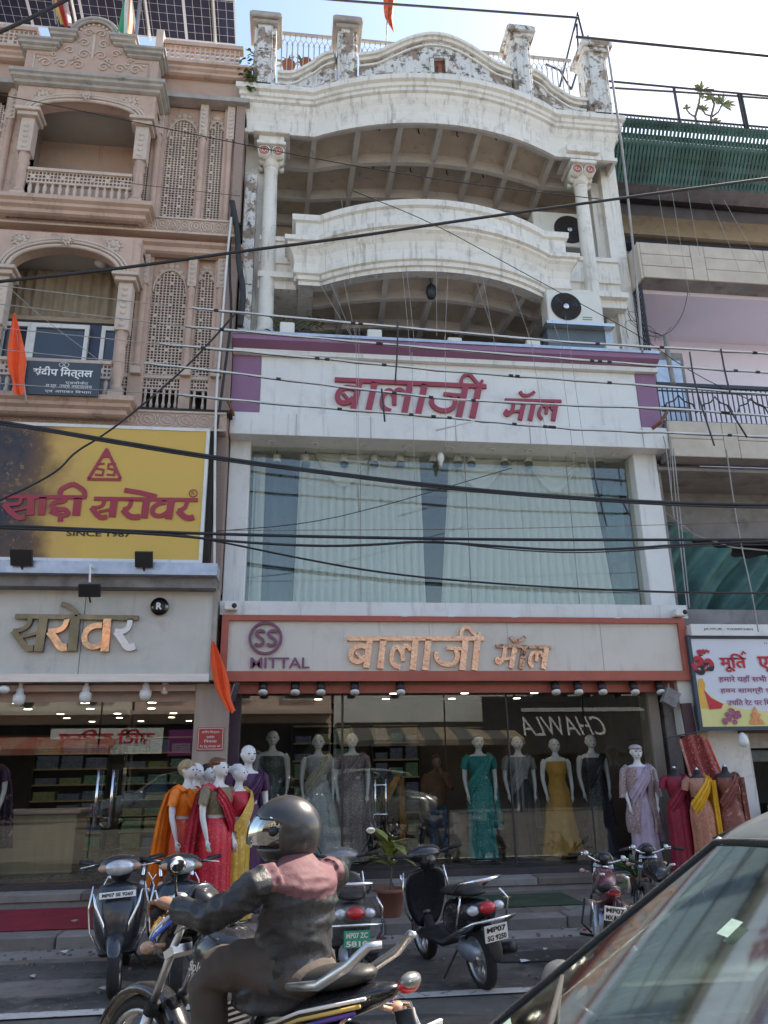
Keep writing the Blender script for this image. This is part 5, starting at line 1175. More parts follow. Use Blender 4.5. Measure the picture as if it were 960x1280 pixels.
# ================================================================ solar panels on the left roof
sp = thing('solar_array', 'dark blue solar panels on a steel frame over the sandstone roof', 'solar panels', (-3, 11.5, 13))
pv = mat('solar_cell_glass', (.012, .02, .05), .5, var=.25, scale=2, spec=.2)
pl = mat('solar_grid_lines', (.42, .5, .6), .5, var=.05)
O_ = Vector((-6.55, 12.6, 16.2)); ux = Vector((1, 0, 0)); uy = Vector((0, -3, .8)).normalized(); un = ux.cross(uy)
def PP(a, b_, h=0): return O_+ux*a+uy*b_+un*h
cell = MB(); cell.add([PP(0, 0)-O_, PP(.155, 0)-O_, PP(.155, .155)-O_, PP(0, .155)-O_], [(0, 1, 2, 3)])
for pi in range(5):
    x0p = pi*1.03; x1p = x0p+1.0
    b = MB(); vs = [PP(x0p, 0), PP(x1p, 0), PP(x1p, 3.9), PP(x0p, 3.9)]; vs += [v+un*.03 for v in vs]
    b.add(vs, [(0,3,2,1),(4,5,6,7),(0,1,5,4),(1,2,6,5),(2,3,7,6),(3,0,4,7)]); fixn(b.build('panel', pv, sp))
    g = MB()
    for i in range(7):
        a = x0p+.0+i*.1667; wd = .0035 if 0 < i < 6 else .014
        g.add([PP(a-wd, 0, .034), PP(a+wd, 0, .034), PP(a+wd, 3.9, .034), PP(a-wd, 3.9, .034)], [(0, 1, 2, 3)])
    for j in range(25):
        a = j*.1625; wd = .0025 if j % 12 else .016
        g.add([PP(x0p, a-wd, .036), PP(x1p, a-wd, .036), PP(x1p, a+wd, .036), PP(x0p, a+wd, .036)], [(0, 1, 2, 3)])
    g.build('grid_line', pl, sp, kind='stuff')
for a in (.35, 1.9, 3.35, 4.7):
    b = MB(); b.tube([PP(a, -.05, .08), PP(a, 3.9, .08)], .035, 4); b.build('beam', m['alu'], sp)
b = MB(); b.tube([PP(0, .9, .13), PP(5.15, .9, .13)], .03, 4); b.build('beam', m['galv'], sp)
for a in (.5, 3.3):
    b = MB(); p = PP(a, .9, -.1); b.tube([(p.x, p.y, 12.9), tuple(p)], .035, 6); b.build('post', m['galv'], sp)
# ================================================================ flags
def flag(name, label, pole, pts, cols, wid, th=.0, ncol=None):
    """cloth hung down along pts (a ragged folded strip); cols: one material per length-wise band"""
    t = thing(name, label, 'flag', pole[0]); b = MB(); b.tube(pole, .012, 6); b.build('pole', m['thread'], t)
    nb_ = len(cols); P = [Vector(p) for p in pts]; n = 16
    def at(t_):
        s_ = t_*(len(P)-1); i = min(int(s_), len(P)-2); return P[i].lerp(P[i+1], s_-i)
    for k in range(nb_):
        b = M_('s')
        def fn(u, v):
            c = at(v); w = wid(v); uu = (k+u)/nb_
            return (c.x+(uu-.5)*w, c.y+.05*math.sin(uu*11+v*4)*min(1, w*4), c.z+.02*math.sin(uu*9))
        b.grid(fn, 10, n); b.build('cloth' if nb_ == 1 else 'cloth_band', cols[k], t)
    return t
w0, w1 = W(105, 628, 0) if 0 else W(22, 492, 9.75), W(20, 392, 9.75)
flag('saffron_flag', 'narrow saffron flag drooping on the lower balcony beside the dark name board', [tuple(W(33, 503, 9.72)), tuple(W(18, 392, 9.75))], [W(18, 392, 9.72), W(19, 430, 9.70), W(20, 460, 9.68), W(25, 494, 9.70)], [m['saffron']], lambda v: .03+.22*math.sin(min(1, v*1.25)*math.pi*.8)**1.2)
flag('saffron_flag', 'saffron pennant hanging between the marble board and the cream sign', [tuple(W(270, 852, 10.1)), tuple(W(265, 798, 10.15))], [W(266, 802, 10.1), W(270, 825, 10.08), W(276, 850, 10.05), W(281, 870, 10.02), W(290, 890, 10.0)], [m['saffron']], lambda v: .03+.16*math.sin(min(1, v*1.2)*math.pi*.85))
og = mat('orange_red_flag_cloth', (.62, .1, .02), .7, var=.5, scale=12)
flag('red_flag', 'red and gold religious flag hanging in front of the solar panels', [tuple(W(62, -30, 9.9)), tuple(W(70, 30, 9.9))], [W(72, -15, 9.9), W(76, 8, 9.88), W(84, 34, 9.86)], [mat('gold_cloth', (.5, .3, .08), .7, var=.3), mat('red_print_cloth', (.5, .04, .03), .7, var=.4, scale=20), mat('pale_print_cloth', (.45, .3, .3), .7, var=.4, scale=20)], lambda v: .30-.12*v)
flag('tricolour_flag', 'folded saffron, white and green flag beside the carved pediment', [tuple(W(160, 44, 9.95)), tuple(W(158, -30, 9.95))], [W(160, -12, 9.93), W(158, 12, 9.9), W(157, 44, 9.9)], [mat('green_flag_cloth', (.03, .28, .14), .7), m['wtext'], mat('pale_saffron_cloth', (.7, .3, .15), .7)], lambda v: .1+.15*v)
flag('orange_flag', 'tattered orange flag on a thin pole above the white parapet', [tuple(W(483, 62, 11.0)), tuple(W(485, -30, 11.0))], [W(485, -25, 11.0), W(486, 0, 11.0), W(486, 22, 11.0), W(492, 40, 11.0)], [og], lambda v: .2*(1-v**3)+.01)
# ================================================================ air conditioners
def ac(label, x0, x1, z0, z1, y, fan_x, mark=True):
    t = thing('air_conditioner', label, 'air conditioner', ((x0+x1)/2, y, z0)); b = MB(); b.bbox(x0, x1, y, y+.3, z0, z1, .015); b.build('case', m['acwhite'], t)
    r = (z1-z0)*.40; cz = (z0+z1)/2
    f = MB(); f.lathe([(r, -.004), (r, .0)], (fan_x, y-.002, cz), 30, axis='y'); f.build('fan_opening', m['stone_dark'], t)
    g = MB()
    for k in range(1, 7):
        rr = r*k/6; g.tube([(fan_x+rr*math.cos(a*math.pi/14), y-.012, cz+rr*math.sin(a*math.pi/14)) for a in range(29)], .0035, 4, caps=False)
    for k in range(12): a = k*math.pi/6; g.tube([(fan_x, y-.014, cz), (fan_x+r*math.cos(a), y-.014, cz+r*math.sin(a))], .003, 4)
    g.build('grille', m['iron'], t, kind='stuff')
    for k in range(3):
        a = k*2.094+.4; f = MB(); f.add([(fan_x+.03*math.cos(a), y-.007, cz+.03*math.sin(a)), (fan_x+r*.9*math.cos(a-.35), y-.007, cz+r*.9*math.sin(a-.35)), (fan_x+r*.92*math.cos(a+.3), y-.009, cz+r*.92*math.sin(a+.3))], [(0, 1, 2)]); f.build('blade', m['black'], t)
    f = M_('s'); f.ell((fan_x, y-.015, cz), (.05, .015, .05), 12, 6); f.build('hub', m['alu'], t)
    return t
a = ac('off white air conditioner on a grey stand at the right end of the lower terrace', 3.95, 4.85, 8.24, 8.86, 10.2, 4.26)
p = W(730, 398, 10.19); q = MB(); q.box(p.x-.02, p.x+.14, 10.196, 10.2, p.z+.02, p.z+.035); q.box(p.x-.02, p.x+.14, 10.196, 10.2, p.z-.02, p.z-.005); q.build('green_mark', mat('green_print', (.03, .3, .15), .5), a)
t = thing('steel_stand', 'grey steel stand and shelf under the lower air conditioner', 'stand', (4.4, 10.3, 7.8))
b = MB(); b.box(3.95, 5.0, 10.3, 10.5, 7.84, 8.2); b.build('panel', mat('blue_grey_sheet', (.1, .13, .16), .5), t); b = MB(); b.box(3.9, 5.02, 10.15, 10.55, 8.2, 8.25); b.build('shelf', m['alu'], t)
b = MB(); b.box(4.9, 5.02, 10.28, 10.3, 7.8, 8.2); b.build('bracket', m['galv'], t)
ac('off white air conditioner behind the right column on the upper terrace', 4.22, 5.12, 10.5, 11.24, 11.2, 4.9)
# ================================================================ lamps and cameras
def flood(label, px, py, y=10.25):
    p = W(px, py, y); t = thing('flood_lamp', label, 'lamp', (p.x, p.y, p.z-.1), 'white box lamps along the top of the upper sign')
    b = MB(); b.bbox(p.x-.11, p.x+.11, y-.06, y+.16, p.z-.1, p.z+.1, .012); b.build('case', m['acwhite'], t)
    b = MB(); b.lathe([(.05, -.008), (.06, -.008), (.06, .0)], (p.x, y+.02, p.z-.1), 16); b.build('lens', m['alu'], t)
    b = MB(); b.box(p.x-.02, p.x+.02, y+.14, y+.3, p.z-.16, p.z-.1); b.build('bracket', m['galv'], t)
flood('white box lamp over the left mauve end of the upper sign, below the leaves', 359, 412)
flood('white box lamp on the sign top just left of the letter la', 468, 421)
flood('white box lamp on the sign top above the end of the big crimson word', 568, 431)
flood('white box lamp on the sign top left of the air conditioner stand', 666, 434)
flood('white box lamp on the sign top by the foot of the right column', 765, 440)
def spot_(label, px, py, y, grp, big=1.0):                # black can lamp under the cream sign
    p = W(px, py, y); t = thing('can_lamp', label, 'lamp', tuple(p), grp); R_ = Matrix.Rotation(.35, 3, 'X')
    b = M_('s'); a0, a1 = p+Vector((0, 0, .06)), p+Vector((0, -.05, -.07)); b.tube([a0, a1], .055*big, 16); b.build('body', m['black'], t)
    b = M_('s'); b.tube([a1, a1+Vector((0, -.012, -.028))], .06*big, 16); b.build('rim', m['bulbw'], t)
    b = MB(); b.box(p.x-.01, p.x+.01, y-.01, y+.01, p.z+.06, 2.69); b.build('stem', m['black'], t)
for i, px in enumerate((329, 369, 401, 443, 500, 693, 721, 751, 791, 823)):
    spot_(['first black can lamp under the cream sign, by the dark pier', 'second black can lamp from the left under the cream sign', 'third black can lamp from the left under the cream sign', 'black can lamp under the left end of the copper word', 'black can lamp under the middle of the copper word', 'black can lamp right below the small copper word', 'black can lamp just right of the small copper word', 'black can lamp above the reflected white script', 'black can lamp above the capped lavender mannequin', 'black can lamp at the right end under the cream sign'][i], px, 858, 10.45, 'black can lamps under the cream sign')
def bulb(label, px, py, y=10.42, s=1.0):
    p = W(px, py, y); t = thing('bulb_lamp', label, 'lamp', tuple(p), 'white bulb lamps under the marble board')
    b = M_('s'); b.lathe([(.012, .22*s), (.02, .2*s), (.025, .12*s), (.045, .1*s), (.05, .04*s), (.072*s, .03*s), (.078*s, -.03*s), (.06*s, -.08*s), (.02, -.1*s)], tuple(p), 18); b.build('globe', m['bulbw'], t)
    b = MB(); b.tube([p+Vector((0, 0, .2*s)), Vector((p.x, p.y, 2.68))], .008, 6); b.build('stem', m['black'], t)
bulb('white bulb lamp left of the glass door handles', 24, 872); bulb('white bulb lamp above the glass door handles', 107, 869); bulb('white bulb lamp near the shop pillar', 182, 866); bulb('small high white bulb lamp nearest the shop pillar', 206, 861, 10.5, .7)
p = W(5, 862, 10.3); b = M_('s'); b.ell(tuple(p), (.07, .07, .05), 12, 8); tag(b.build('dome_camera', m['bulbw']), 'white dome camera under the left end of the marble board', 'camera')
def cam_box(label, px, py, y=10.3):
    p = W(px, py, y); t = thing('security_camera', label, 'camera', tuple(p)); b = MB(); b.bbox(p.x-.09, p.x+.08, y-.06, y+.1, p.z-.055, p.z+.055, .014); b.build('case', m['bulbw'], t)
    b = M_('s'); b.ell((p.x+.045, y-.062, p.z), (.035, .02, .035), 14, 8); b.build('lens', m['black'], t)
cam_box('white security camera at the left end of the ledge', 289, 758); cam_box('white security camera at the right end of the ledge', 850, 766)
def black_flood(label, px, py, y=9.85, w=.13, h=.1):
    p = W(px, py, y); t = thing('black_flood_lamp', label, 'lamp', tuple(p)); M = Matrix.Rotation(.5, 3, 'X')
    b = MB(); b.obox(tuple(p), (w*2, .05, h*2), M); b.build('case', m['black'], t); b = MB(); b.tube([p+Vector((0, .03, -h)), p+Vector((0, .1, -h-.05))], .012, 6); b.build('bracket', m['darkrod'], t)
    for k in range(5): b = MB(); b.obox(tuple(p+M@Vector((0, .03, -h*.8+k*h*.4))), (w*1.8, .012, .01), M); b.build('fin', m['darkrod'], t)
black_flood('black flood lamp at the bottom left of the yellow hoarding', 27, 697); black_flood('black flood lamp at the bottom right of the yellow hoarding', 180, 699, w=.11)
black_flood('black flood lamp hung from a white arm before the marble board', 112, 738, 9.8, .13, .08)
b = MB(); a0 = W(113, 706, 9.8); a1 = W(112, 728, 9.8); b.tube([a0, a1], .014, 6); b.tube([a0, a0+Vector((-.0, .3, -.06))], .014, 6); tag(b.build('lamp_arm', m['bulbw']), 'white steel arm holding the flood lamp before the marble board', 'bracket')
for i, (px, lb) in enumerate(((346, 'left end'), (382, 'second from the left'), (430, 'third from the left'), (468, 'just left of the dark gap'), (500, 'above the left of the dark gap'), (541, 'above the dark gap'), (572, 'first right of the dark gap'), (589, 'second right of the dark gap'), (630, 'above the right sheer curtain'), (660, 'above the middle of the right curtain'), (748, 'above the far right curtain'))):
    p = W(px, 576, 10.95); t = thing('track_lamp', 'cylindrical track lamp inside the first floor window, '+lb, 'lamp', tuple(p), 'track lamps inside the first floor window')
    b = M_('s'); b.tube([p+Vector((0, 0, .08)), p+Vector((0, -.02, -.04))], .06, 14); b.build('body', m['bulbw'], t)
    b = M_('s'); b.tube([p+Vector((0, -.02, -.04)), p+Vector((0, -.025, -.1))], .062, 14); b.build('rim', m['slate'], t)
    b = MB(); b.tube([p+Vector((0, 0, .08)), Vector((p.x, p.y, 6.44))], .01, 6); b.build('stem', m['black'], t)
b = M_('s'); p = W(551, 574, 10.6); b.lathe([(.03, .1), (.05, .06), (.055, .0), (.03, -.05), (.015, -.12)], tuple(p), 14); tag(b.build('bullet_camera', m['bulbw']), 'white camera hanging from the soffit in front of the dark window gap', 'camera')
t = thing('floodlight', 'grey box floodlight bracketed under the right end of the cream sign', 'lamp', tuple(W(838, 870, 10.35)))
p = W(838, 872, 10.35); b = MB(); b.obox(tuple(p), (.2, .1, .22), Matrix.Rotation(.5, 3, 'Y')); b.build('case', m['grey'], t); b = MB(); b.tube([p+Vector((0, .05, .1)), p+Vector((.05, .1, .22))], .015, 6); b.build('bracket', m['galv'], t)
p = W(294, 865, 10.3); t = thing('floodlight', 'dark slim floodlight behind the saffron pennant', 'lamp', tuple(p)); b = MB(); b.obox(tuple(p), (.06, .1, .24), Matrix.Rotation(.25, 3, 'Y')); b.build('case', m['darkrod'], t)
b = MB(); b.obox(tuple(p+Vector((-.036, 0, 0))), (.012, .08, .2), Matrix.Rotation(.25, 3, 'Y')); b.build('lens', m['galv'], t)
t = board('notice', 'small red notice with white Hindi text on the veined shop pillar', 'sign', (-1.14, -.81, 1.84, 2.12), 10.43, .015, mat('red_notice', (.42, .05, .04), .5)); 
for zz, s_, w_ in ((2.06, 'संदीप िमत्तल', .22), (2.0, 'एडवोकेट', .1), (1.95, 'िनवास', .16), (1.885, 'गेट हेतु संपर्क करें', .26)): text(t, s_, -.975, zz, w_, .038, 10.427, m['wtext'])
for bx in ((-1.13, -.82, 1.85, 1.855), (-1.13, -.82, 2.105, 2.11), (-1.13, -1.125, 1.855, 2.105), (-.825, -.82, 1.855, 2.105)): b = MB(); b.box(bx[0], bx[1], 10.426, 10.43, bx[2], bx[3]); b.build('border', m['wtext'], t)
# ================================================================ plants
def leaf(mb, base, d, L, w, droop=.3, up=Vector((0, 0, 1)), n=5):
    d = Vector(d).normalized(); s = d.cross(up)
    if s.length < .05: s = Vector((1, 0, 0))
    s.normalize(); P = Vector(base); vs = []
    for i in range(n+1):
        t = i/n; ww = w*math.sin(math.pi*min(1, t*.92+.06))**.8
        c = P+d*L*t+Vector((0, 0, -droop*L*t*t)); vs += [c-s*ww, c+up*(-ww*.25), c+s*ww]
    mb.add(vs, [f for i in range(n) for f in ((i*3, i*3+1, i*3+4, i*3+3), (i*3+1, i*3+2, i*3+5, i*3+4))])
def potted(label, loc, h, nleaf, L, w, pr_=.14, ph=.24, mt='leaf', spread=.6, potm='terracotta', stem=True):
    x, y, z = loc; t = thing('potted_plant', label, 'plant', loc)
    b = M_('s'); b.lathe([(pr_*.68, 0), (pr_*.72, .01), (pr_*.95, ph*.86), (pr_*1.08, ph*.87), (pr_*1.08, ph), (pr_*.95, ph), (pr_*.9, ph*.9), (.001, ph*.88)], loc, 22); b.build('pot', m[potm], t)
    b = MB(); 
    if stem: b.tube([(x, y, z+ph*.8), (x+.02, y, z+ph+h*.5), (x-.01, y, z+ph+h*.8)], [.014, .011, .006], 6)
    b.build('stem', m['stem'], t) if stem else None
    for i in range(nleaf):
        lf = MB(); a = i*2.4+random.random()*.4; e = random.uniform(.25, 1.25); zz = z+ph*.9+(h*.35+h*.45*i/nleaf if stem else 0)
        leaf(lf, (x, y, zz), (math.cos(a)*spread, math.sin(a)*spread, e), L*random.uniform(.7, 1.15), w*random.uniform(.8, 1.1), random.uniform(.2, .7)); lf.build('leaf', m[mt], t)
potted('potted plant with broad leaves in a terracotta pot between the scooters', (1.10, 8.75, .137), .62, 16, .36, .06, .145, .27, mt='leafy')
potted('potted palm-like plant with arching leaves below the capped lavender mannequin', (4.15, 9.55, .137), .3, 30, .62, .026, .11, .2, spread=.8, stem=False)
potted('low dark plant in a pot on the right of the parked motorcycle', (4.55, 9.6, .137), .1, 16, .3, .02, .1, .16, spread=.9, stem=False)
t = thing('terrace_plant', 'bushy green plant drooping over the upper sign by the left column', 'plant', tuple(W(385, 415, 10.5)))
random.seed(3)
for k in range(3):
    c0 = W(352+k*34, 418, 10.5); b = MB(); b.tube([c0, c0+Vector((.05, -.02, .15)), c0+Vector((.2, -.1, .22))], .008, 5); b.build('stem', m['stem'], t)
for k in range(46):
    q_ = W(random.uniform(338, 412), random.uniform(398, 420), 10.42); lf = MB(); leaf(lf, q_, (random.uniform(-1, 1), random.uniform(-.8, .2), random.uniform(-.4, .5)), random.uniform(.12, .22), .014, .5); lf.build('leaf', m['leaf'], t)
t = thing('creeper', 'dark creeper growing on the joint between the sandstone roof and the white parapet', 'plant', tuple(W(312, 100, 10.3)))
for k in range(70):
    q_ = W(random.gauss(312, 5), random.choice([random.uniform(60, 105), random.uniform(85, 112)]), 10.22); lf = MB(); leaf(lf, q_, (random.uniform(-1, 1), random.uniform(-.8, 0), random.uniform(-1, .5)), random.uniform(.05, .11), .025, .5); lf.build('leaf', m['leaf'], t)
def rooftop(label, px, py, y, n, L, mt, sz=.04):
    t = thing('roof_plant', label, 'plant', tuple(W(px, py, y)))
    c0 = W(px, py, y); b = M_('s'); b.lathe([(.09, 0), (.12, .2), (.13, .2), (.12, .17), (.001, .17)], (c0.x, c0.y, c0.z-.25), 14); b.build('pot', m['terracotta'], t)
    for k in range(n): lf = MB(); a = random.random()*6.28; leaf(lf, c0+Vector((random.uniform(-.1, .1), 0, -.05)), (math.cos(a), math.sin(a)*.6, random.uniform(.4, 1.6)), L*random.uniform(.6, 1.2), sz*.4, .4); lf.build('leaf', m[mt], t)
rooftop('yellow green potted plant behind the roof railing at the left pier', 361, 78, 11.0, 16, .3, 'leafy'); rooftop('reddish potted shrub behind the roof railing right of the yellow green one', 383, 76, 11.0, 12, .22, 'leaf', .06)
# frangipani on the right roof
t = thing('frangipani', 'bare branched frangipani with yellow green leaf rosettes on the right roof', 'plant', tuple(W(882, 158, 10.9)))
Yf = 10.9
def br(pts, r0): b = MB(); b.tube([W(*p, Yf) for p in pts], [r0*(1-.4*i/len(pts)) for i in range(len(pts))], 6); b.build('branch', m['stem'], t)
br([(872, 160), (869, 146), (874, 128), (876, 112)], .028); br([(870, 147), (862, 142), (858, 136)], .018); br([(888, 158), (889, 145), (893, 130), (889, 122)], .026); br([(889, 145), (882, 143), (878, 138)], .018); br([(890, 146), (898, 140), (903, 130)], .02)
for px, py, n, L in ((876, 114, 13, .24), (889, 124, 9, .18), (903, 130, 14, .26), (878, 137, 8, .15), (858, 136, 4, .1), (895, 152, 7, .12)):
    c0 = W(px, py, Yf)
    for k in range(n): lf = MB(); a = k*6.283/n+random.random()*.3; leaf(lf, c0, (math.cos(a), -.25+random.uniform(-.3, .3), math.sin(a)*.9+.15), L*random.uniform(.8, 1.1), .032, .15); lf.build('leaf', m['leafy'], t)
# hanging pot
t = thing('hanging_pot', 'dark wire hanging pot under the middle of the balcony', 'plant pot', tuple(W(540, 360, 10.3))); c0 = W(539, 364, 10.2)
b = M_('s'); b.lathe([(.01, -.15), (.06, -.12), (.09, -.02), (.07, .08), (.02, .14)], tuple(c0), 14); b.build('pot', m['iron'], t); b = MB(); b.tube([c0+Vector((0, 0, .14)), c0+Vector((0, .1, .35))], .008, 5); b.build('chain', m['iron'], t)
# ================================================================ cables
def cable(label, pts, r, mt='cable', Y=8.6, name='cable', cat='cable', group=None, sag=.0, tw=False):
    P = []
    for i, p in enumerate(pts):
        P.append(W(p[0], p[1], p[2] if len(p) > 2 else Y))
    Q = smooth_pts([tuple(p) for p in P], 2) if len(P) > 2 else [tuple(p) for p in P]
    b = M_('s'); b.tube(Q, r, 7); o = b.build(name, m[mt]); tag(o, label, cat, group)
    return o
cable('thick black cable rising across the white balcony to the right edge', [(-60, 358), (0, 352), (150, 336), (295, 315), (430, 298), (560, 278), (760, 250), (960, 223), (1040, 212)], .021)
cable('thick twisted black cable crossing the top of the first floor window', [(-60, 518), (0, 527), (65, 538), (130, 549), (270, 572), (420, 592), (560, 609), (700, 621), (860, 630), (1040, 632)], .022, Y=8.4)
cable('thin strand wound round the thick twisted window cable', [(-60, 522), (0, 530), (65, 540), (130, 552), (270, 575), (420, 594), (560, 612), (700, 623), (860, 633), (1040, 636)], .012, Y=8.38)
cable('straight black cable across the middle of the window and yellow hoarding', [(-60, 655), (0, 657), (270, 668), (560, 674), (760, 675), (1040, 674)], .018, Y=8.4)
cable('black cable dipping below the straight one across the window', [(-60, 657), (0, 660), (200, 667), (300, 678), (400, 683), (470, 681), (530, 676), (640, 684), (700, 688), (780, 686), (860, 680), (1040, 674)], .015, Y=8.35)
cable('thin black cable just below the dipping cable at the right of the window', [(540, 676), (640, 688), (740, 692), (860, 682), (1040, 680)], .008, Y=8.3)
cable('black cable slanting down across the lower half of the window', [(200, 664), (270, 676), (380, 699), (470, 715), (560, 725), (700, 735), (860, 741), (1040, 742)], .012, Y=8.5)
cable('thick black cable crossing the top left corner before the solar panels', [(-30, 53), (0, 40), (40, 22), (83, 0), (120, -20)], .024, Y=7.6)
cable('black cable looping from the yellow hoarding up to the party wall', [(-40, 645), (0, 625), (40, 607), (75, 587), (92, 566), (125, 547), (162, 520), (230, 462), (265, 425), (296, 390)], .013, Y=9.2)
cable('thin dark wire across the upper sandstone arch to the white column', [(-40, 112), (0, 118), (167, 152), (310, 182), (455, 210), (600, 232), (760, 250)], .007, Y=9.0)
cable('thin dark wire slanting down over the balcony front to the iron lattice', [(440, 238), (540, 278), (627, 326), (697, 364), (767, 402), (800, 420), (870, 470), (960, 510)], .006, Y=9.2)
cable('thin dark wire across the upper first floor window', [(270, 664), (385, 655), (480, 632), (545, 613), (640, 585)], .006, Y=9.5)
cable('very thin reddish wire across the window middle', [(273, 663), (560, 662), (760, 658), (1040, 650)], .004, 'rust', 9.4)
cable('thin grey wire across the right roofs', [(140, 225), (167, 230), (300, 245)], .004, 'cable', 9.3)
cable('thick dark pole cable crossing the sky to the steel frame', [(380, -5), (415, 0), (560, 10), (722, 22)], .022, 'darkrod', 10.6)
cable('thick dark cable from the steel frame across the sky on the right', [(720, 46), (760, 50), (860, 60), (1040, 78)], .026, 'darkrod', 10.4)
cable('dark cable just above the roof railing on the right', [(735, 108), (800, 112), (880, 117), (1040, 129)], .02, 'darkrod', 10.6)
cable('thin pale wire across the green shade cloth', [(690, 738), (860, 742), (1040, 742)], .004, 'thread', 9.6)
for k, (y0_, y1_) in enumerate(((357, 386), (380, 408), (410, 430), (437, 455), (480, 493))):
    xe = (240, 233, 200, 182, 223)[k]
    cable(['thin wire running left from the topmost pale conduit', 'thin wire running left from the second pale conduit', 'thin wire running left from the third pale conduit', 'thin wire running left from the fourth pale conduit', 'thin wire running left from the lowest pale conduit'][k], [(-60, y0_-7), (0, y0_), (xe, y1_)], .006, 'thread', 9.0, group='thin wires before the sandstone screens')
cable('fine white cord slanting from the lower arch to the carved screens', [(14, 362), (50, 395), (130, 455)], .004, 'thread', 9.4)
# pale conduits with clips
CON = [[(240, 385), (280, 389), (420, 402), (554, 414), (700, 427), (820, 434), (960, 442), (1040, 447)],
       [(232, 408), (280, 412), (420, 425), (560, 437), (700, 448), (820, 457), (960, 466), (1040, 471)],
       [(200, 430), (280, 437), (430, 451), (560, 464), (700, 474), (840, 484), (960, 493), (1040, 498)],
       [(181, 454), (280, 465), (420, 483), (560, 499), (700, 506), (840, 511), (960, 520), (1040, 525)],
       [(223, 493), (280, 499), (420, 511), (560, 522), (630, 529), (727, 537), (840, 541), (960, 546), (1040, 551)]]
cn = ['topmost', 'second', 'third', 'fourth', 'lowest']
for k, pts in enumerate(CON):
    Yk = 9.0+.02*k; t = thing('conduit', cn[k]+' of the five pale conduits stretched across the shop fronts', 'conduit', tuple(W(*pts[0], Yk)), 'pale conduits stretched across the shop fronts')
    P = [tuple(W(*p, Yk)) for p in pts]; b = M_('s'); b.tube(P, .017, 8); b.build('tube', m['rod'], t)
    b = M_('s'); b.tube([(p[0], p[1]-.01, p[2]-.018+.012*math.sin(i*2.3)) for i, p in enumerate(smooth_pts(P, 2))], .006, 5); b.build('wire', m['cable'], t)
    for j in range(9):
        s_ = random.uniform(.05, .95)*(len(P)-1); i = int(s_); c0 = Vector(P[i]).lerp(Vector(P[i+1]), s_-i); d = (Vector(P[i+1])-Vector(P[i])).normalized()
        b = MB(); b.tube([c0-d*.03, c0+d*.03], .021, 8); b.build('clip', m['cable'], t)
for pts, lb in (([(497, 398), (497, 435), (494, 478)], 'upright dark rod crossing the top conduits near the sign middle'), ([(477, 486), (481, 527)], 'short dark rod over the crimson letter la'), ([(901, 436), (906, 465), (913, 492)], 'dark rod crossing the upper conduits before the lilac wall'), ([(909, 507), (934, 547)], 'slanted dark rod crossing the lower conduits on the right'), ([(862, 440), (868, 480), (893, 557)], 'thin pale rod crossing the conduits before the iron railing')):
    cable(lb, pts, .012, 'darkrod', 8.96, 'rod', 'rod')
cable('short pale tube end lying over the sign bottom edge', [(545, 538), (593, 526)], .012, 'rod', 9.0, 'tube', 'conduit')
cable('thin steel pipe leaning from the right roof pier down to the sign end', [(759, 58), (774, 157), (784.5, 241), (798.5, 380), (803, 440)], .02, 'thread', 9.9, 'pipe', 'pipe')
# bundle of black cables and pale pipe on the party wall
cable('thick black cable bundle at the party wall beside the white pilaster', [(290, 252), (297, 290), (298, 330), (305, 365), (300, 408)], .045, 'cable', 10.1)
cable('black cable sloping away behind the party wall bundle', [(290, 258), (286, 330), (290, 395), (284, 440), (268, 560), (268, 660)], .02, 'cable', 10.15)
cable('pale vertical pipe on the party wall by the carved screens', [(289, 272), (283, 330), (276, 430), (269, 500), (268, 715)], .018, 'rod', 10.05, 'pipe', 'pipe')
for k, pts in enumerate(([(838, 545), (846, 640), (860, 770)], [(842, 560), (852, 660), (862, 760)], [(829, 545), (833, 560), (843, 650)])):
    cable(['outer grey wire hanging beside the right white pier', 'inner grey wire hanging beside the right white pier', 'short grey wire at the top of the right white pier'][k], pts, .009, 'thread', 10.3)
# string-light threads hanging from the balcony
TH = [(545, 300, 546, 420), (404, 270, 408, 360), (427, 250, 438, 355), (470, 240, 470, 350), (508, 335, 518, 430), (503, 340, 514, 460), (593, 345, 618, 420), (604, 350, 620, 440), (640, 360, 668, 440), (445, 400, 447, 590), (449, 410, 448, 590), (515, 440, 518, 600), (556, 420, 557, 560), (664, 430, 690, 590), (700, 440, 720, 600), (707, 395, 735, 590), (741, 560, 745, 600), (835, 500, 840, 620), (400, 355, 442, 425), (414, 355, 444, 432), (430, 352, 446, 430), (690, 400, 705, 440), (560, 345, 556, 440), (780, 300, 800, 420), (860, 240, 875, 320), (905, 250, 950, 330), (840, 240, 862, 370), (822, 235, 840, 330), (888, 250, 925, 340)]
for k, (a, b_, c, d) in enumerate(TH):
    cable('thin thread of unlit string lights hanging down the building fronts', [(a, b_), ((a+c)/2+random.uniform(-1, 1), (b_+d)/2), (c, d)], .0032, 'thread', 9.55 if k < 23 else 10.2, 'light_string', 'string lights', 'threads of unlit string lights')
cable('coiled white light string hanging at the right side of the street', [(908, 562), (916, 620), (926, 680), (940, 740), (948, 790)], .009, 'thread', 10.0, 'light_string', 'string lights')
cable('black wire hanging from the broken pipe over the lilac wall', [(860, 365), (855, 390), (842, 412), (828, 420), (812, 420)], .006, 'cable', 10.2)
for k in range(5):
    a = [(random.uniform(775, 800), random.uniform(380, 430)) for _ in range(2)]+[(random.uniform(805, 850), random.uniform(405, 440)) for _ in range(2)]
    cable('tangled thin black wire by the iron lattice', a, .004, 'cable', 10.25, group='tangled wires by the iron lattice')
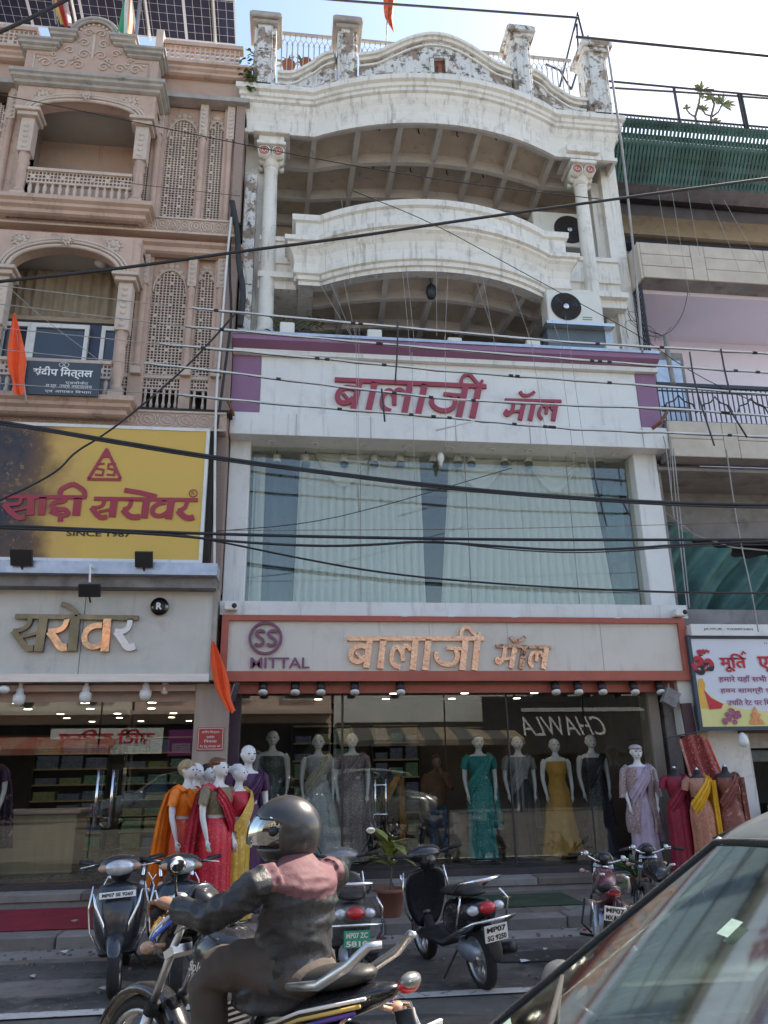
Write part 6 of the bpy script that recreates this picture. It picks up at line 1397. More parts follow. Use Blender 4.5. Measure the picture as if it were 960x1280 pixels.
# steel triangle on the roof and leaning steel pieces
t = thing('steel_tripod', 'triangular dark steel frame standing on the white roof corner', 'frame', tuple(W(705, 110, 11.0)))
for pts in ([(722, 18), (700, 108)], [(722, 18), (733, 62)], [(735, 45), (715, 110)], [(721, 30), (723, 62)], [(682, 80), (700, 88), (714, 112)], [(722, 22), (722, 16)]):
    b = MB(); b.tube([W(*p, 11.0) for p in pts], .022, 6); b.build('strut', m['darkrod'], t)
t = thing('bent_bracket', 'rusty iron bracket bent at the lower right corner of the mauve sign end', 'bracket', tuple(W(825, 520, 10.2)))
b = MB(); b.tube([W(833, 516, 10.2), W(826, 528, 10.1), W(815, 536, 10.2)], .028, 6); b.build('bar', m['rust'], t)
t = thing('bent_bracket', 'rusty iron bracket at the lower left corner of the mauve sign end', 'bracket', tuple(W(290, 510, 10.2)))
b = MB(); b.tube([W(284, 500, 10.2), W(290, 512, 10.15), W(292, 520, 10.2)], .022, 6); b.build('bar', m['rust'], t)
cable('old wooden pole with a forked top before the lilac balcony', [(832, 420), (836, 450), (842, 480)], .04, 'grey', 10.2, 'pole', 'pole')
# ================================================================ figures
def skinbody(mb, name, mats, parent, vox=.012, it=4, fold=None, pick=None):
    o = mb.build(name, mats, parent)
    fixn(o); bake(o, [('REMESH', dict(mode='VOXEL', voxel_size=vox)), ('SMOOTH', dict(iterations=it, factor=.5))])
    me = o.data
    me.materials.clear()
    for q in (mats if isinstance(mats, list) else [mats]): me.materials.append(q)
    if fold:
        nrm = [v.normal.copy() for v in me.vertices]
        for v, n_ in zip(me.vertices, nrm): v.co += n_*fold(v.co)
    for p in me.polygons: p.material_index = pick(p.center) if pick else 0
    me.polygons.foreach_set('use_smooth', [True]*len(me.polygons)); me.update(); return o
def rings(prof, seg=20, fold=None, cx=0, cy=0):
    out = []
    for row in prof:
        z, rx, ry = row[:3]; dx = row[3] if len(row) > 3 else 0; dy = row[4] if len(row) > 4 else 0; R_ = []
        for j in range(seg):
            a = 2*math.pi*j/seg; k = 1+(fold(a, z) if fold else 0); R_.append(Vector((cx+dx+rx*k*math.cos(a), cy+dy+ry*k*math.sin(a), z)))
        out.append(R_)
    return out
def hand(mb, wrist, d, side, s=1.0, curl=.25, n=None):
    """palm and five separate fingers reaching along d; n = back of the hand"""
    d = Vector(d).normalized(); n = Vector(n) if n else Vector((side, 0, 0)); n = (n-d*n.dot(d)).normalized(); w = d.cross(n).normalized(); W0 = Vector(wrist)
    pc = W0+d*.045*s; mb.tube([W0-d*.01*s, W0+d*.02*s, W0+d*.06*s, W0+d*.085*s], [.022*s, .028*s, .034*s, .028*s], 10, flat=.5)
    for k, (off, L) in enumerate(((-.030, .062), (-.010, .075), (.010, .070), (.029, .055))):
        b0 = W0+d*.075*s+w*off*s; b1 = b0+d*L*.5*s-n*curl*.02*s; b2 = b1+d*L*.5*s-n*curl*.07*s; mb.tube([b0, b1, b2], [.0095*s, .0085*s, .006*s], 6)
    t0 = W0+d*.03*s-w*.028*s; mb.tube([t0, t0+d*.03*s-w*.022*s, t0+d*.058*s-w*.026*s-n*curl*.03*s], [.012*s, .010*s, .007*s], 6)
FAB = {}
def fabric(name, col, rough=.6, spark=None, metal=0, sc=40, var=.2):
    if name not in FAB: FAB[name] = mat(name, col, rough, metal, var=var, scale=9, bump=.5, bscale=25, stain=(spark, sc, .56, .62) if spark else None)
    return FAB[name]
m['hairb'] = mat('auburn_hair', (.16, .06, .025), .5, var=.4, scale=25, bump=1, bscale=60)
m['hairk'] = mat('black_hair', (.012, .01, .01), .5, var=.4, bump=1, bscale=60)
m['hairw'] = mat('sculpted_white_hair', (.62, .61, .6), .35, bump=.6, bscale=40)
m['straw'] = mat('woven_straw', (.42, .3, .16), .8, var=.5, scale=60, bump=1.5, bscale=90)
m['lips'] = mat('painted_lips', (.45, .05, .06), .4)
m['form'] = mat('black_dress_form', (.015, .016, .02), .6)
def mannequin(label, x, y, z, H=1.75, rz=0., skin='mqskin', head='bald', dress='saree', cskirt=None, cblouse=None, cpallu=None, pside=1, arms=True, group=None, lean=0, jacket=None, frill=False):
    """built facing -Y at the origin, then turned and set down"""
    t = thing('mannequin', label, 'mannequin', (0, 0, 0), group); k = H; S = 22
    b = M_('s')
    torso = [(.50, .098, .072), (.56, .09, .066), (.63, .068, .052), (.69, .078, .060), (.735, .09, .078, 0, -.006), (.78, .092, .064), (.81, .105, .052), (.828, .085, .042), (.84, .04, .034), (.86, .027, .028, 0, -.004), (.885, .025, .028, 0, -.008)]
    if head != 'none': torso += [(.893, .032, .04, 0, -.014), (.91, .042, .052, 0, -.012), (.94, .048, .058, 0, -.004), (.97, .045, .054, 0, .002), (.99, .028, .034, 0, .004), (.999, .008, .01, 0, .004)]
    else: torso += [(.892, .02, .022, 0, -.008), (.9, .006, .006, 0, -.008)]
    b.loft(rings([(r_[0]*k, r_[1]*k, r_[2]*k)+tuple(q*k for q in r_[3:]) for r_ in torso], 20))
    if head != 'none':
        b.ell((0, -.066*k, .928*k), (.008*k, .012*k, .014*k), 8, 6); b.ell((0, -.05*k, .9*k), (.02*k, .018*k, .012*k), 8, 6)
        for sx in (-1, 1): b.ell((sx*.05*k, 0, .935*k), (.006*k, .012*k, .018*k), 8, 6)
    if arms:
        for sx in (-1, 1):
            bend = -.035 if sx == pside else -.05
            b.tube([(sx*.098*k, 0, .812*k), (sx*.118*k, .005*k, .78*k), (sx*.128*k, .008*k, .70*k), (sx*.132*k, .0, .64*k), (sx*.128*k, bend*.6*k, .57*k), (sx*.12*k, bend*k, .51*k)], [.026*k, .028*k, .023*k, .02*k, .018*k, .012*k], 10)
            hand(b, (sx*.12*k, bend*k, .51*k), (-.05*sx, -.2, -1), sx, .95*k/1.75)
    skinbody(b, 'body', m['form'] if head == 'none' and skin == 'mqskin' else m[skin], t, .0105, 3)
    if head != 'none' and skin != 'form':
        for sx in (-1, 1): e = M_('s'); e.ell((sx*.019*k, -.0585*k, .943*k), (.009*k, .004*k, .004*k), 8, 5); e.build('eye', m['black'], t)
        e = M_('s'); e.ell((0, -.0665*k, .908*k), (.012*k, .004*k, .004*k), 8, 5); e.build('mouth', m['lips'], t)
    hr = random.Random(int(x*100)+7)
    if head == 'hair':
        h = M_('s'); 
        for q in range(16):
            a = hr.uniform(0, 6.28); zz = hr.uniform(.94, .995)*k; rr = .046*k*math.sqrt(max(0, 1-((zz/k-.95)/.055)**2)); 
            yy = .01*k+rr*math.sin(a)*1.15
            if yy < -.03*k and zz < .965*k: yy = .02*k
            h.ell((rr*math.cos(a), yy, zz), (.024*k, .028*k, .02*k), 8, 6)
        h.ell((0, .012*k, .965*k), (.052*k, .058*k, .042*k), 14, 8); skinbody(h, 'hair', m['hairb'], t, .009, 1, fold=lambda c: .004*math.sin(c.z*160+c.x*60))
    elif head == 'bun':
        h = M_('s'); h.ell((0, .012*k, .962*k), (.051*k, .058*k, .042*k), 14, 8); h.ell((0, .07*k, .965*k), (.022*k, .022*k, .024*k), 10, 6); skinbody(h, 'hair', m['hairw'], t, .009, 1, fold=lambda c: .0025*math.sin(c.z*200+c.y*80))
    elif head == 'straw':
        h = M_('s'); h.ell((-.0*k, .012*k, .955*k), (.056*k, .066*k, .056*k), 16, 12); h.build('head_cover', m['straw'], t)
    elif head == 'cap':
        h = M_('s'); h.ell((0, .006*k, .972*k), (.054*k, .062*k, .030*k), 16, 8); h.ell((0, -.06*k, .968*k), (.04*k, .03*k, .006*k), 14, 6); h.build('cap', fabric('grey_cap_cloth', (.42, .38, .38)), t)
    elif head == 'dark': h = M_('s'); h.ell((0, .012*k, .962*k), (.052*k, .06*k, .044*k), 14, 8); h.build('hair', m['hairk'], t)
    elif head == 'none': h = MB(); h.lathe([(.018*k, .895*k), (.012*k, .91*k), (.004*k, .915*k)], (0, -.008*k, 0), 10); h.build('neck_cap', m['chrome'], t)
    ph = hr.uniform(0, 6)
    if dress == 'saree':
        if cblouse:
            s = M_('s'); s.loft(rings([(z_*k, a_*k, c_*k, 0, d_*k) for z_, a_, c_, d_ in ((.655, .075, .06, 0), (.69, .083, .066, 0), (.735, .097, .086, -.006), (.78, .099, .072, -.002), (.808, .111, .058, 0), (.82, .095, .05, 0))], 24), caps=False)
            for sx in (-1, 1): s.tube([(sx*.085*k, 0, .808*k), (sx*.115*k, .003*k, .79*k), (sx*.133*k, .007*k, .715*k)], [.036*k, .036*k, .031*k], 12, caps=False)
            s.build('blouse', cblouse, t)
        fold = lambda a, z: (.05+.05*(1-z/(.6*k)))*(math.sin(a*9+ph)*.5+math.sin(a*17+ph*2)*.35)*(1 if math.sin(a) < .3 else .5)
        s = M_('s'); s.loft(rings([(z_*k, a_*k, c_*k) for z_, a_, c_ in ((.635, .074, .06), (.60, .09, .07), (.54, .108, .084), (.46, .112, .09), (.36, .108, .09), (.25, .108, .094), (.12, .116, .104), (.05, .128, .118), (.02, .132, .122))], 64, fold), caps=False); s.build('skirt', cskirt, t)
    elif dress == 'gown':
        fold = lambda a, z: (.02+.09*max(0, 1-z/(.5*k)))*(math.sin(a*8+ph)*.5+math.sin(a*19+ph)*.3)
        s = M_('s'); s.loft(rings([(z_*k, a_*k, c_*k, 0, d_*k) for z_, a_, c_, d_ in ((.80, .096, .062, 0), (.775, .098, .072, 0), (.735, .098, .087, -.006), (.68, .08, .066, 0), (.635, .074, .06, 0), (.56, .1, .08, 0), (.45, .115, .1, 0), (.3, .135, .12, 0), (.15, .16, .145, 0), (.02, .19, .17, 0))], 64, fold), caps=False); s.build('gown', cskirt, t)
    elif dress == 'wide':
        fold = lambda a, z: (.03+.10*max(0, 1-z/(.62*k)))*(math.sin(a*10+ph)*.5+math.sin(a*23+ph)*.3)
        s = M_('s'); s.loft(rings([(z_*k, a_*k, c_*k) for z_, a_, c_ in ((.635, .074, .06), (.58, .10, .08), (.45, .15, .13), (.25, .2, .17), (.05, .24, .2), (.02, .245, .205))], 72, fold), caps=False); s.build('skirt', cskirt, t)
        if cblouse:
            s = M_('s'); s.loft(rings([(z_*k, a_*k, c_*k, 0, d_*k) for z_, a_, c_, d_ in ((.68, .082, .066, 0), (.735, .097, .086, -.006), (.78, .099, .072, 0), (.808, .108, .058, 0), (.82, .09, .05, 0))], 24), caps=False); s.build('blouse', cblouse, t)
    if cpallu:
        sd = pside
        path = [(-sd*.095, -.05, .54, .10), (-sd*.05, -.088, .62, .09), (0, -.094, .69, .08), (sd*.04, -.094, .745, .07), (sd*.075, -.062, .80, .055), (sd*.088, -.0, .835, .05), (sd*.09, .055, .81, .05), (sd*.10, .085, .66, .07), (sd*.11, .10, .45, .085), (sd*.12, .11, .22, .095)]
        def fn(u, v):
            s_ = v*(len(path)-1); i = min(int(s_), len(path)-2); f = s_-i; A, B = path[i], path[i+1]; c = [A[q]*(1-f)+B[q]*f for q in range(4)]
            du = (u-.5)*2; w = c[3]; pl_ = .006*math.sin(u*22+ph)+.004*math.sin(u*41)
            if i < 4: return ((c[0]+du*w*.25*sd)*k, (c[1]-.012-pl_+abs(du)*.016)*k, (c[2]+du*w*.62*-1)*k)
            if i < 6: return ((c[0]+du*w*.6)*k, c[1]*k, (c[2]+.012+pl_-abs(du)*.012)*k)
            return ((c[0]+du*w)*k, (c[1]+pl_)*k, c[2]*k)
        s = M_('s'); s.grid(fn, 26, 44); s.build('shoulder_drape', cpallu, t)
        if frill: # hanging end over the arm towards the street
            s = M_('s'); s.grid(lambda u, v: ((sd*(.10+.05*u)+.012*math.sin(u*20))*k, (-.05-.02*math.sin(u*17+v))*k, (.80-.68*v)*k), 18, 12); s.build('drape_end', cpallu, t)
    if jacket:
        s = M_('s')
        for sx in (-1, 1):
            s.grid(lambda u, v, sx=sx: (sx*(.035+.085*u+.02*(1-v)+.012*math.sin(v*9))*k, (-.085+.09*u*u-.01*math.sin(u*9+v*4))*k, (.30+.51*v)*k), 10, 18)
            s.tube([(sx*.09*k, 0, .81*k), (sx*.122*k, .004*k, .78*k), (sx*.14*k, .01*k, .66*k), (sx*.145*k, -.0, .57*k)], [.036*k, .038*k, .034*k, .04*k], 12, caps=False)
        s.build('jacket', jacket, t)
    if skin != 'form' or True:
        b = M_('s'); b.lathe([(.16, 0), (.16, .012), (.02, .018), (.015, .3)], (0, 0, 0), 22); b.build('base', m['chrome'], t)
    place(t, (x, y, z), rz, None); return t
F = fabric
red = F('crimson_silk', (.62, .01, .04), .42, (.62, .25, .1), sc=60); org = F('orange_silk', (.85, .2, .01), .45); gold = F('gold_satin', (.62, .36, .05), .38, (.8, .6, .25), sc=30); purp = F('plum_silk', (.07, .015, .07), .5)
redor = F('red_orange_silk', (.62, .07, .03), .45, (.75, .3, .05), sc=5); broc = F('bronze_brocade', (.2, .16, .09), .5, (.5, .42, .28), sc=90); 
# outside, before the left shop's pillar
def outm(label, px, top, Y, **k):
    p = W(px, top, Y); mannequin(label, p.x, Y, .137, p.z-.137, **k)
outm('mannequin with straw covered head in an orange and red saree', 236, 951, 8.75, rz=R(58), head='straw', cskirt=redor, cblouse=org, cpallu=org, pside=-1)
outm('auburn haired mannequin in a crimson saree with a bronze brocade blouse', 275, 948, 8.6, rz=R(52), head='hair', cskirt=red, cblouse=broc, cpallu=F('crimson_drape', (.55, .015, .05), .5, (.5, .3, .15), sc=50), pside=-1)
outm('mannequin with sculpted white hair in a gold satin saree and red blouse', 299, 955, 8.85, rz=R(62), head='bun', cskirt=gold, cblouse=F('red_blouse_silk', (.45, .01, .03), .5), cpallu=gold, pside=1)
outm('pale bald mannequin in plum behind the white haired one', 311, 931, 9.3, rz=R(25), head='bald', cskirt=purp, cblouse=purp, cpallu=purp)
outm('mannequin in dark plum just behind the straw covered head', 246, 953, 9.1, rz=R(50), head='bald', cskirt=purp, cblouse=F('grey_black_print', (.1, .1, .1), .6, (.4, .38, .36), sc=30), cpallu=purp)
outm('dark haired mannequin between the straw covered head and the auburn one', 261, 955, 9.2, rz=R(50), head='dark', cskirt=purp, cblouse=purp, cpallu=None)
# behind the central glass
zf = .36
def mq(px, py_top, Y, H=None, **k):
    p = W(px, py_top, Y); return p.x, p.z-zf
def inside(label, px, top, Y=11.6, **k):
    p = W(px, top, Y); mannequin(label, p.x, Y, zf, p.z-zf, **k)
seq = F('silver_sequin', (.34, .35, .34), .35, (.8, .8, .75), sc=70); seqp = F('mauve_sequin', (.24, .17, .17), .4, (.75, .68, .64), sc=60); dkg = F('dark_green_sequin', (.04, .06, .05), .4, (.3, .34, .32), sc=50)
inside('mannequin in a dark green beaded gown at the left end of the window', 341, 913, 11.7, dress='gown', cskirt=dkg, head='bald', cblouse=None)
inside('mannequin in a wide silver beaded gown with a veil, second in the window', 398, 918, 11.5, dress='wide', cskirt=seq, cblouse=seq, cpallu=F('pale_veil', (.5, .46, .36), .5, (.9, .8, .5), sc=30), head='bald')
inside('mannequin in a mauve sequinned saree beside the chrome door handles', 440, 916, 11.5, cskirt=seqp, cblouse=seqp, cpallu=seqp, head='bald', pside=1)
inside('headless form in dark cloth with a mustard sash behind the door handles', 487, 950, 12.4, head='none', cskirt=F('dark_brown_cloth', (.05, .035, .03), .7), cblouse=F('black_cloth', (.02, .02, .02), .8), cpallu=F('mustard_sash', (.45, .2, .02), .6), pside=1, frill=True)
inside('mannequin in a bright teal embroidered saree', 597, 918, 11.4, cskirt=F('teal_silk', (.0, .22, .21), .45, (.25, .55, .5), sc=45), cblouse=F('teal_blouse', (.0, .2, .19), .5), cpallu=F('teal_drape', (.0, .24, .22), .45, (.3, .55, .5), sc=45), head='dark', pside=1)
inside('mannequin in a silver grey draped top and black skirt', 646, 920, 11.6, dress='saree', cskirt=F('black_skirt', (.02, .02, .025), .6), cblouse=F('silver_grey_top', (.22, .22, .22), .35), cpallu=F('silver_grey_drape', (.25, .25, .25), .35), head='bald')
inside('mannequin in a long mustard gown', 692, 923, 11.5, dress='gown', cskirt=F('mustard_chiffon', (.5, .25, .03), .6), head='bald')
inside('mannequin in a black spangled gown with a maroon edge, next to the mustard one', 737, 918, 11.6, dress='gown', cskirt=F('black_spangled', (.015, .016, .022), .5, (.25, .25, .28), sc=80), head='bald', cpallu=F('black_drape', (.015, .015, .02), .5))
lav = F('lavender_crepe', (.42, .33, .42), .6)
p = W(796, 932, 10.25); mannequin('capped mannequin in a lavender draped gown and pink sequin jacket outside the glass', p.x, 10.3, .285, p.z-.27, rz=R(-5), head='cap', cskirt=lav, cblouse=lav, cpallu=lav, jacket=F('pink_sequin', (.3, .2, .2), .4, (.75, .6, .58), sc=55), group=None)
# dress forms of the right shop
p = W(842, 960, 10.0); mannequin('headless black form draped in plain maroon', p.x, 10.0, .285, (p.z-.27)/.905, head='none', cskirt=F('maroon_crepe', (.25, .008, .03), .6), cblouse=F('maroon_crepe2', (.25, .008, .03), .6), cpallu=F('maroon_crepe3', (.27, .01, .035), .6), pside=1, frill=True, arms=False)
p = W(870, 962, 9.8); mannequin('headless black form in an embroidered blouse with a bright yellow drape', p.x, 9.8, .285, (p.z-.27)/.905, head='none', cskirt=F('peach_brocade', (.42, .16, .1), .6, (.5, .35, .15), sc=30), cblouse=F('peach_blouse', (.4, .2, .13), .6, (.5, .05, .05), sc=40), cpallu=F('yellow_chiffon', (.72, .38, .01), .6), pside=1, frill=True, arms=False)
p = W(905, 958, 9.8); mannequin('headless black form in a rust brocade wrap at the right end', p.x, 9.8, .285, (p.z-.27)/.905, dress='gown', head='none', cskirt=F('rust_brocade', (.2, .055, .04), .6, (.4, .2, .12), sc=14), cpallu=F('rust_brocade2', (.22, .06, .045), .6, (.45, .22, .12), sc=14), pside=1, frill=True, arms=False)
t = thing('hanging_stole', 'red embroidered stole with a glittering border hung behind the dress forms', 'stole', tuple(W(870, 930, 10.2)))
def st(u, v):
    a, b_ = W(850+v*12, 925+v*30, 10.2), W(884+v*34, 925+v*25, 10.2)
    px = 850+34*u+v*(30+14*u); py = 924+105*v-6*math.sin(math.pi*u)*(1-v); q = W(px, py, 10.2+.03*math.sin(u*14)); return tuple(q)
b = M_('s'); b.grid(st, 24, 22); b.build('cloth', F('red_embroidered', (.27, .03, .03), .6, (.5, .35, .25), sc=35), t)
b = M_('s'); b.tube([st(1, v/12) for v in range(13)], .014, 6); b.build('border', F('scarlet_border', (.7, .08, .03), .5, (.8, .6, .4), sc=60), t)
b = M_('s'); b.tube([st(0, v/12) for v in range(13)], .018, 6); b.build('border', F('spangled_border', (.5, .2, .15), .5, (.9, .85, .75), sc=60), t)
b = MB(); b.tube([W(832, 922, 10.1), W(892, 912, 10.3)], .01, 6); tag(b.build('hanging_rod', m['darkrod']), 'thin dark rod the red stole hangs from', 'rod')
p = W(929, 927, 10.3); b = M_('s'); b.lathe([(.02, .12), (.035, .1), (.06, .07), (.075, 0), (.07, -.04), (.03, -.075)], tuple(p), 18); tag(b.build('bulb_lamp', m['bulbw']), 'white bulb lamp hanging under the printed banner', 'lamp')
t = thing('glass_counter', 'glass display counter of the right shop', 'counter', (7.0, 10.2, .2)); b = MB(); b.bbox(6.5, 7.6, 10.0, 10.5, .14, .6, .01); b.build('case', m['alu'], t); b = MB(); b.bbox(6.5, 7.6, 10.0, 10.5, .61, 1.05, .02); b.build('glass_case', mat('smoky_pink_glass', (.25, .2, .22), .1, var=.3, spec=.8), t)
# figures in the left shop
p = W(8, 955, 11.4); mannequin('mannequin in a dark floral saree at the far left of the left shop', -3.95, 11.4, .28, 1.7, head='straw', cskirt=F('dark_floral', (.06, .03, .06), .6, (.4, .12, .1), sc=14), cblouse=purp, cpallu=F('dark_floral2', (.07, .03, .06), .6, (.4, .3, .25), sc=14), group=None)
# the man standing inside the central shop
def standing_man():
    t = thing('person', 'man in a brown jumper and blue jeans standing behind the shop glass, hand at chin', 'person', (0, 0, 0))
    j = M_('s'); j.loft(rings([(.86, .17, .12), (.92, .185, .13), (1.05, .19, .13), (1.2, .205, .13), (1.33, .21, .12), (1.42, .19, .1), (1.47, .09, .075), (1.5, .07, .065)], 22))
    j.tube([(-.18, 0, 1.40), (-.235, .01, 1.3), (-.26, .0, 1.12), (-.25, -.03, .98), (-.235, -.07, .88)], [.062, .064, .055, .048, .04], 12)
    j.tube([(.18, 0, 1.40), (.24, -.02, 1.3), (.26, -.09, 1.16), (.2, -.2, 1.18), (.09, -.19, 1.34), (.05, -.16, 1.41)], [.062, .062, .055, .05, .043, .036], 12)
    skinbody(j, 'jumper', F('brown_wool', (.14, .065, .03), .9), t, .016, 3, fold=lambda c: .006*noise.noise(c*14))
    l = M_('s')
    for sx in (-1, 1): l.tube([(sx*.085, 0, .9), (sx*.1, 0, .78), (sx*.105, -.01, .5), (sx*.11, .01, .3), (sx*.115, .01, .06)], [.1, .1, .075, .065, .06], 14)
    l.ell((0, 0, .88), (.17, .12, .09)); skinbody(l, 'jeans', F('blue_denim', (.05, .075, .13), .9), t, .016, 3)
    h = M_('s'); h.loft(rings([(1.44, .055, .055), (1.5, .052, .054, 0, -.005), (1.53, .05, .065, 0, -.02), (1.56, .065, .085, 0, -.018), (1.62, .075, .098, 0, -.008), (1.68, .074, .095, 0, 0), (1.73, .055, .07, 0, .004), (1.75, .015, .02, 0, .005)], 18))
    h.ell((0, -.11, 1.605), (.013, .02, .022), 8, 6)
    for sx in (-1, 1): h.ell((sx*.078, .0, 1.61), (.012, .02, .032), 8, 6)
    skinbody(h, 'head', mat('brown_skin', (.22, .12, .075), .6), t, .011, 2)
    for sx in (-1, 1): e = M_('s'); e.ell((sx*.03, -.1, 1.63), (.011, .005, .005), 8, 5); e.build('eye', m['black'], t)
    e = M_('s'); e.ell((0, -.108, 1.565), (.02, .006, .005), 8, 5); e.build('mouth', m['lips'], t)
    e = M_('s'); e.ell((0, .015, 1.69), (.08, .1, .07)); e.build('hair', m['hairk'], t)
    for w_, d_, s_ in (((-.232, -.08, .87), (0, -.2, -1), -1), ((.045, -.155, 1.43), (-.3, .1, 1), 1)):
        q = M_('s'); hand(q, w_, d_, s_, 1.05, .6); skinbody(q, 'hand', bpy.data.materials['brown_skin'], t, .007, 2)
    for sx in (-1, 1): q = M_('s'); q.ell((sx*.115, -.05, .04), (.05, .13, .045)); q.build('shoe', m['rubber'], t)
    p = W(545, 943, 11.9); place(t, (p.x, 11.9, .36), R(6)); t.scale = ((p.z-.36)/1.76,)*3; return t
standing_man()
b = M_('s'); b.lathe([(.2, .36), (.19, .5), (.17, .9), (.15, .95)], (0, 0, 0), 18); o = tag(b.build('cloth_stand', F('beige_cloth', (.3, .24, .2), .8)), 'beige draped stand to the right of the man in the brown jumper', 'stand'); o.location = (W(571, 1000, 12.0).x, 12.0, 0)
# ================================================================ vehicles
paint_dk = mat('dark_grey_paint', (.03, .035, .043), .28, .3, var=.1, coat=.7)
paint_bk = mat('black_paint', (.012, .012, .015), .25, .0, coat=.7, var=.1)
paint_gr = mat('silver_grey_paint', (.22, .22, .21), .3, .5, var=.08, coat=.5)
paint_rd = mat('red_lamp_plastic', (.5, .01, .02), .2, coat=.6)
paint_mr = mat('maroon_paint', (.12, .015, .025), .28, coat=.7)
lampg = mat('headlamp_glass', (.55, .57, .6), .12, .3, var=.25, scale=20, coat=.8)
plate_w = mat('white_number_plate', (.75, .75, .72), .5); plate_g = mat('green_number_plate', (.03, .36, .22), .5)
rimm = mat('alloy_rim', (.42, .42, .42), .3, .9)
def wheel(parent, x, z, r, w, y=0, disc=True, spokes=6, turn=0):
    t = M_('s'); n = 30; prof = []
    def ringpt(a, rad, yy): return (x+rad*math.cos(a), y+yy, z+rad*math.sin(a))
    sec = [(r-.055, -w*.42), (r-.03, -w*.5), (r-.008, -w*.36), (r, -w*.12), (r, w*.12), (r-.008, w*.36), (r-.03, w*.5), (r-.055, w*.42)]
    R_ = [[ringpt(2*math.pi*i/n, a, b_) for a, b_ in sec] for i in range(n+1)]; t.loft(R_, caps=False); to = t.build('wheel', m['rubber'], parent)
    q = M_('s'); sec = [(r-.075, -w*.40), (r-.052, -w*.43), (r-.052, w*.43), (r-.075, w*.40)]; q.loft([[ringpt(2*math.pi*i/n, a, b_) for a, b_ in sec] for i in range(n+1)], caps=False); q.build('rim', rimm, to)
    q = M_('s'); q.tube([(x, y-w*.5, z), (x, y+w*.5, z)], .05, 14); 
    for k in range(spokes):
        a = k*2*math.pi/spokes+.3; q.tube([(x+.04*math.cos(a), y, z+.04*math.sin(a)), (x+(r-.065)*math.cos(a), y, z+(r-.065)*math.sin(a))], .015 if spokes < 9 else .004, 6)
    q.build('hub', rimm, to); return to
def sub(mb, name, mt, parent, levels=2, label=None):
    o = mb.build(name, mt, parent); fixn(o); bake(o, [('SUBSURF', dict(levels=levels, render_levels=levels))]); 
    if label: o['label'] = label
    return o
def hexloft(secs, closed_caps=True):
    """secs: (x, [(y, z) ...]) rings for a body panel"""
    b = M_('s'); b.loft([[Vector((x, p[0], p[1])) for p in pts] for x, pts in secs], caps=closed_caps); return b
def plate(parent, cx, cy, cz, w, h, ry, lines, mt, nx=(1, 0, 0), tx=None, tilt=0):
    """number plate facing +x or -x (ry: -1 faces -x, rear)"""
    o = MB(); o.box(-w/2, w/2, -.006, .006, -h/2, h/2); po = o.build('number_plate', mt, parent)
    n = len(lines); extra = []
    for i, s_ in enumerate(lines):
        z = (0 if n == 1 else (.25-.5*i)*h); tt = text(None, s_, 0, z, w*.84, h*(.6 if n == 1 else .34), -.0065, m['btext'] if mt is plate_w else m['wtext'], name='plate_lettering', bold=.03); extra.append(tt)
    rz_ = R(-90) if ry < 0 else R(90)
    M4 = Matrix.Translation(Vector((cx, cy, cz))) @ Matrix.Rotation(rz_, 4, 'Z') @ Matrix.Rotation(tilt, 4, 'X')
    po.data.transform(M4)
    for tt in extra: tt.data.transform(M4); tt.parent = po
    return po
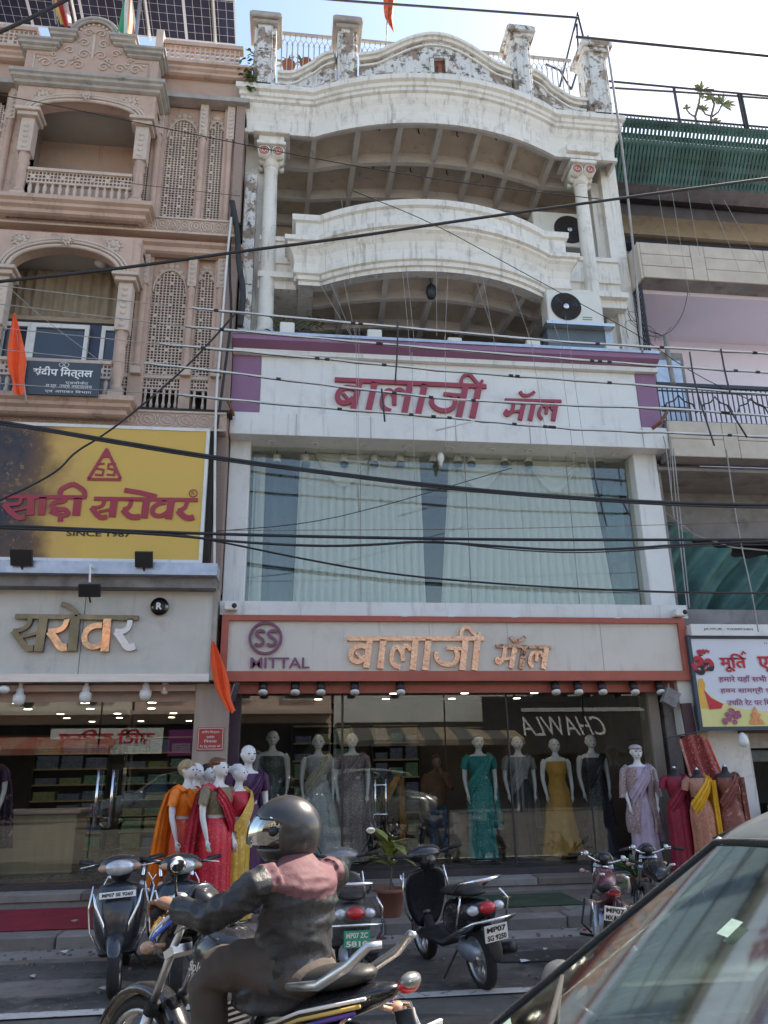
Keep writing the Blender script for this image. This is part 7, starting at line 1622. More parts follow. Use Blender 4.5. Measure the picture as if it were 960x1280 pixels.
def scooter(label, body, accent, loc, head, s=1.0, plates=('', ''), rear='white', group=None, mirrors=True):
    t = thing('scooter', label, 'scooter', (0, 0, 0), group)
    wheel(t, .62, .235, .235, .10); wheel(t, -.60, .235, .235, .10)
    # front fender
    q = hexloft([(.84, [(-.05, .30), (.05, .30), (.05, .35), (-.05, .35)]), (.74, [(-.075, .36), (.075, .36), (.07, .46), (-.07, .46)]), (.60, [(-.085, .40), (.085, .40), (.085, .52), (-.085, .52)]), (.46, [(-.08, .38), (.08, .38), (.08, .48), (-.08, .48)])]); sub(q, 'front_fender', body, t)
    # apron: broad shield leaning back
    def shield(x, w, z, d, bulge=.05): return [Vector((x-d, -w, z)), Vector((x+bulge*.7, -w*.72, z)), Vector((x+bulge, 0, z)), Vector((x+bulge*.7, w*.72, z)), Vector((x-d, w, z)), Vector((x-d-.02, w*.8, z)), Vector((x-.03, 0, z)), Vector((x-d-.02, -w*.8, z))]
    b = M_('s'); b.loft([shield(.52, .10, .30, .02, .05), shield(.535, .17, .40, .05, .08), shield(.53, .22, .52, .07, .09), shield(.50, .235, .66, .08, .09), shield(.46, .225, .78, .07, .075), shield(.42, .17, .86, .04, .05)]); sub(b, 'apron', body, t)
    b = M_('s')
    for sy in (-1, 1): b.tube([(.56, sy*.20, .80), (.585, sy*.17, .68), (.622, sy*.11, .56), (.63, sy*.09, .47)], [.008, .014, .014, .006], 8)
    b.build('apron_trim', m['chrome'], t)
    b = M_('s')
    for sy in (-1, 1): b.tube([(.42, sy*.215, .84), (.43, sy*.245, .66), (.45, sy*.23, .48), (.5, sy*.14, .33)], .010, 8)
    b.build('apron_edge', m['chrome'], t)
    # cowl, lamp, bars, mirrors
    b = M_('s'); b.ell((.36, 0, .99), (.13, .185, .085), 18, 10); b.ell((.3, 0, .93), (.08, .1, .1), 12, 8); skinbody(b, 'headlamp_cowl', body, t, .014, 3)
    b = M_('s'); b.ell((.43, 0, .975), (.085, .135, .07), 18, 10); b.build('headlamp', lampg, t)
    for sy in (-1, 1): b = M_('s'); b.ell((.44, sy*.135, .975), (.035, .05, .03), 12, 8); b.build('indicator', mat('amber_lens', (.5, .3, .2), .2, coat=.5) if 'amber_lens' not in bpy.data.materials else bpy.data.materials['amber_lens'], t)
    b = M_('s'); b.tube([(.25, -.33, 1.02), (.3, -.17, .99), (.32, 0, .98), (.3, .17, .99), (.25, .33, 1.02)], .014, 8); b.build('handlebar', m['black'], t)
    for sy in (-1, 1):
        b = M_('s'); b.tube([(.22, sy*.36, 1.025), (.265, sy*.24, 1.01)], .02, 10); b.build('grip', m['rubber'], t)
        b = M_('s'); b.tube([(.34, sy*.34, .985), (.3, sy*.2, 1.0)], .006, 6); b.build('brake_lever', m['chrome'], t)
        if not mirrors: continue
        b = M_('s'); b.tube([(.3, sy*.2, 1.02), (.31, sy*.26, 1.12), (.3, sy*.28, 1.19)], .006, 6); mo = b.build('mirror', m['black'], t)
        b = M_('s'); b.ell((.30, sy*.29, 1.22), (.014, .055, .042), 16, 8); b.build('mirror_head', m['black'], mo); b = M_('s'); b.ell((.288, sy*.29, 1.22), (.006, .046, .034), 16, 8); b.build('mirror_glass', m['chrome'], mo)
    # floor, seat, rear body
    b = M_('s'); b.bbox(-.15, .42, -.16, .16, .27, .33, .02); b.build('footboard', m['black'], t)
    q = hexloft([(-.12, [(-.12, .34), (.12, .34), (.13, .50), (.10, .66), (-.10, .66), (-.13, .50)]), (-.35, [(-.17, .36), (.17, .36), (.19, .52), (.14, .70), (-.14, .70), (-.19, .52)]), (-.62, [(-.17, .44), (.17, .44), (.19, .57), (.14, .72), (-.14, .72), (-.19, .57)]), (-.86, [(-.10, .58), (.10, .58), (.13, .66), (.09, .74), (-.09, .74), (-.13, .66)])]); sub(q, 'rear_body', body, t)
    q = hexloft([(-.08, [(-.11, .69), (.11, .69), (.11, .76), (-.11, .76)]), (-.3, [(-.15, .69), (.15, .69), (.15, .79), (-.15, .79)]), (-.55, [(-.14, .72), (.14, .72), (.14, .83), (-.14, .83)]), (-.8, [(-.10, .74), (.10, .74), (.1, .81), (-.1, .81)])]); sub(q, 'seat', mat('black_vinyl_seat', (.02, .02, .02), .5, bump=.3) if 'black_vinyl_seat' not in bpy.data.materials else bpy.data.materials['black_vinyl_seat'], t)
    b = M_('s'); b.tube([(-.55, -.15, .78), (-.72, -.16, .86), (-.93, -.13, .90), (-.98, 0, .905), (-.93, .13, .90), (-.72, .16, .86), (-.55, .15, .78)], .016, 8); b.build('grab_rail', m['chrome'], t)
    b = M_('s'); b.ell((-.885, 0, .675), (.055, .075, .05), 16, 10); b.build('tail_lamp', accent, t)
    for sy in (-1, 1): b = M_('s'); b.ell((-.845, sy*.12, .665), (.05, .055, .04), 14, 8); b.build('indicator', lampg, t)
    b = M_('s'); b.tube([(-.45, -.24, .40), (-.7, -.245, .50), (-.97, -.2, .60), (-1.03, 0, .61), (-.97, .2, .60), (-.7, .245, .50), (-.45, .24, .40)], .011, 8); b.tube([(-.7, -.245, .50), (-.82, -.235, .70), (-.78, -.19, .78)], .009, 8); b.tube([(-.7, .245, .50), (-.82, .235, .70), (-.78, .19, .78)], .009, 8); b.build('crash_guard', m['chrome'], t)
    q = hexloft([(-.80, [(-.07, .40), (.07, .40), (.07, .62), (-.07, .62)]), (-.92, [(-.07, .26), (.07, .26), (.07, .50), (-.07, .50)]), (-.95, [(-.06, .24), (.06, .24), (.06, .44), (-.06, .44)])]); sub(q, 'mudguard', m['black'], t)
    b = M_('s'); b.ell((-.45, .0, .28), (.22, .10, .1)); b.build('engine', m['galv'], t); b = M_('s'); b.tube([(-.3, -.15, .25), (-.6, -.19, .27), (-.85, -.2, .33)], [.03, .05, .045], 12); b.build('exhaust', m['black'], t)
    b = MB(); b.tube([(-.25, .05, .25), (-.2, .22, .01)], .01, 6); b.build('side_stand', m['black'], t)
    if plates[0]: plate(t, .585, 0, .775, .30, .05, 1, [plates[0]], plate_w, tilt=R(-14))
    if len(plates) > 2: plate(t, .60, 0, .70, .2, .12, 1, plates[2], plate_w, tilt=R(-8))
    if plates[1]: plate(t, -.975, 0, .50, .21, .125, -1, plates[1], plate_g if rear == 'green' else plate_w, tilt=R(8))
    place(t, loc, head, s); return t
def heading(dx, dy): return math.atan2(dy, dx)
s1 = scooter('dark grey scooter with a long white plate strip, leftmost of the parked scooters', paint_dk, paint_rd, (-1.30, 7.3, 0), heading(.12, -1), .90, ('MP07 SE 9260', ''), mirrors=False)
s1.rotation_euler.x = R(3)
s2 = scooter('dark grey scooter with a square front plate, second of the parked scooters', paint_dk, paint_rd, (-.88, 7.25, 0), heading(.16, -1), .90, ('', '', ['MP07 Z', '4775']), mirrors=False)
s3 = scooter('black scooter with a red tail lamp and white plate right of the terracotta pot', paint_bk, paint_rd, (1.40, 7.02, 0), heading(-.24, 1), .89, ('', ['MP07', 'SG 9250']), mirrors=False)
s3.rotation_euler.x = R(-7)
s4 = scooter('silver grey scooter with a green plate behind the rider', paint_gr, paint_rd, (.50, 7.0, 0), heading(-.03, 1), .88, ('', ['MP07 ZC', '5810']), rear='green')
# ---------------------------------------------------------------- motorcycle
def motorcycle(label, tank, loc, head, s=1.0, hero=False, pl_=('', ''), mirrors=True):
    t = thing('motorcycle', label, 'motorcycle', (0, 0, 0))
    wheel(t, .61, .30, .30, .085, spokes=5 if hero else 5); wheel(t, -.62, .30, .30, .10, spokes=5)
    b = M_('s')
    R1 = []
    for i in range(13):
        a = R(20+i*11); R1.append([Vector((.61+rr*math.cos(a), yy, .30+rr*math.sin(a))) for rr, yy in ((.315, -.06), (.345, -.045), (.352, 0), (.345, .045), (.315, .06), (.335, .03), (.338, 0), (.335, -.03))])
    b.loft(R1); b.build('front_fender', paint_bk, t)
    R1 = []
    for i in range(12):
        a = R(50+i*11); R1.append([Vector((-.62+rr*math.cos(a), yy, .30+rr*math.sin(a))) for rr, yy in ((.33, -.07), (.37, -.055), (.38, 0), (.37, .055), (.33, .07), (.36, .03), (.365, 0), (.36, -.03))])
    b = M_('s'); b.loft(R1); b.build('rear_fender', m['black'], t)
    for sy in (-1, 1):
        b = M_('s'); b.tube([(.61, sy*.085, .30), (.47, sy*.085, .58)], .026, 12); b.tube([(.47, sy*.085, .58), (.27, sy*.085, .97)], .019, 12); b.build('fork_leg', m['alu'], t)
        b = M_('s'); b.tube([(.48, sy*.085, .56), (.455, sy*.085, .61)], .032, 12); b.build('fork_boot', m['rubber'], t)
    b = MB(); b.obox((.285, 0, .93), (.07, .22, .03), Matrix.Rotation(.5, 3, 'Y')); b.obox((.34, 0, .82), (.07, .22, .035), Matrix.Rotation(.5, 3, 'Y')); b.build('fork_clamp', m['alu'], t)
    # cowl and headlamp
    def cw(x, w, z0, z1): return [(-w*.7, z0), (w*.7, z0), (w, (z0+z1)/2), (w*.6, z1), (-w*.6, z1), (-w, (z0+z1)/2)]
    q = hexloft([(.24, cw(0, .10, .97, 1.13)), (.30, cw(0, .155, .86, 1.09)), (.38, cw(0, .155, .79, 1.01)), (.46, cw(0, .11, .76, .90)), (.50, cw(0, .05, .77, .82))]); sub(q, 'headlamp_cowl', paint_bk, t)
    b = M_('s'); b.ell((.455, 0, .875), (.06, .095, .07), 18, 10, Matrix.Rotation(.5, 3, 'Y')); b.build('headlamp', lampg, t)
    if hero:
        for sy in (-1, 1):
            for (z_, mt_, w_) in ((.925, mat('blue_decal', (.04, .12, .55), .4), .022), (.955, mat('white_decal', (.6, .65, .75), .4), .02), (.978, mat('orange_decal', (.75, .4, .03), .4), .012)):
                b = M_('s'); pts = [(.47, sy*.118, z_-.085), (.40, sy*.149, z_-.04), (.33, sy*.158, z_+.0), (.27, sy*.145, z_+.04)]
                b.loft([[Vector(p)+Vector((0, sy*.004, w_/2)), Vector(p)+Vector((0, sy*.008, 0)), Vector(p)+Vector((0, sy*.004, -w_/2)), Vector(p)+Vector((0, -sy*.01, 0))] for p in pts]); b.build('decal', mt_, t)
    b = M_('s'); b.tube([(.12, -.36, 1.04), (.17, -.24, 1.06), (.22, -.10, 1.0), (.23, 0, .985), (.22, .10, 1.0), (.17, .24, 1.06), (.12, .36, 1.04)], .012, 8); b.build('handlebar', m['chrome'], t)
    b = M_('s'); b.tube([(.26, .0, 1.0), (.22, .0, 1.06)], .06, 16); b.build('gauge', m['black'], t)
    for sy in (-1, 1):
        b = M_('s'); b.tube([(.095, sy*.39, 1.035), (.155, sy*.26, 1.055)], .018, 10); b.build('grip', m['rubber'], t)
        b = M_('s'); b.tube([(.2, sy*.34, 1.03), (.2, sy*.22, 1.04)], .006, 6); b.build('lever', m['chrome'], t)
        b = M_('s'); b.bbox(.14, .2, sy*.2-.025, sy*.2+.025, 1.03, 1.09, .01); b.build('switch_box', m['alu'], t)
        if mirrors: b = M_('s'); b.tube([(.17, sy*.22, 1.07), (.12, sy*.27, 1.18), (.05, sy*.31, 1.235)], .006, 6); mo = b.build('mirror', m['black'], t); b = M_('s'); b.ell((.04, sy*.33, 1.22), (.014, .05, .036), 16, 8); b.build('mirror_head', m['black'], mo); b = M_('s'); b.ell((.028, sy*.33, 1.22), (.006, .042, .029), 16, 8); b.build('mirror_glass', m['chrome'], mo)
        b = M_('s'); b.tube([(.33, sy*.14, .86), (.35, sy*.19, .86)], .01, 6); b.ell((.35, sy*.22, .86), (.03, .035, .025), 12, 8); b.build('indicator', bpy.data.materials['amber_lens'], t)
        b = M_('s'); b.tube([(-.7, sy*.1, .72), (-.72, sy*.16, .70)], .01, 6); b.ell((-.73, sy*.19, .70), (.03, .035, .025), 12, 8); b.build('indicator', bpy.data.materials['amber_lens'], t)
    def tk(w, z0, z1): return [(-w*.6, z0), (w*.6, z0), (w, z0+(z1-z0)*.4), (w*.7, z1), (-w*.7, z1), (-w, z0+(z1-z0)*.4)]
    q = hexloft([(.24, tk(.08, .78, .90)), (.14, tk(.15, .72, .96)), (-.02, tk(.15, .70, .96)), (-.17, tk(.10, .70, .87)), (-.22, tk(.07, .71, .83))]); tk_ = sub(q, 'tank', tank, t)
    b = M_('s'); b.lathe([(.035, .955), (.035, .97), (.01, .975)], (.05, 0, 0), 16); b.build('tank_cap', m['chrome'], tk_)
    q = hexloft([(-.16, [(-.09, .74), (.09, .74), (.10, .81), (-.10, .81)]), (-.35, [(-.13, .74), (.13, .74), (.13, .82), (-.13, .82)]), (-.52, [(-.13, .76), (.13, .76), (.12, .87), (-.12, .87)]), (-.78, [(-.10, .82), (.10, .82), (.09, .90), (-.09, .90)])]); sub(q, 'seat', bpy.data.materials['black_vinyl_seat'], t)
    q = hexloft([(-.12, [(-.12, .52), (.12, .52), (.12, .70), (-.12, .70)]), (-.35, [(-.13, .56), (.13, .56), (.13, .74), (-.13, .74)]), (-.62, [(-.115, .68), (.115, .68), (.12, .80), (-.12, .80)]), (-.90, [(-.07, .79), (.07, .79), (.08, .87), (-.08, .87)])]); sub(q, 'side_panel', tank, t)
    for sy in (-1, 1):
        b = M_('s'); b.tube([(-.45, sy*.15, .80), (-.62, sy*.16, .83), (-.76, sy*.15, .91), (-.84, sy*.13, .98), (-.88, sy*.10, .985)], [.014, .018, .018, .016, .012], 10); b.build('grab_rail', m['alu'], t)
        b = M_('s'); b.tube([(-.35, sy*.17, .62), (-.55, sy*.2, .70), (-.78, sy*.2, .72), (-.86, sy*.19, .62), (-.7, sy*.2, .48), (-.45, sy*.19, .46)], .010, 8); b.build('saree_guard', m['chrome'], t)
        b = M_('s'); b.tube([(-.62, sy*.13, .32), (-.48, sy*.14, .66)], .03, 12); b.build('shock_absorber', m['galv'], t)
        if hero:
            b = M_('s'); b.tube([(-.2, sy*.133, .60), (-.5, sy*.135, .72), (-.8, sy*.1, .80)], .007, 6); b.build('side_stripe', m['bulbw'], t)
            b = M_('s'); b.tube([(-.2, sy*.134, .575), (-.5, sy*.137, .695), (-.78, sy*.108, .775)], .008, 6); b.build('side_stripe', mat('gold_decal', (.6, .4, .1), .4), t)
            b = M_('s'); b.tube([(-.2, sy*.134, .55), (-.5, sy*.138, .67), (-.76, sy*.112, .75)], .008, 6); b.build('side_stripe', mat('violet_decal', (.1, .05, .3), .4), t)
    b = M_('s'); b.ell((-.925, 0, .845), (.03, .06, .03), 14, 8); b.build('tail_lamp', paint_rd, t)
    q = hexloft([(-.90, [(-.08, .80), (.08, .80), (.08, .90), (-.08, .90)]), (-.97, [(-.05, .84), (.05, .84), (.05, .885), (-.05, .885)])]); sub(q, 'tail_cowl', tank if not hero else paint_gr, t)
    b = M_('s'); b.tube([(-.90, 0, .76), (-.96, 0, .56)], [.05, .06], 8, flat=.3); b.build('mudflap', m['black'], t)
    b = M_('s'); b.bbox(-.15, .16, -.11, .11, .28, .52, .03); b.build('engine', m['galv'], t)
    for i in range(7): b = MB(); b.box(-.02, .14, -.12, .12, .53+i*.022, .54+i*.022); b.build('cooling_fin', m['alu'], t)
    b = M_('s'); b.tube([(.1, -.12, .4), (.05, -.16, .24), (-.3, -.17, .24), (-.9, -.18, .36)], [.02, .02, .03, .045], 12); b.build('exhaust', m['chrome'], t)
    b = M_('s'); b.tube([(.28, 0, .88), (.2, 0, .45), (-.15, 0, .25), (-.62, 0, .3)], .025, 8); b.tube([(.26, 0, .84), (-.2, 0, .72), (-.8, 0, .78)], .022, 8); b.tube([(.18, -.2, .6), (.2, -.22, .35), (.12, -.12, .28)], .012, 8); b.tube([(.18, .2, .6), (.2, .22, .35), (.12, .12, .28)], .012, 8); b.build('frame', m['black'], t)
    for sy in (-1, 1): b = M_('s'); b.tube([(-.08, sy*.1, .29), (-.08, sy*.26, .29)], .014, 8); b.build('footpeg', m['rubber'], t)
    if hero:
        for sy in (1, -1):
            tt = text(None, 'Splendor', 0, 0, .2, .05, 0, m['bulbw'], name='tank_lettering', shear=.3); M4 = Matrix.Translation(Vector((.035, sy*.155, .80))) @ Matrix.Rotation(R(180) if sy > 0 else 0, 4, 'Z'); tt.data.transform(M4); tt.parent = tk_
    if pl_[1]: plate(t, -.985, 0, .66, .2, .13, -1, pl_[1], plate_w, tilt=R(10))
    place(t, loc, head, s); return t
BXc, BYc = -.29, 3.6; TURN = R(-45)
mc = motorcycle('black motorcycle with blue and orange cowl stripes ridden past the shops', paint_bk, (.05-.34*math.cos(TURN), BYc-.34*math.sin(TURN), .0), R(180)+TURN, 1.0, True, ('', ['MP07', 'MQ 4410']))
mc2 = motorcycle('dark motorcycle with a maroon tail and white plate parked at the kerb', paint_mr, (2.66, 7.0, .0), heading(.30, 1), .79, False, ('', ['MP07', 'MX 2318']), False)
mc3 = motorcycle('dark motorcycle standing right of the capped mannequin, mostly behind the car', paint_bk, (3.45, 7.5, .0), heading(.1, 1), .79, False, ('', ''), False)
mc2.rotation_euler.x = R(7)
# ---------------------------------------------------------------- the rider
def rider():
    t = thing('person', 'motorcycle rider in a dark shiny jacket with pink shoulders and grey helmet', 'person', (.05, BYc, .86)); Y = BYc
    jk = mat('shiny_black_jacket', (.019, .02, .023), .46, var=.25, bump=.9, bscale=16); pk = mat('dusty_pink_yoke', (.13, .052, .06), .75, bump=.3); gy = mat('taupe_jacket_back', (.06, .055, .05), .45, var=.2, bump=.35, bscale=30)
    b = M_('s')
    prof = [(.70, .185, .215, -.01), (.715, .195, .225, -.01), (.80, .19, .215, .0), (.88, .155, .180, .03), (.97, .138, .178, .055), (1.06, .13, .188, .075), (1.14, .122, .195, .085), (1.20, .10, .17, .072), (1.235, .075, .105, .055), (1.262, .06, .065, .035)]
    b.loft([[Vector((dx+rx*math.cos(a), Y+ry*math.sin(a), z)) for a in [2*math.pi*j/24 for j in range(24)]] for z, rx, ry, dx in prof])
    for sy in (-1, 1):
        b.tube([(.085, Y+sy*.15, 1.175), (.055, Y+sy*.235, 1.155), (-.04, Y+sy*.295, 1.08), (-.13, Y+sy*.32, 1.035), (-.22, Y+sy*.325, 1.045), (-.315, Y+sy*.333, 1.062)], [.062, .072, .066, .058, .05, .043], 14)
    def fold(c):
        q = Vector((c.x*6, c.y*5, c.z*13)); arm = abs(c.y-Y) > .2
        v = 1-2*abs(noise.noise(q))*1.6+.6*(1-2*abs(noise.noise(q*2.1+Vector((5, 1, 2)))))
        if arm: v += .4*math.sin((c.x*.7+c.z*.5)*80+6*noise.noise(c*9))
        return .0078*v-.005
    def pick(c):
        if c.x > .03 and c.z > 1.125+(.14-c.x)*.45 and abs(c.y-Y) < .215: return 1
        return 0
    skinbody(b, 'jacket', [jk, pk, gy], t, .0085, 3, fold, pick)
    l = M_('s')
    for sy in (-1, 1):
        l.tube([(.07, Y+sy*.1, .82), (-.06, Y+sy*.15, .85), (-.21, Y+sy*.19, .82), (-.245, Y+sy*.2, .76), (-.21, Y+sy*.2, .55), (-.18, Y+sy*.2, .37)], [.10, .098, .08, .074, .062, .055], 14)
    l.ell((.08, Y, .80), (.15, .17, .09)); skinbody(l, 'trousers', mat('dark_brown_trousers', (.065, .05, .042), .85, bump=.3), t, .013, 4, lambda c: .010*(1-2*abs(noise.noise(Vector((c.x*10, c.y*6, c.z*14))))))
    sk = bpy.data.materials['brown_skin']
    for sy in (-1, 1):
        s_ = M_('s'); s_.ell((-.22, Y+sy*.2, .30), (.14, .05, .05)); s_.ell((-.16, Y+sy*.2, .34), (.07, .05, .07)); skinbody(s_, 'shoe', m['rubber'], t, .012, 2)
        # hand closed round the grip
        gx, gy_, gz = -.415, Y+sy*.335, 1.047; h = M_('s'); wr = Vector((-.31, Y+sy*.335, 1.062))
        h.tube([wr+Vector((.02, 0, 0)), wr+Vector((-.02, 0, .004)), Vector((gx+.035, gy_, gz+.025)), Vector((gx+.01, gy_, gz+.03))], [.028, .030, .040, .034], 10, flat=.65)
        for k in range(4):
            yy = gy_+(-.036+.024*k); L = (.0, .006, .004, -.004)[k]
            h.tube([(gx+.015, yy, gz+.032), (gx-.018, yy, gz+.028+L*.3), (gx-.032-L, yy, gz+.002), (gx-.02, yy, gz-.022), (gx+.004, yy, gz-.026)], [.0115, .011, .010, .009, .008], 7)
        h.tube([(gx+.045, gy_-sy*.03, gz+.012), (gx+.022, gy_-sy*.05, gz-.012), (gx-.006, gy_-sy*.048, gz-.024)], [.013, .011, .009], 7)
        skinbody(h, 'hand', sk, t, .006, 2)
    h = M_('s'); h.ell((-.03, Y, 1.355), (.08, .07, .10)); h.ell((-.11, Y, 1.345), (.02, .014, .02), 8, 6); h.tube([(.02, Y, 1.2), (.0, Y, 1.3)], .055, 12); h.ell((-.075, Y, 1.30), (.035, .04, .03), 10, 6); skinbody(h, 'head', sk, t, .01, 2)
    for sy in (-1, 1): e = M_('s'); e.ell((-.103, Y+sy*.03, 1.37), (.006, .012, .006), 8, 5); e.build('eye', m['black'], t)
    e = M_('s'); e.ell((-.112, Y, 1.305), (.006, .02, .005), 8, 5); e.build('mouth', m['lips'], t)
    # full-face helmet: shell with the face opening, chin bar, visor
    hc = Vector((-.01, Y, 1.35)); hp = mat('satin_gunmetal_helmet', (.055, .053, .052), .3, .4, var=.06, coat=.25)
    def shell(a, e_): # a: 0 = forward (-x), e_: elevation
        rx = .134; rz = .122 if e_ > 0 else .138; return hc+Vector((-rx*math.cos(e_)*math.cos(a), .108*math.cos(e_)*math.sin(a), rz*math.sin(e_)))
    b = M_('s'); n1, n2 = 48, 30; idx = {}; vs = []; fs = []
    for j in range(n2+1):
        for i in range(n1):
            vs.append(shell(2*math.pi*i/n1, R(-52)+(R(142))*j/n2))
    for j in range(n2):
        for i in range(n1):
            a = (i+.5)/n1*360; a = a if a < 180 else a-360; e_ = -52+142*(j+.5)/n2
            if abs(a) < 80 and -28 < e_ < 26-abs(a)*.12: continue
            fs.append((j*n1+i, j*n1+(i+1) % n1, (j+1)*n1+(i+1) % n1, (j+1)*n1+i))
    b.add(vs, fs); o = b.build('helmet', hp, t); bake(o, [('SOLIDIFY', dict(thickness=.018, offset=-1))])
    b = M_('s'); b.tube([shell(R(a), R(-52)) for a in range(0, 361, 15)], .012, 8, caps=False); b.build('helmet_rim', m['rubber'], o)
    b = M_('s'); b.grid(lambda u, v: tuple(hc+(shell(R(-84+168*u), R(-26+58*v))-hc)*1.03+Vector((-.05*max(0, math.cos(R(-84+168*u)))*(1-v*.8), 0, .006))), 30, 12); b.build('visor', mat_glass('smoky_visor', (.35, .36, .38), .3), o)
    for sy in (-1, 1): b = M_('s'); b.tube([hc+Vector((-.045, sy*.10, -.0)), hc+Vector((-.045, sy*.118, -.0))], .02, 14); b.build('visor_hinge', m['black'], o); b = M_('s'); b.tube([hc+Vector((-.06, sy*.104, .055)), hc+Vector((.0, sy*.108, .035))], .005, 6); b.build('vent', m['chrome'], o)
    Rm = Matrix.Translation(hc) @ Matrix.Rotation(-TURN*.85, 4, 'Z') @ Matrix.Translation(-hc)
    for ch in t.children:
        if ch.name.split('.')[0] in ('helmet', 'head', 'eye', 'mouth'):
            ch.data.transform(Rm)
            for g_ in ch.children: g_.data.transform(Rm)
    return t
rd_ = rider(); rd_.rotation_euler = (0, 0, TURN)
# ---------------------------------------------------------------- foreground car (windscreen and roof in view)
def car(label, loc=(0, 0, 0), rz=0, hero=True):
    """front towards -x; near side towards -y"""
    t = thing('car', label, 'car', (0, 0, 0)); silver = mat('silver_metallic_paint', (.34, .36, .36), .28, .75, var=.05, coat=.6) if 'silver_metallic_paint' not in bpy.data.materials else bpy.data.materials['silver_metallic_paint']
    tint = bpy.data.materials.get('windscreen_glass') or mat_glass('windscreen_glass', (.34, .40, .37), .22, rough=.06)
    YN, YFc = -.80, .80                                    # near and far flanks
    def sec(x, zt, wt, zb=.25, wb=.80, shoulder=.88, ws=.80):
        return [Vector((x, -wt, zt)), Vector((x, -wt*.5, zt+.02)), Vector((x, wt*.5, zt+.02)), Vector((x, wt, zt)), Vector((x, ws, shoulder)), Vector((x, wb, .6)), Vector((x, wb*.97, zb)), Vector((x, -wb*.97, zb)), Vector((x, -wb, .6)), Vector((x, -ws, shoulder))]
    b = M_('s'); b.loft([sec(-1.75, .60, .45, .3, .6, .52, .55), sec(-1.68, .72, .62, .25, .72, .6, .68), sec(-1.2, .86, .66, .25, .79, .75, .76), sec(-.55, .99, .70, .25, .80, .88, .79), sec(.2, 1.02, .72, .25, .80, .92, .80), sec(1.5, 1.02, .72, .25, .80, .93, .80), sec(2.3, .98, .70, .28, .78, .9, .76), sec(2.42, .85, .6, .35, .7, .8, .7)]); sub(b, 'body', silver, t, 2)
    # roof
    def rf(x, z, w): return [Vector((x, -w, z-.045)), Vector((x, -w*.6, z)), Vector((x, w*.6, z)), Vector((x, w, z-.045)), Vector((x, w*.97, z-.08)), Vector((x, -w*.97, z-.08))]
    b = M_('s'); b.loft([rf(.06, 1.415, .58), rf(.10, 1.455, .60), rf(.28, 1.53, .63), rf(.7, 1.59, .64), rf(1.3, 1.59, .64), rf(1.9, 1.50, .60), rf(2.02, 1.44, .56)]); sub(b, 'roof', silver, t, 2)
    # windscreen
    def wsf(u, v):
        y = (-.70+1.40*u)*(1-v)+(-.565+1.13*u)*v; bow = .10*(1-(2*u-1)**2)
        return (-.50-bow*(1-v*.6)+.60*v, y, .97+.43*v+.03*(1-(2*u-1)**2)*v)
    b = M_('s'); b.grid(wsf, 24, 14); b.build('windscreen', tint, t)
    b = M_('s'); b.tube([wsf(0, v/10) for v in range(11)]+[wsf(u/12, 1) for u in range(1, 13)]+[wsf(1, 1-v/10) for v in range(1, 11)]+[wsf(1-u/12, 0) for u in range(1, 13)], .010, 8); b.build('windscreen_seal', m['rubber'], t)
    for sy in (-1, 1):
        p0 = Vector(wsf(0 if sy < 0 else 1, 0)); p1 = Vector(wsf(0 if sy < 0 else 1, 1)); off = Vector((.035, sy*.03, -.0))
        b = M_('s'); b.loft([[p+Vector((.0, sy*.0, .015)), p+Vector((.06, sy*.05, .0)), p+Vector((.07, sy*.03, -.04)), p+Vector((.02, -sy*.01, -.03))] for p in (p0.lerp(p1, q/8)+Vector((.01, 0, .0)) for q in range(9))]); b.build('windscreen_pillar', silver, t)
        b = M_('s'); wy = lambda v: sy*(.79-.2*v)
        b.grid(lambda u, v: ((-.30+2.3*u)*(1-v)+(.30+1.45*u)*v, wy(v), .96+.45*v), 10, 6); b.build('side_window', tint, t)
        for xx0, xx1 in ((.62, .72), (1.55, 1.5)): b = M_('s'); b.tube([(xx0, sy*.795, .96), (xx1, sy*.605, 1.41)], .022, 6); b.build('door_pillar', m['black'], t)
        b = M_('s'); b.tube([(.12, sy*.60, 1.40), (.3, sy*.63, 1.455), (.7, sy*.65, 1.515), (1.3, sy*.65, 1.52), (1.95, sy*.6, 1.43)], .012, 6); b.build('roof_rail_trim', m['black'], t)
        b = M_('s'); b.ell((-.22, sy*.93, 1.0), (.06, .10, .065)); b.tube([(-.2, sy*.78, .95), (-.22, sy*.88, .97)], .02, 8); b.build('wing_mirror', silver, t)
        for xx in (-1.15, 1.55): wheel(t, xx, .30, .30, .19, sy*.70, spokes=7)
        b = M_('s'); b.ell((-1.62, sy*.52, .64), (.12, .16, .08)); b.build('headlight', lampg, t)
    b = MB(); b.box(-.1, 1.6, -.68, .68, .4, .5); b.build('cabin_floor', m['dark'], t)
    for sy in (-1, 1):
        b = M_('s'); b.bbox(.45, .62, sy*.36-.24, sy*.36+.24, .5, 1.12, .05); b.ell((.55, sy*.36, 1.22), (.05, .13, .09)); skinbody(b, 'seat', F('grey_seat_cloth', (.12, .11, .1), .9), t, .02, 3)
    b = M_('s'); b.tube([(.12+.04*math.sin(a*.524), .36+.18*math.cos(a*.524), 1.0+.17*math.sin(a*.524)) for a in range(13)], .014, 8, caps=False); b.tube([(.1, .36, 1.0), (-.1, .36, .92)], .03, 8); b.build('steering_wheel', m['black'], t)
    b = M_('s'); b.bbox(-.42, .0, -.66, .66, .8, .98, .04); b.build('dashboard', mat('beige_dashboard', (.2, .18, .14), .8) if 'beige_dashboard' not in bpy.data.materials else bpy.data.materials['beige_dashboard'], t)
    b = M_('s'); b.ell((.1, 0, 1.36), (.02, .11, .035)); b.build('rear_view_mirror', m['black'], t)
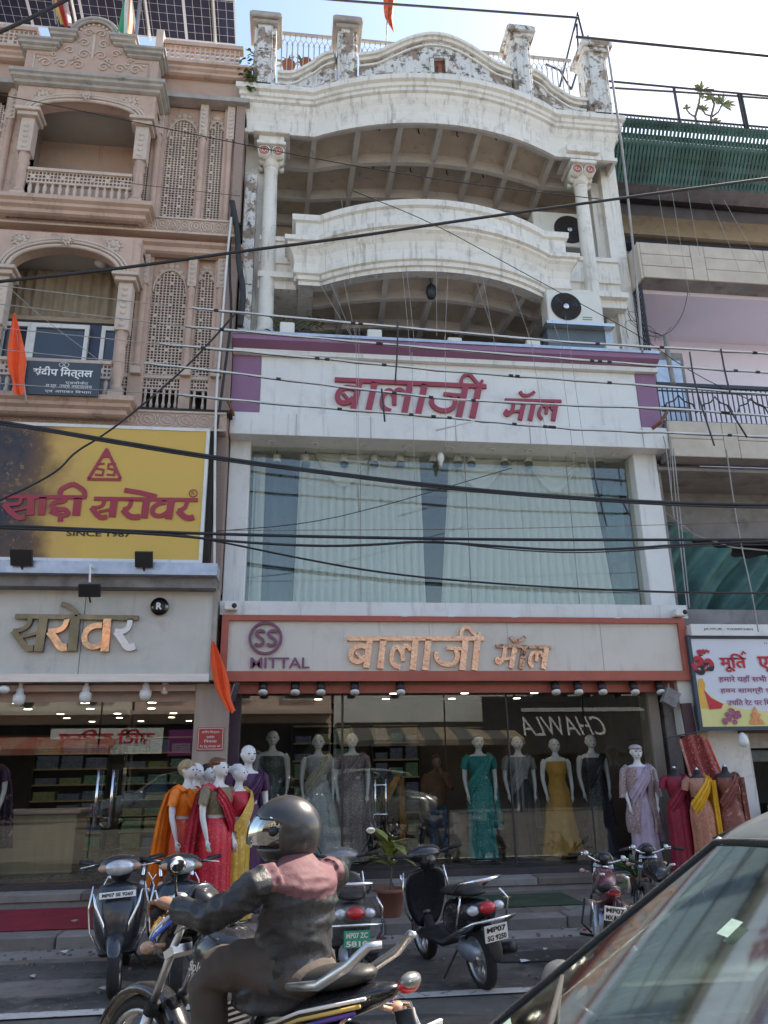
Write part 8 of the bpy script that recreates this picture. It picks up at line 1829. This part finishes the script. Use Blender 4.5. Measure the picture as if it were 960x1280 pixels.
    for (u_, v_, w_, h_) in ((.56, .66, .035, .055), (.90, .05, .04, .05)):
        b = M_('s'); 
        def stk(a, c): q_ = Vector(wsf(u_+a*w_, v_+c*h_)); return tuple(q_+Vector((-.006, 0, .006)))
        b.grid(stk, 3, 3); b.build('windscreen_sticker', mat('pale_green_sticker', (.3, .42, .36), .6, var=.15, scale=60) if 'pale_green_sticker' not in bpy.data.materials else bpy.data.materials['pale_green_sticker'], t)
    b = M_('s'); b.tube([(-.58, .1, 1.0), (-.45, .35, 1.07), (-.33, .6, 1.10)], .008, 6); b.build('wiper', m['rubber'], t)
    place(t, loc, rz); return t
car1 = car('silver car close to the camera with a tall sloping windscreen', (1.02, 1.5, 0), R(0))
car2 = car('silver car parked across the street before the houses', (-4.0, -4.4, 0), R(0))
car3 = car('silver car parked across the street right of the other', (3.0, -4.6, 0), R(180))

# ================================================================ each separate piece of a joined part becomes a part of its own
SPLIT = ('side_ledge', 'bay_column', 'pilaster', 'balustrade_rail', 'parapet_rail', 'screen_sill', 'shop_wall', 'display_plinth', 'lintel_panel', 'wall', 'window_frame', 'upper_room', 'bay_room', 'body', 'panel', 'lintel', 'band_edge', 'door_handle', 'pediment_beading', 'green_mark', 'grille', 'niche_frame', 'concrete_beam', 'balcony_slab', 'parapet', 'side_panel', 'fork_clamp', 'grab_rail', 'crash_guard', 'apron_trim', 'apron_edge', 'frame', 'lamp_arm', 'pier_cap', 'parapet_pier', 'abacus', 'carcass', 'canopy')
def split_loose(o):
    me = o.data; n = len(me.vertices); par = list(range(n))
    def find(a):
        while par[a] != a: par[a] = par[par[a]]; a = par[a]
        return a
    for p in me.polygons:
        r0 = find(p.vertices[0])
        for v in p.vertices[1:]:
            r1 = find(v)
            if r1 != r0: par[r1] = r0
    isl = {}
    for p in me.polygons: isl.setdefault(find(p.vertices[0]), []).append(p.index)
    if len(isl) < 2 or len(isl) > 30: return
    for k, (root, polys) in enumerate(sorted(isl.items())):
        mp = {}; vs = []; fs = []; mi = []; sm = []
        for pi in polys:
            p = me.polygons[pi]; f = []
            for v in p.vertices:
                if v not in mp: mp[v] = len(vs); vs.append(tuple(me.vertices[v].co))
                f.append(mp[v])
            fs.append(f); mi.append(p.material_index); sm.append(p.use_smooth)
        m2 = bpy.data.meshes.new(o.name.split('.')[0]); m2.from_pydata(vs, [], fs)
        for q in me.materials: m2.materials.append(q)
        m2.polygons.foreach_set('material_index', mi); m2.polygons.foreach_set('use_smooth', sm); m2.update()
        if k == 0: new0 = m2
        else:
            c = o.copy(); c.data = m2; COL.objects.link(c)
    o.data = new0
for o in list(scn.objects):
    if o.type == 'MESH' and o.parent and o.get('kind') != 'stuff' and o.name.split('.')[0] in SPLIT and o.data.users == 1: split_loose(o)
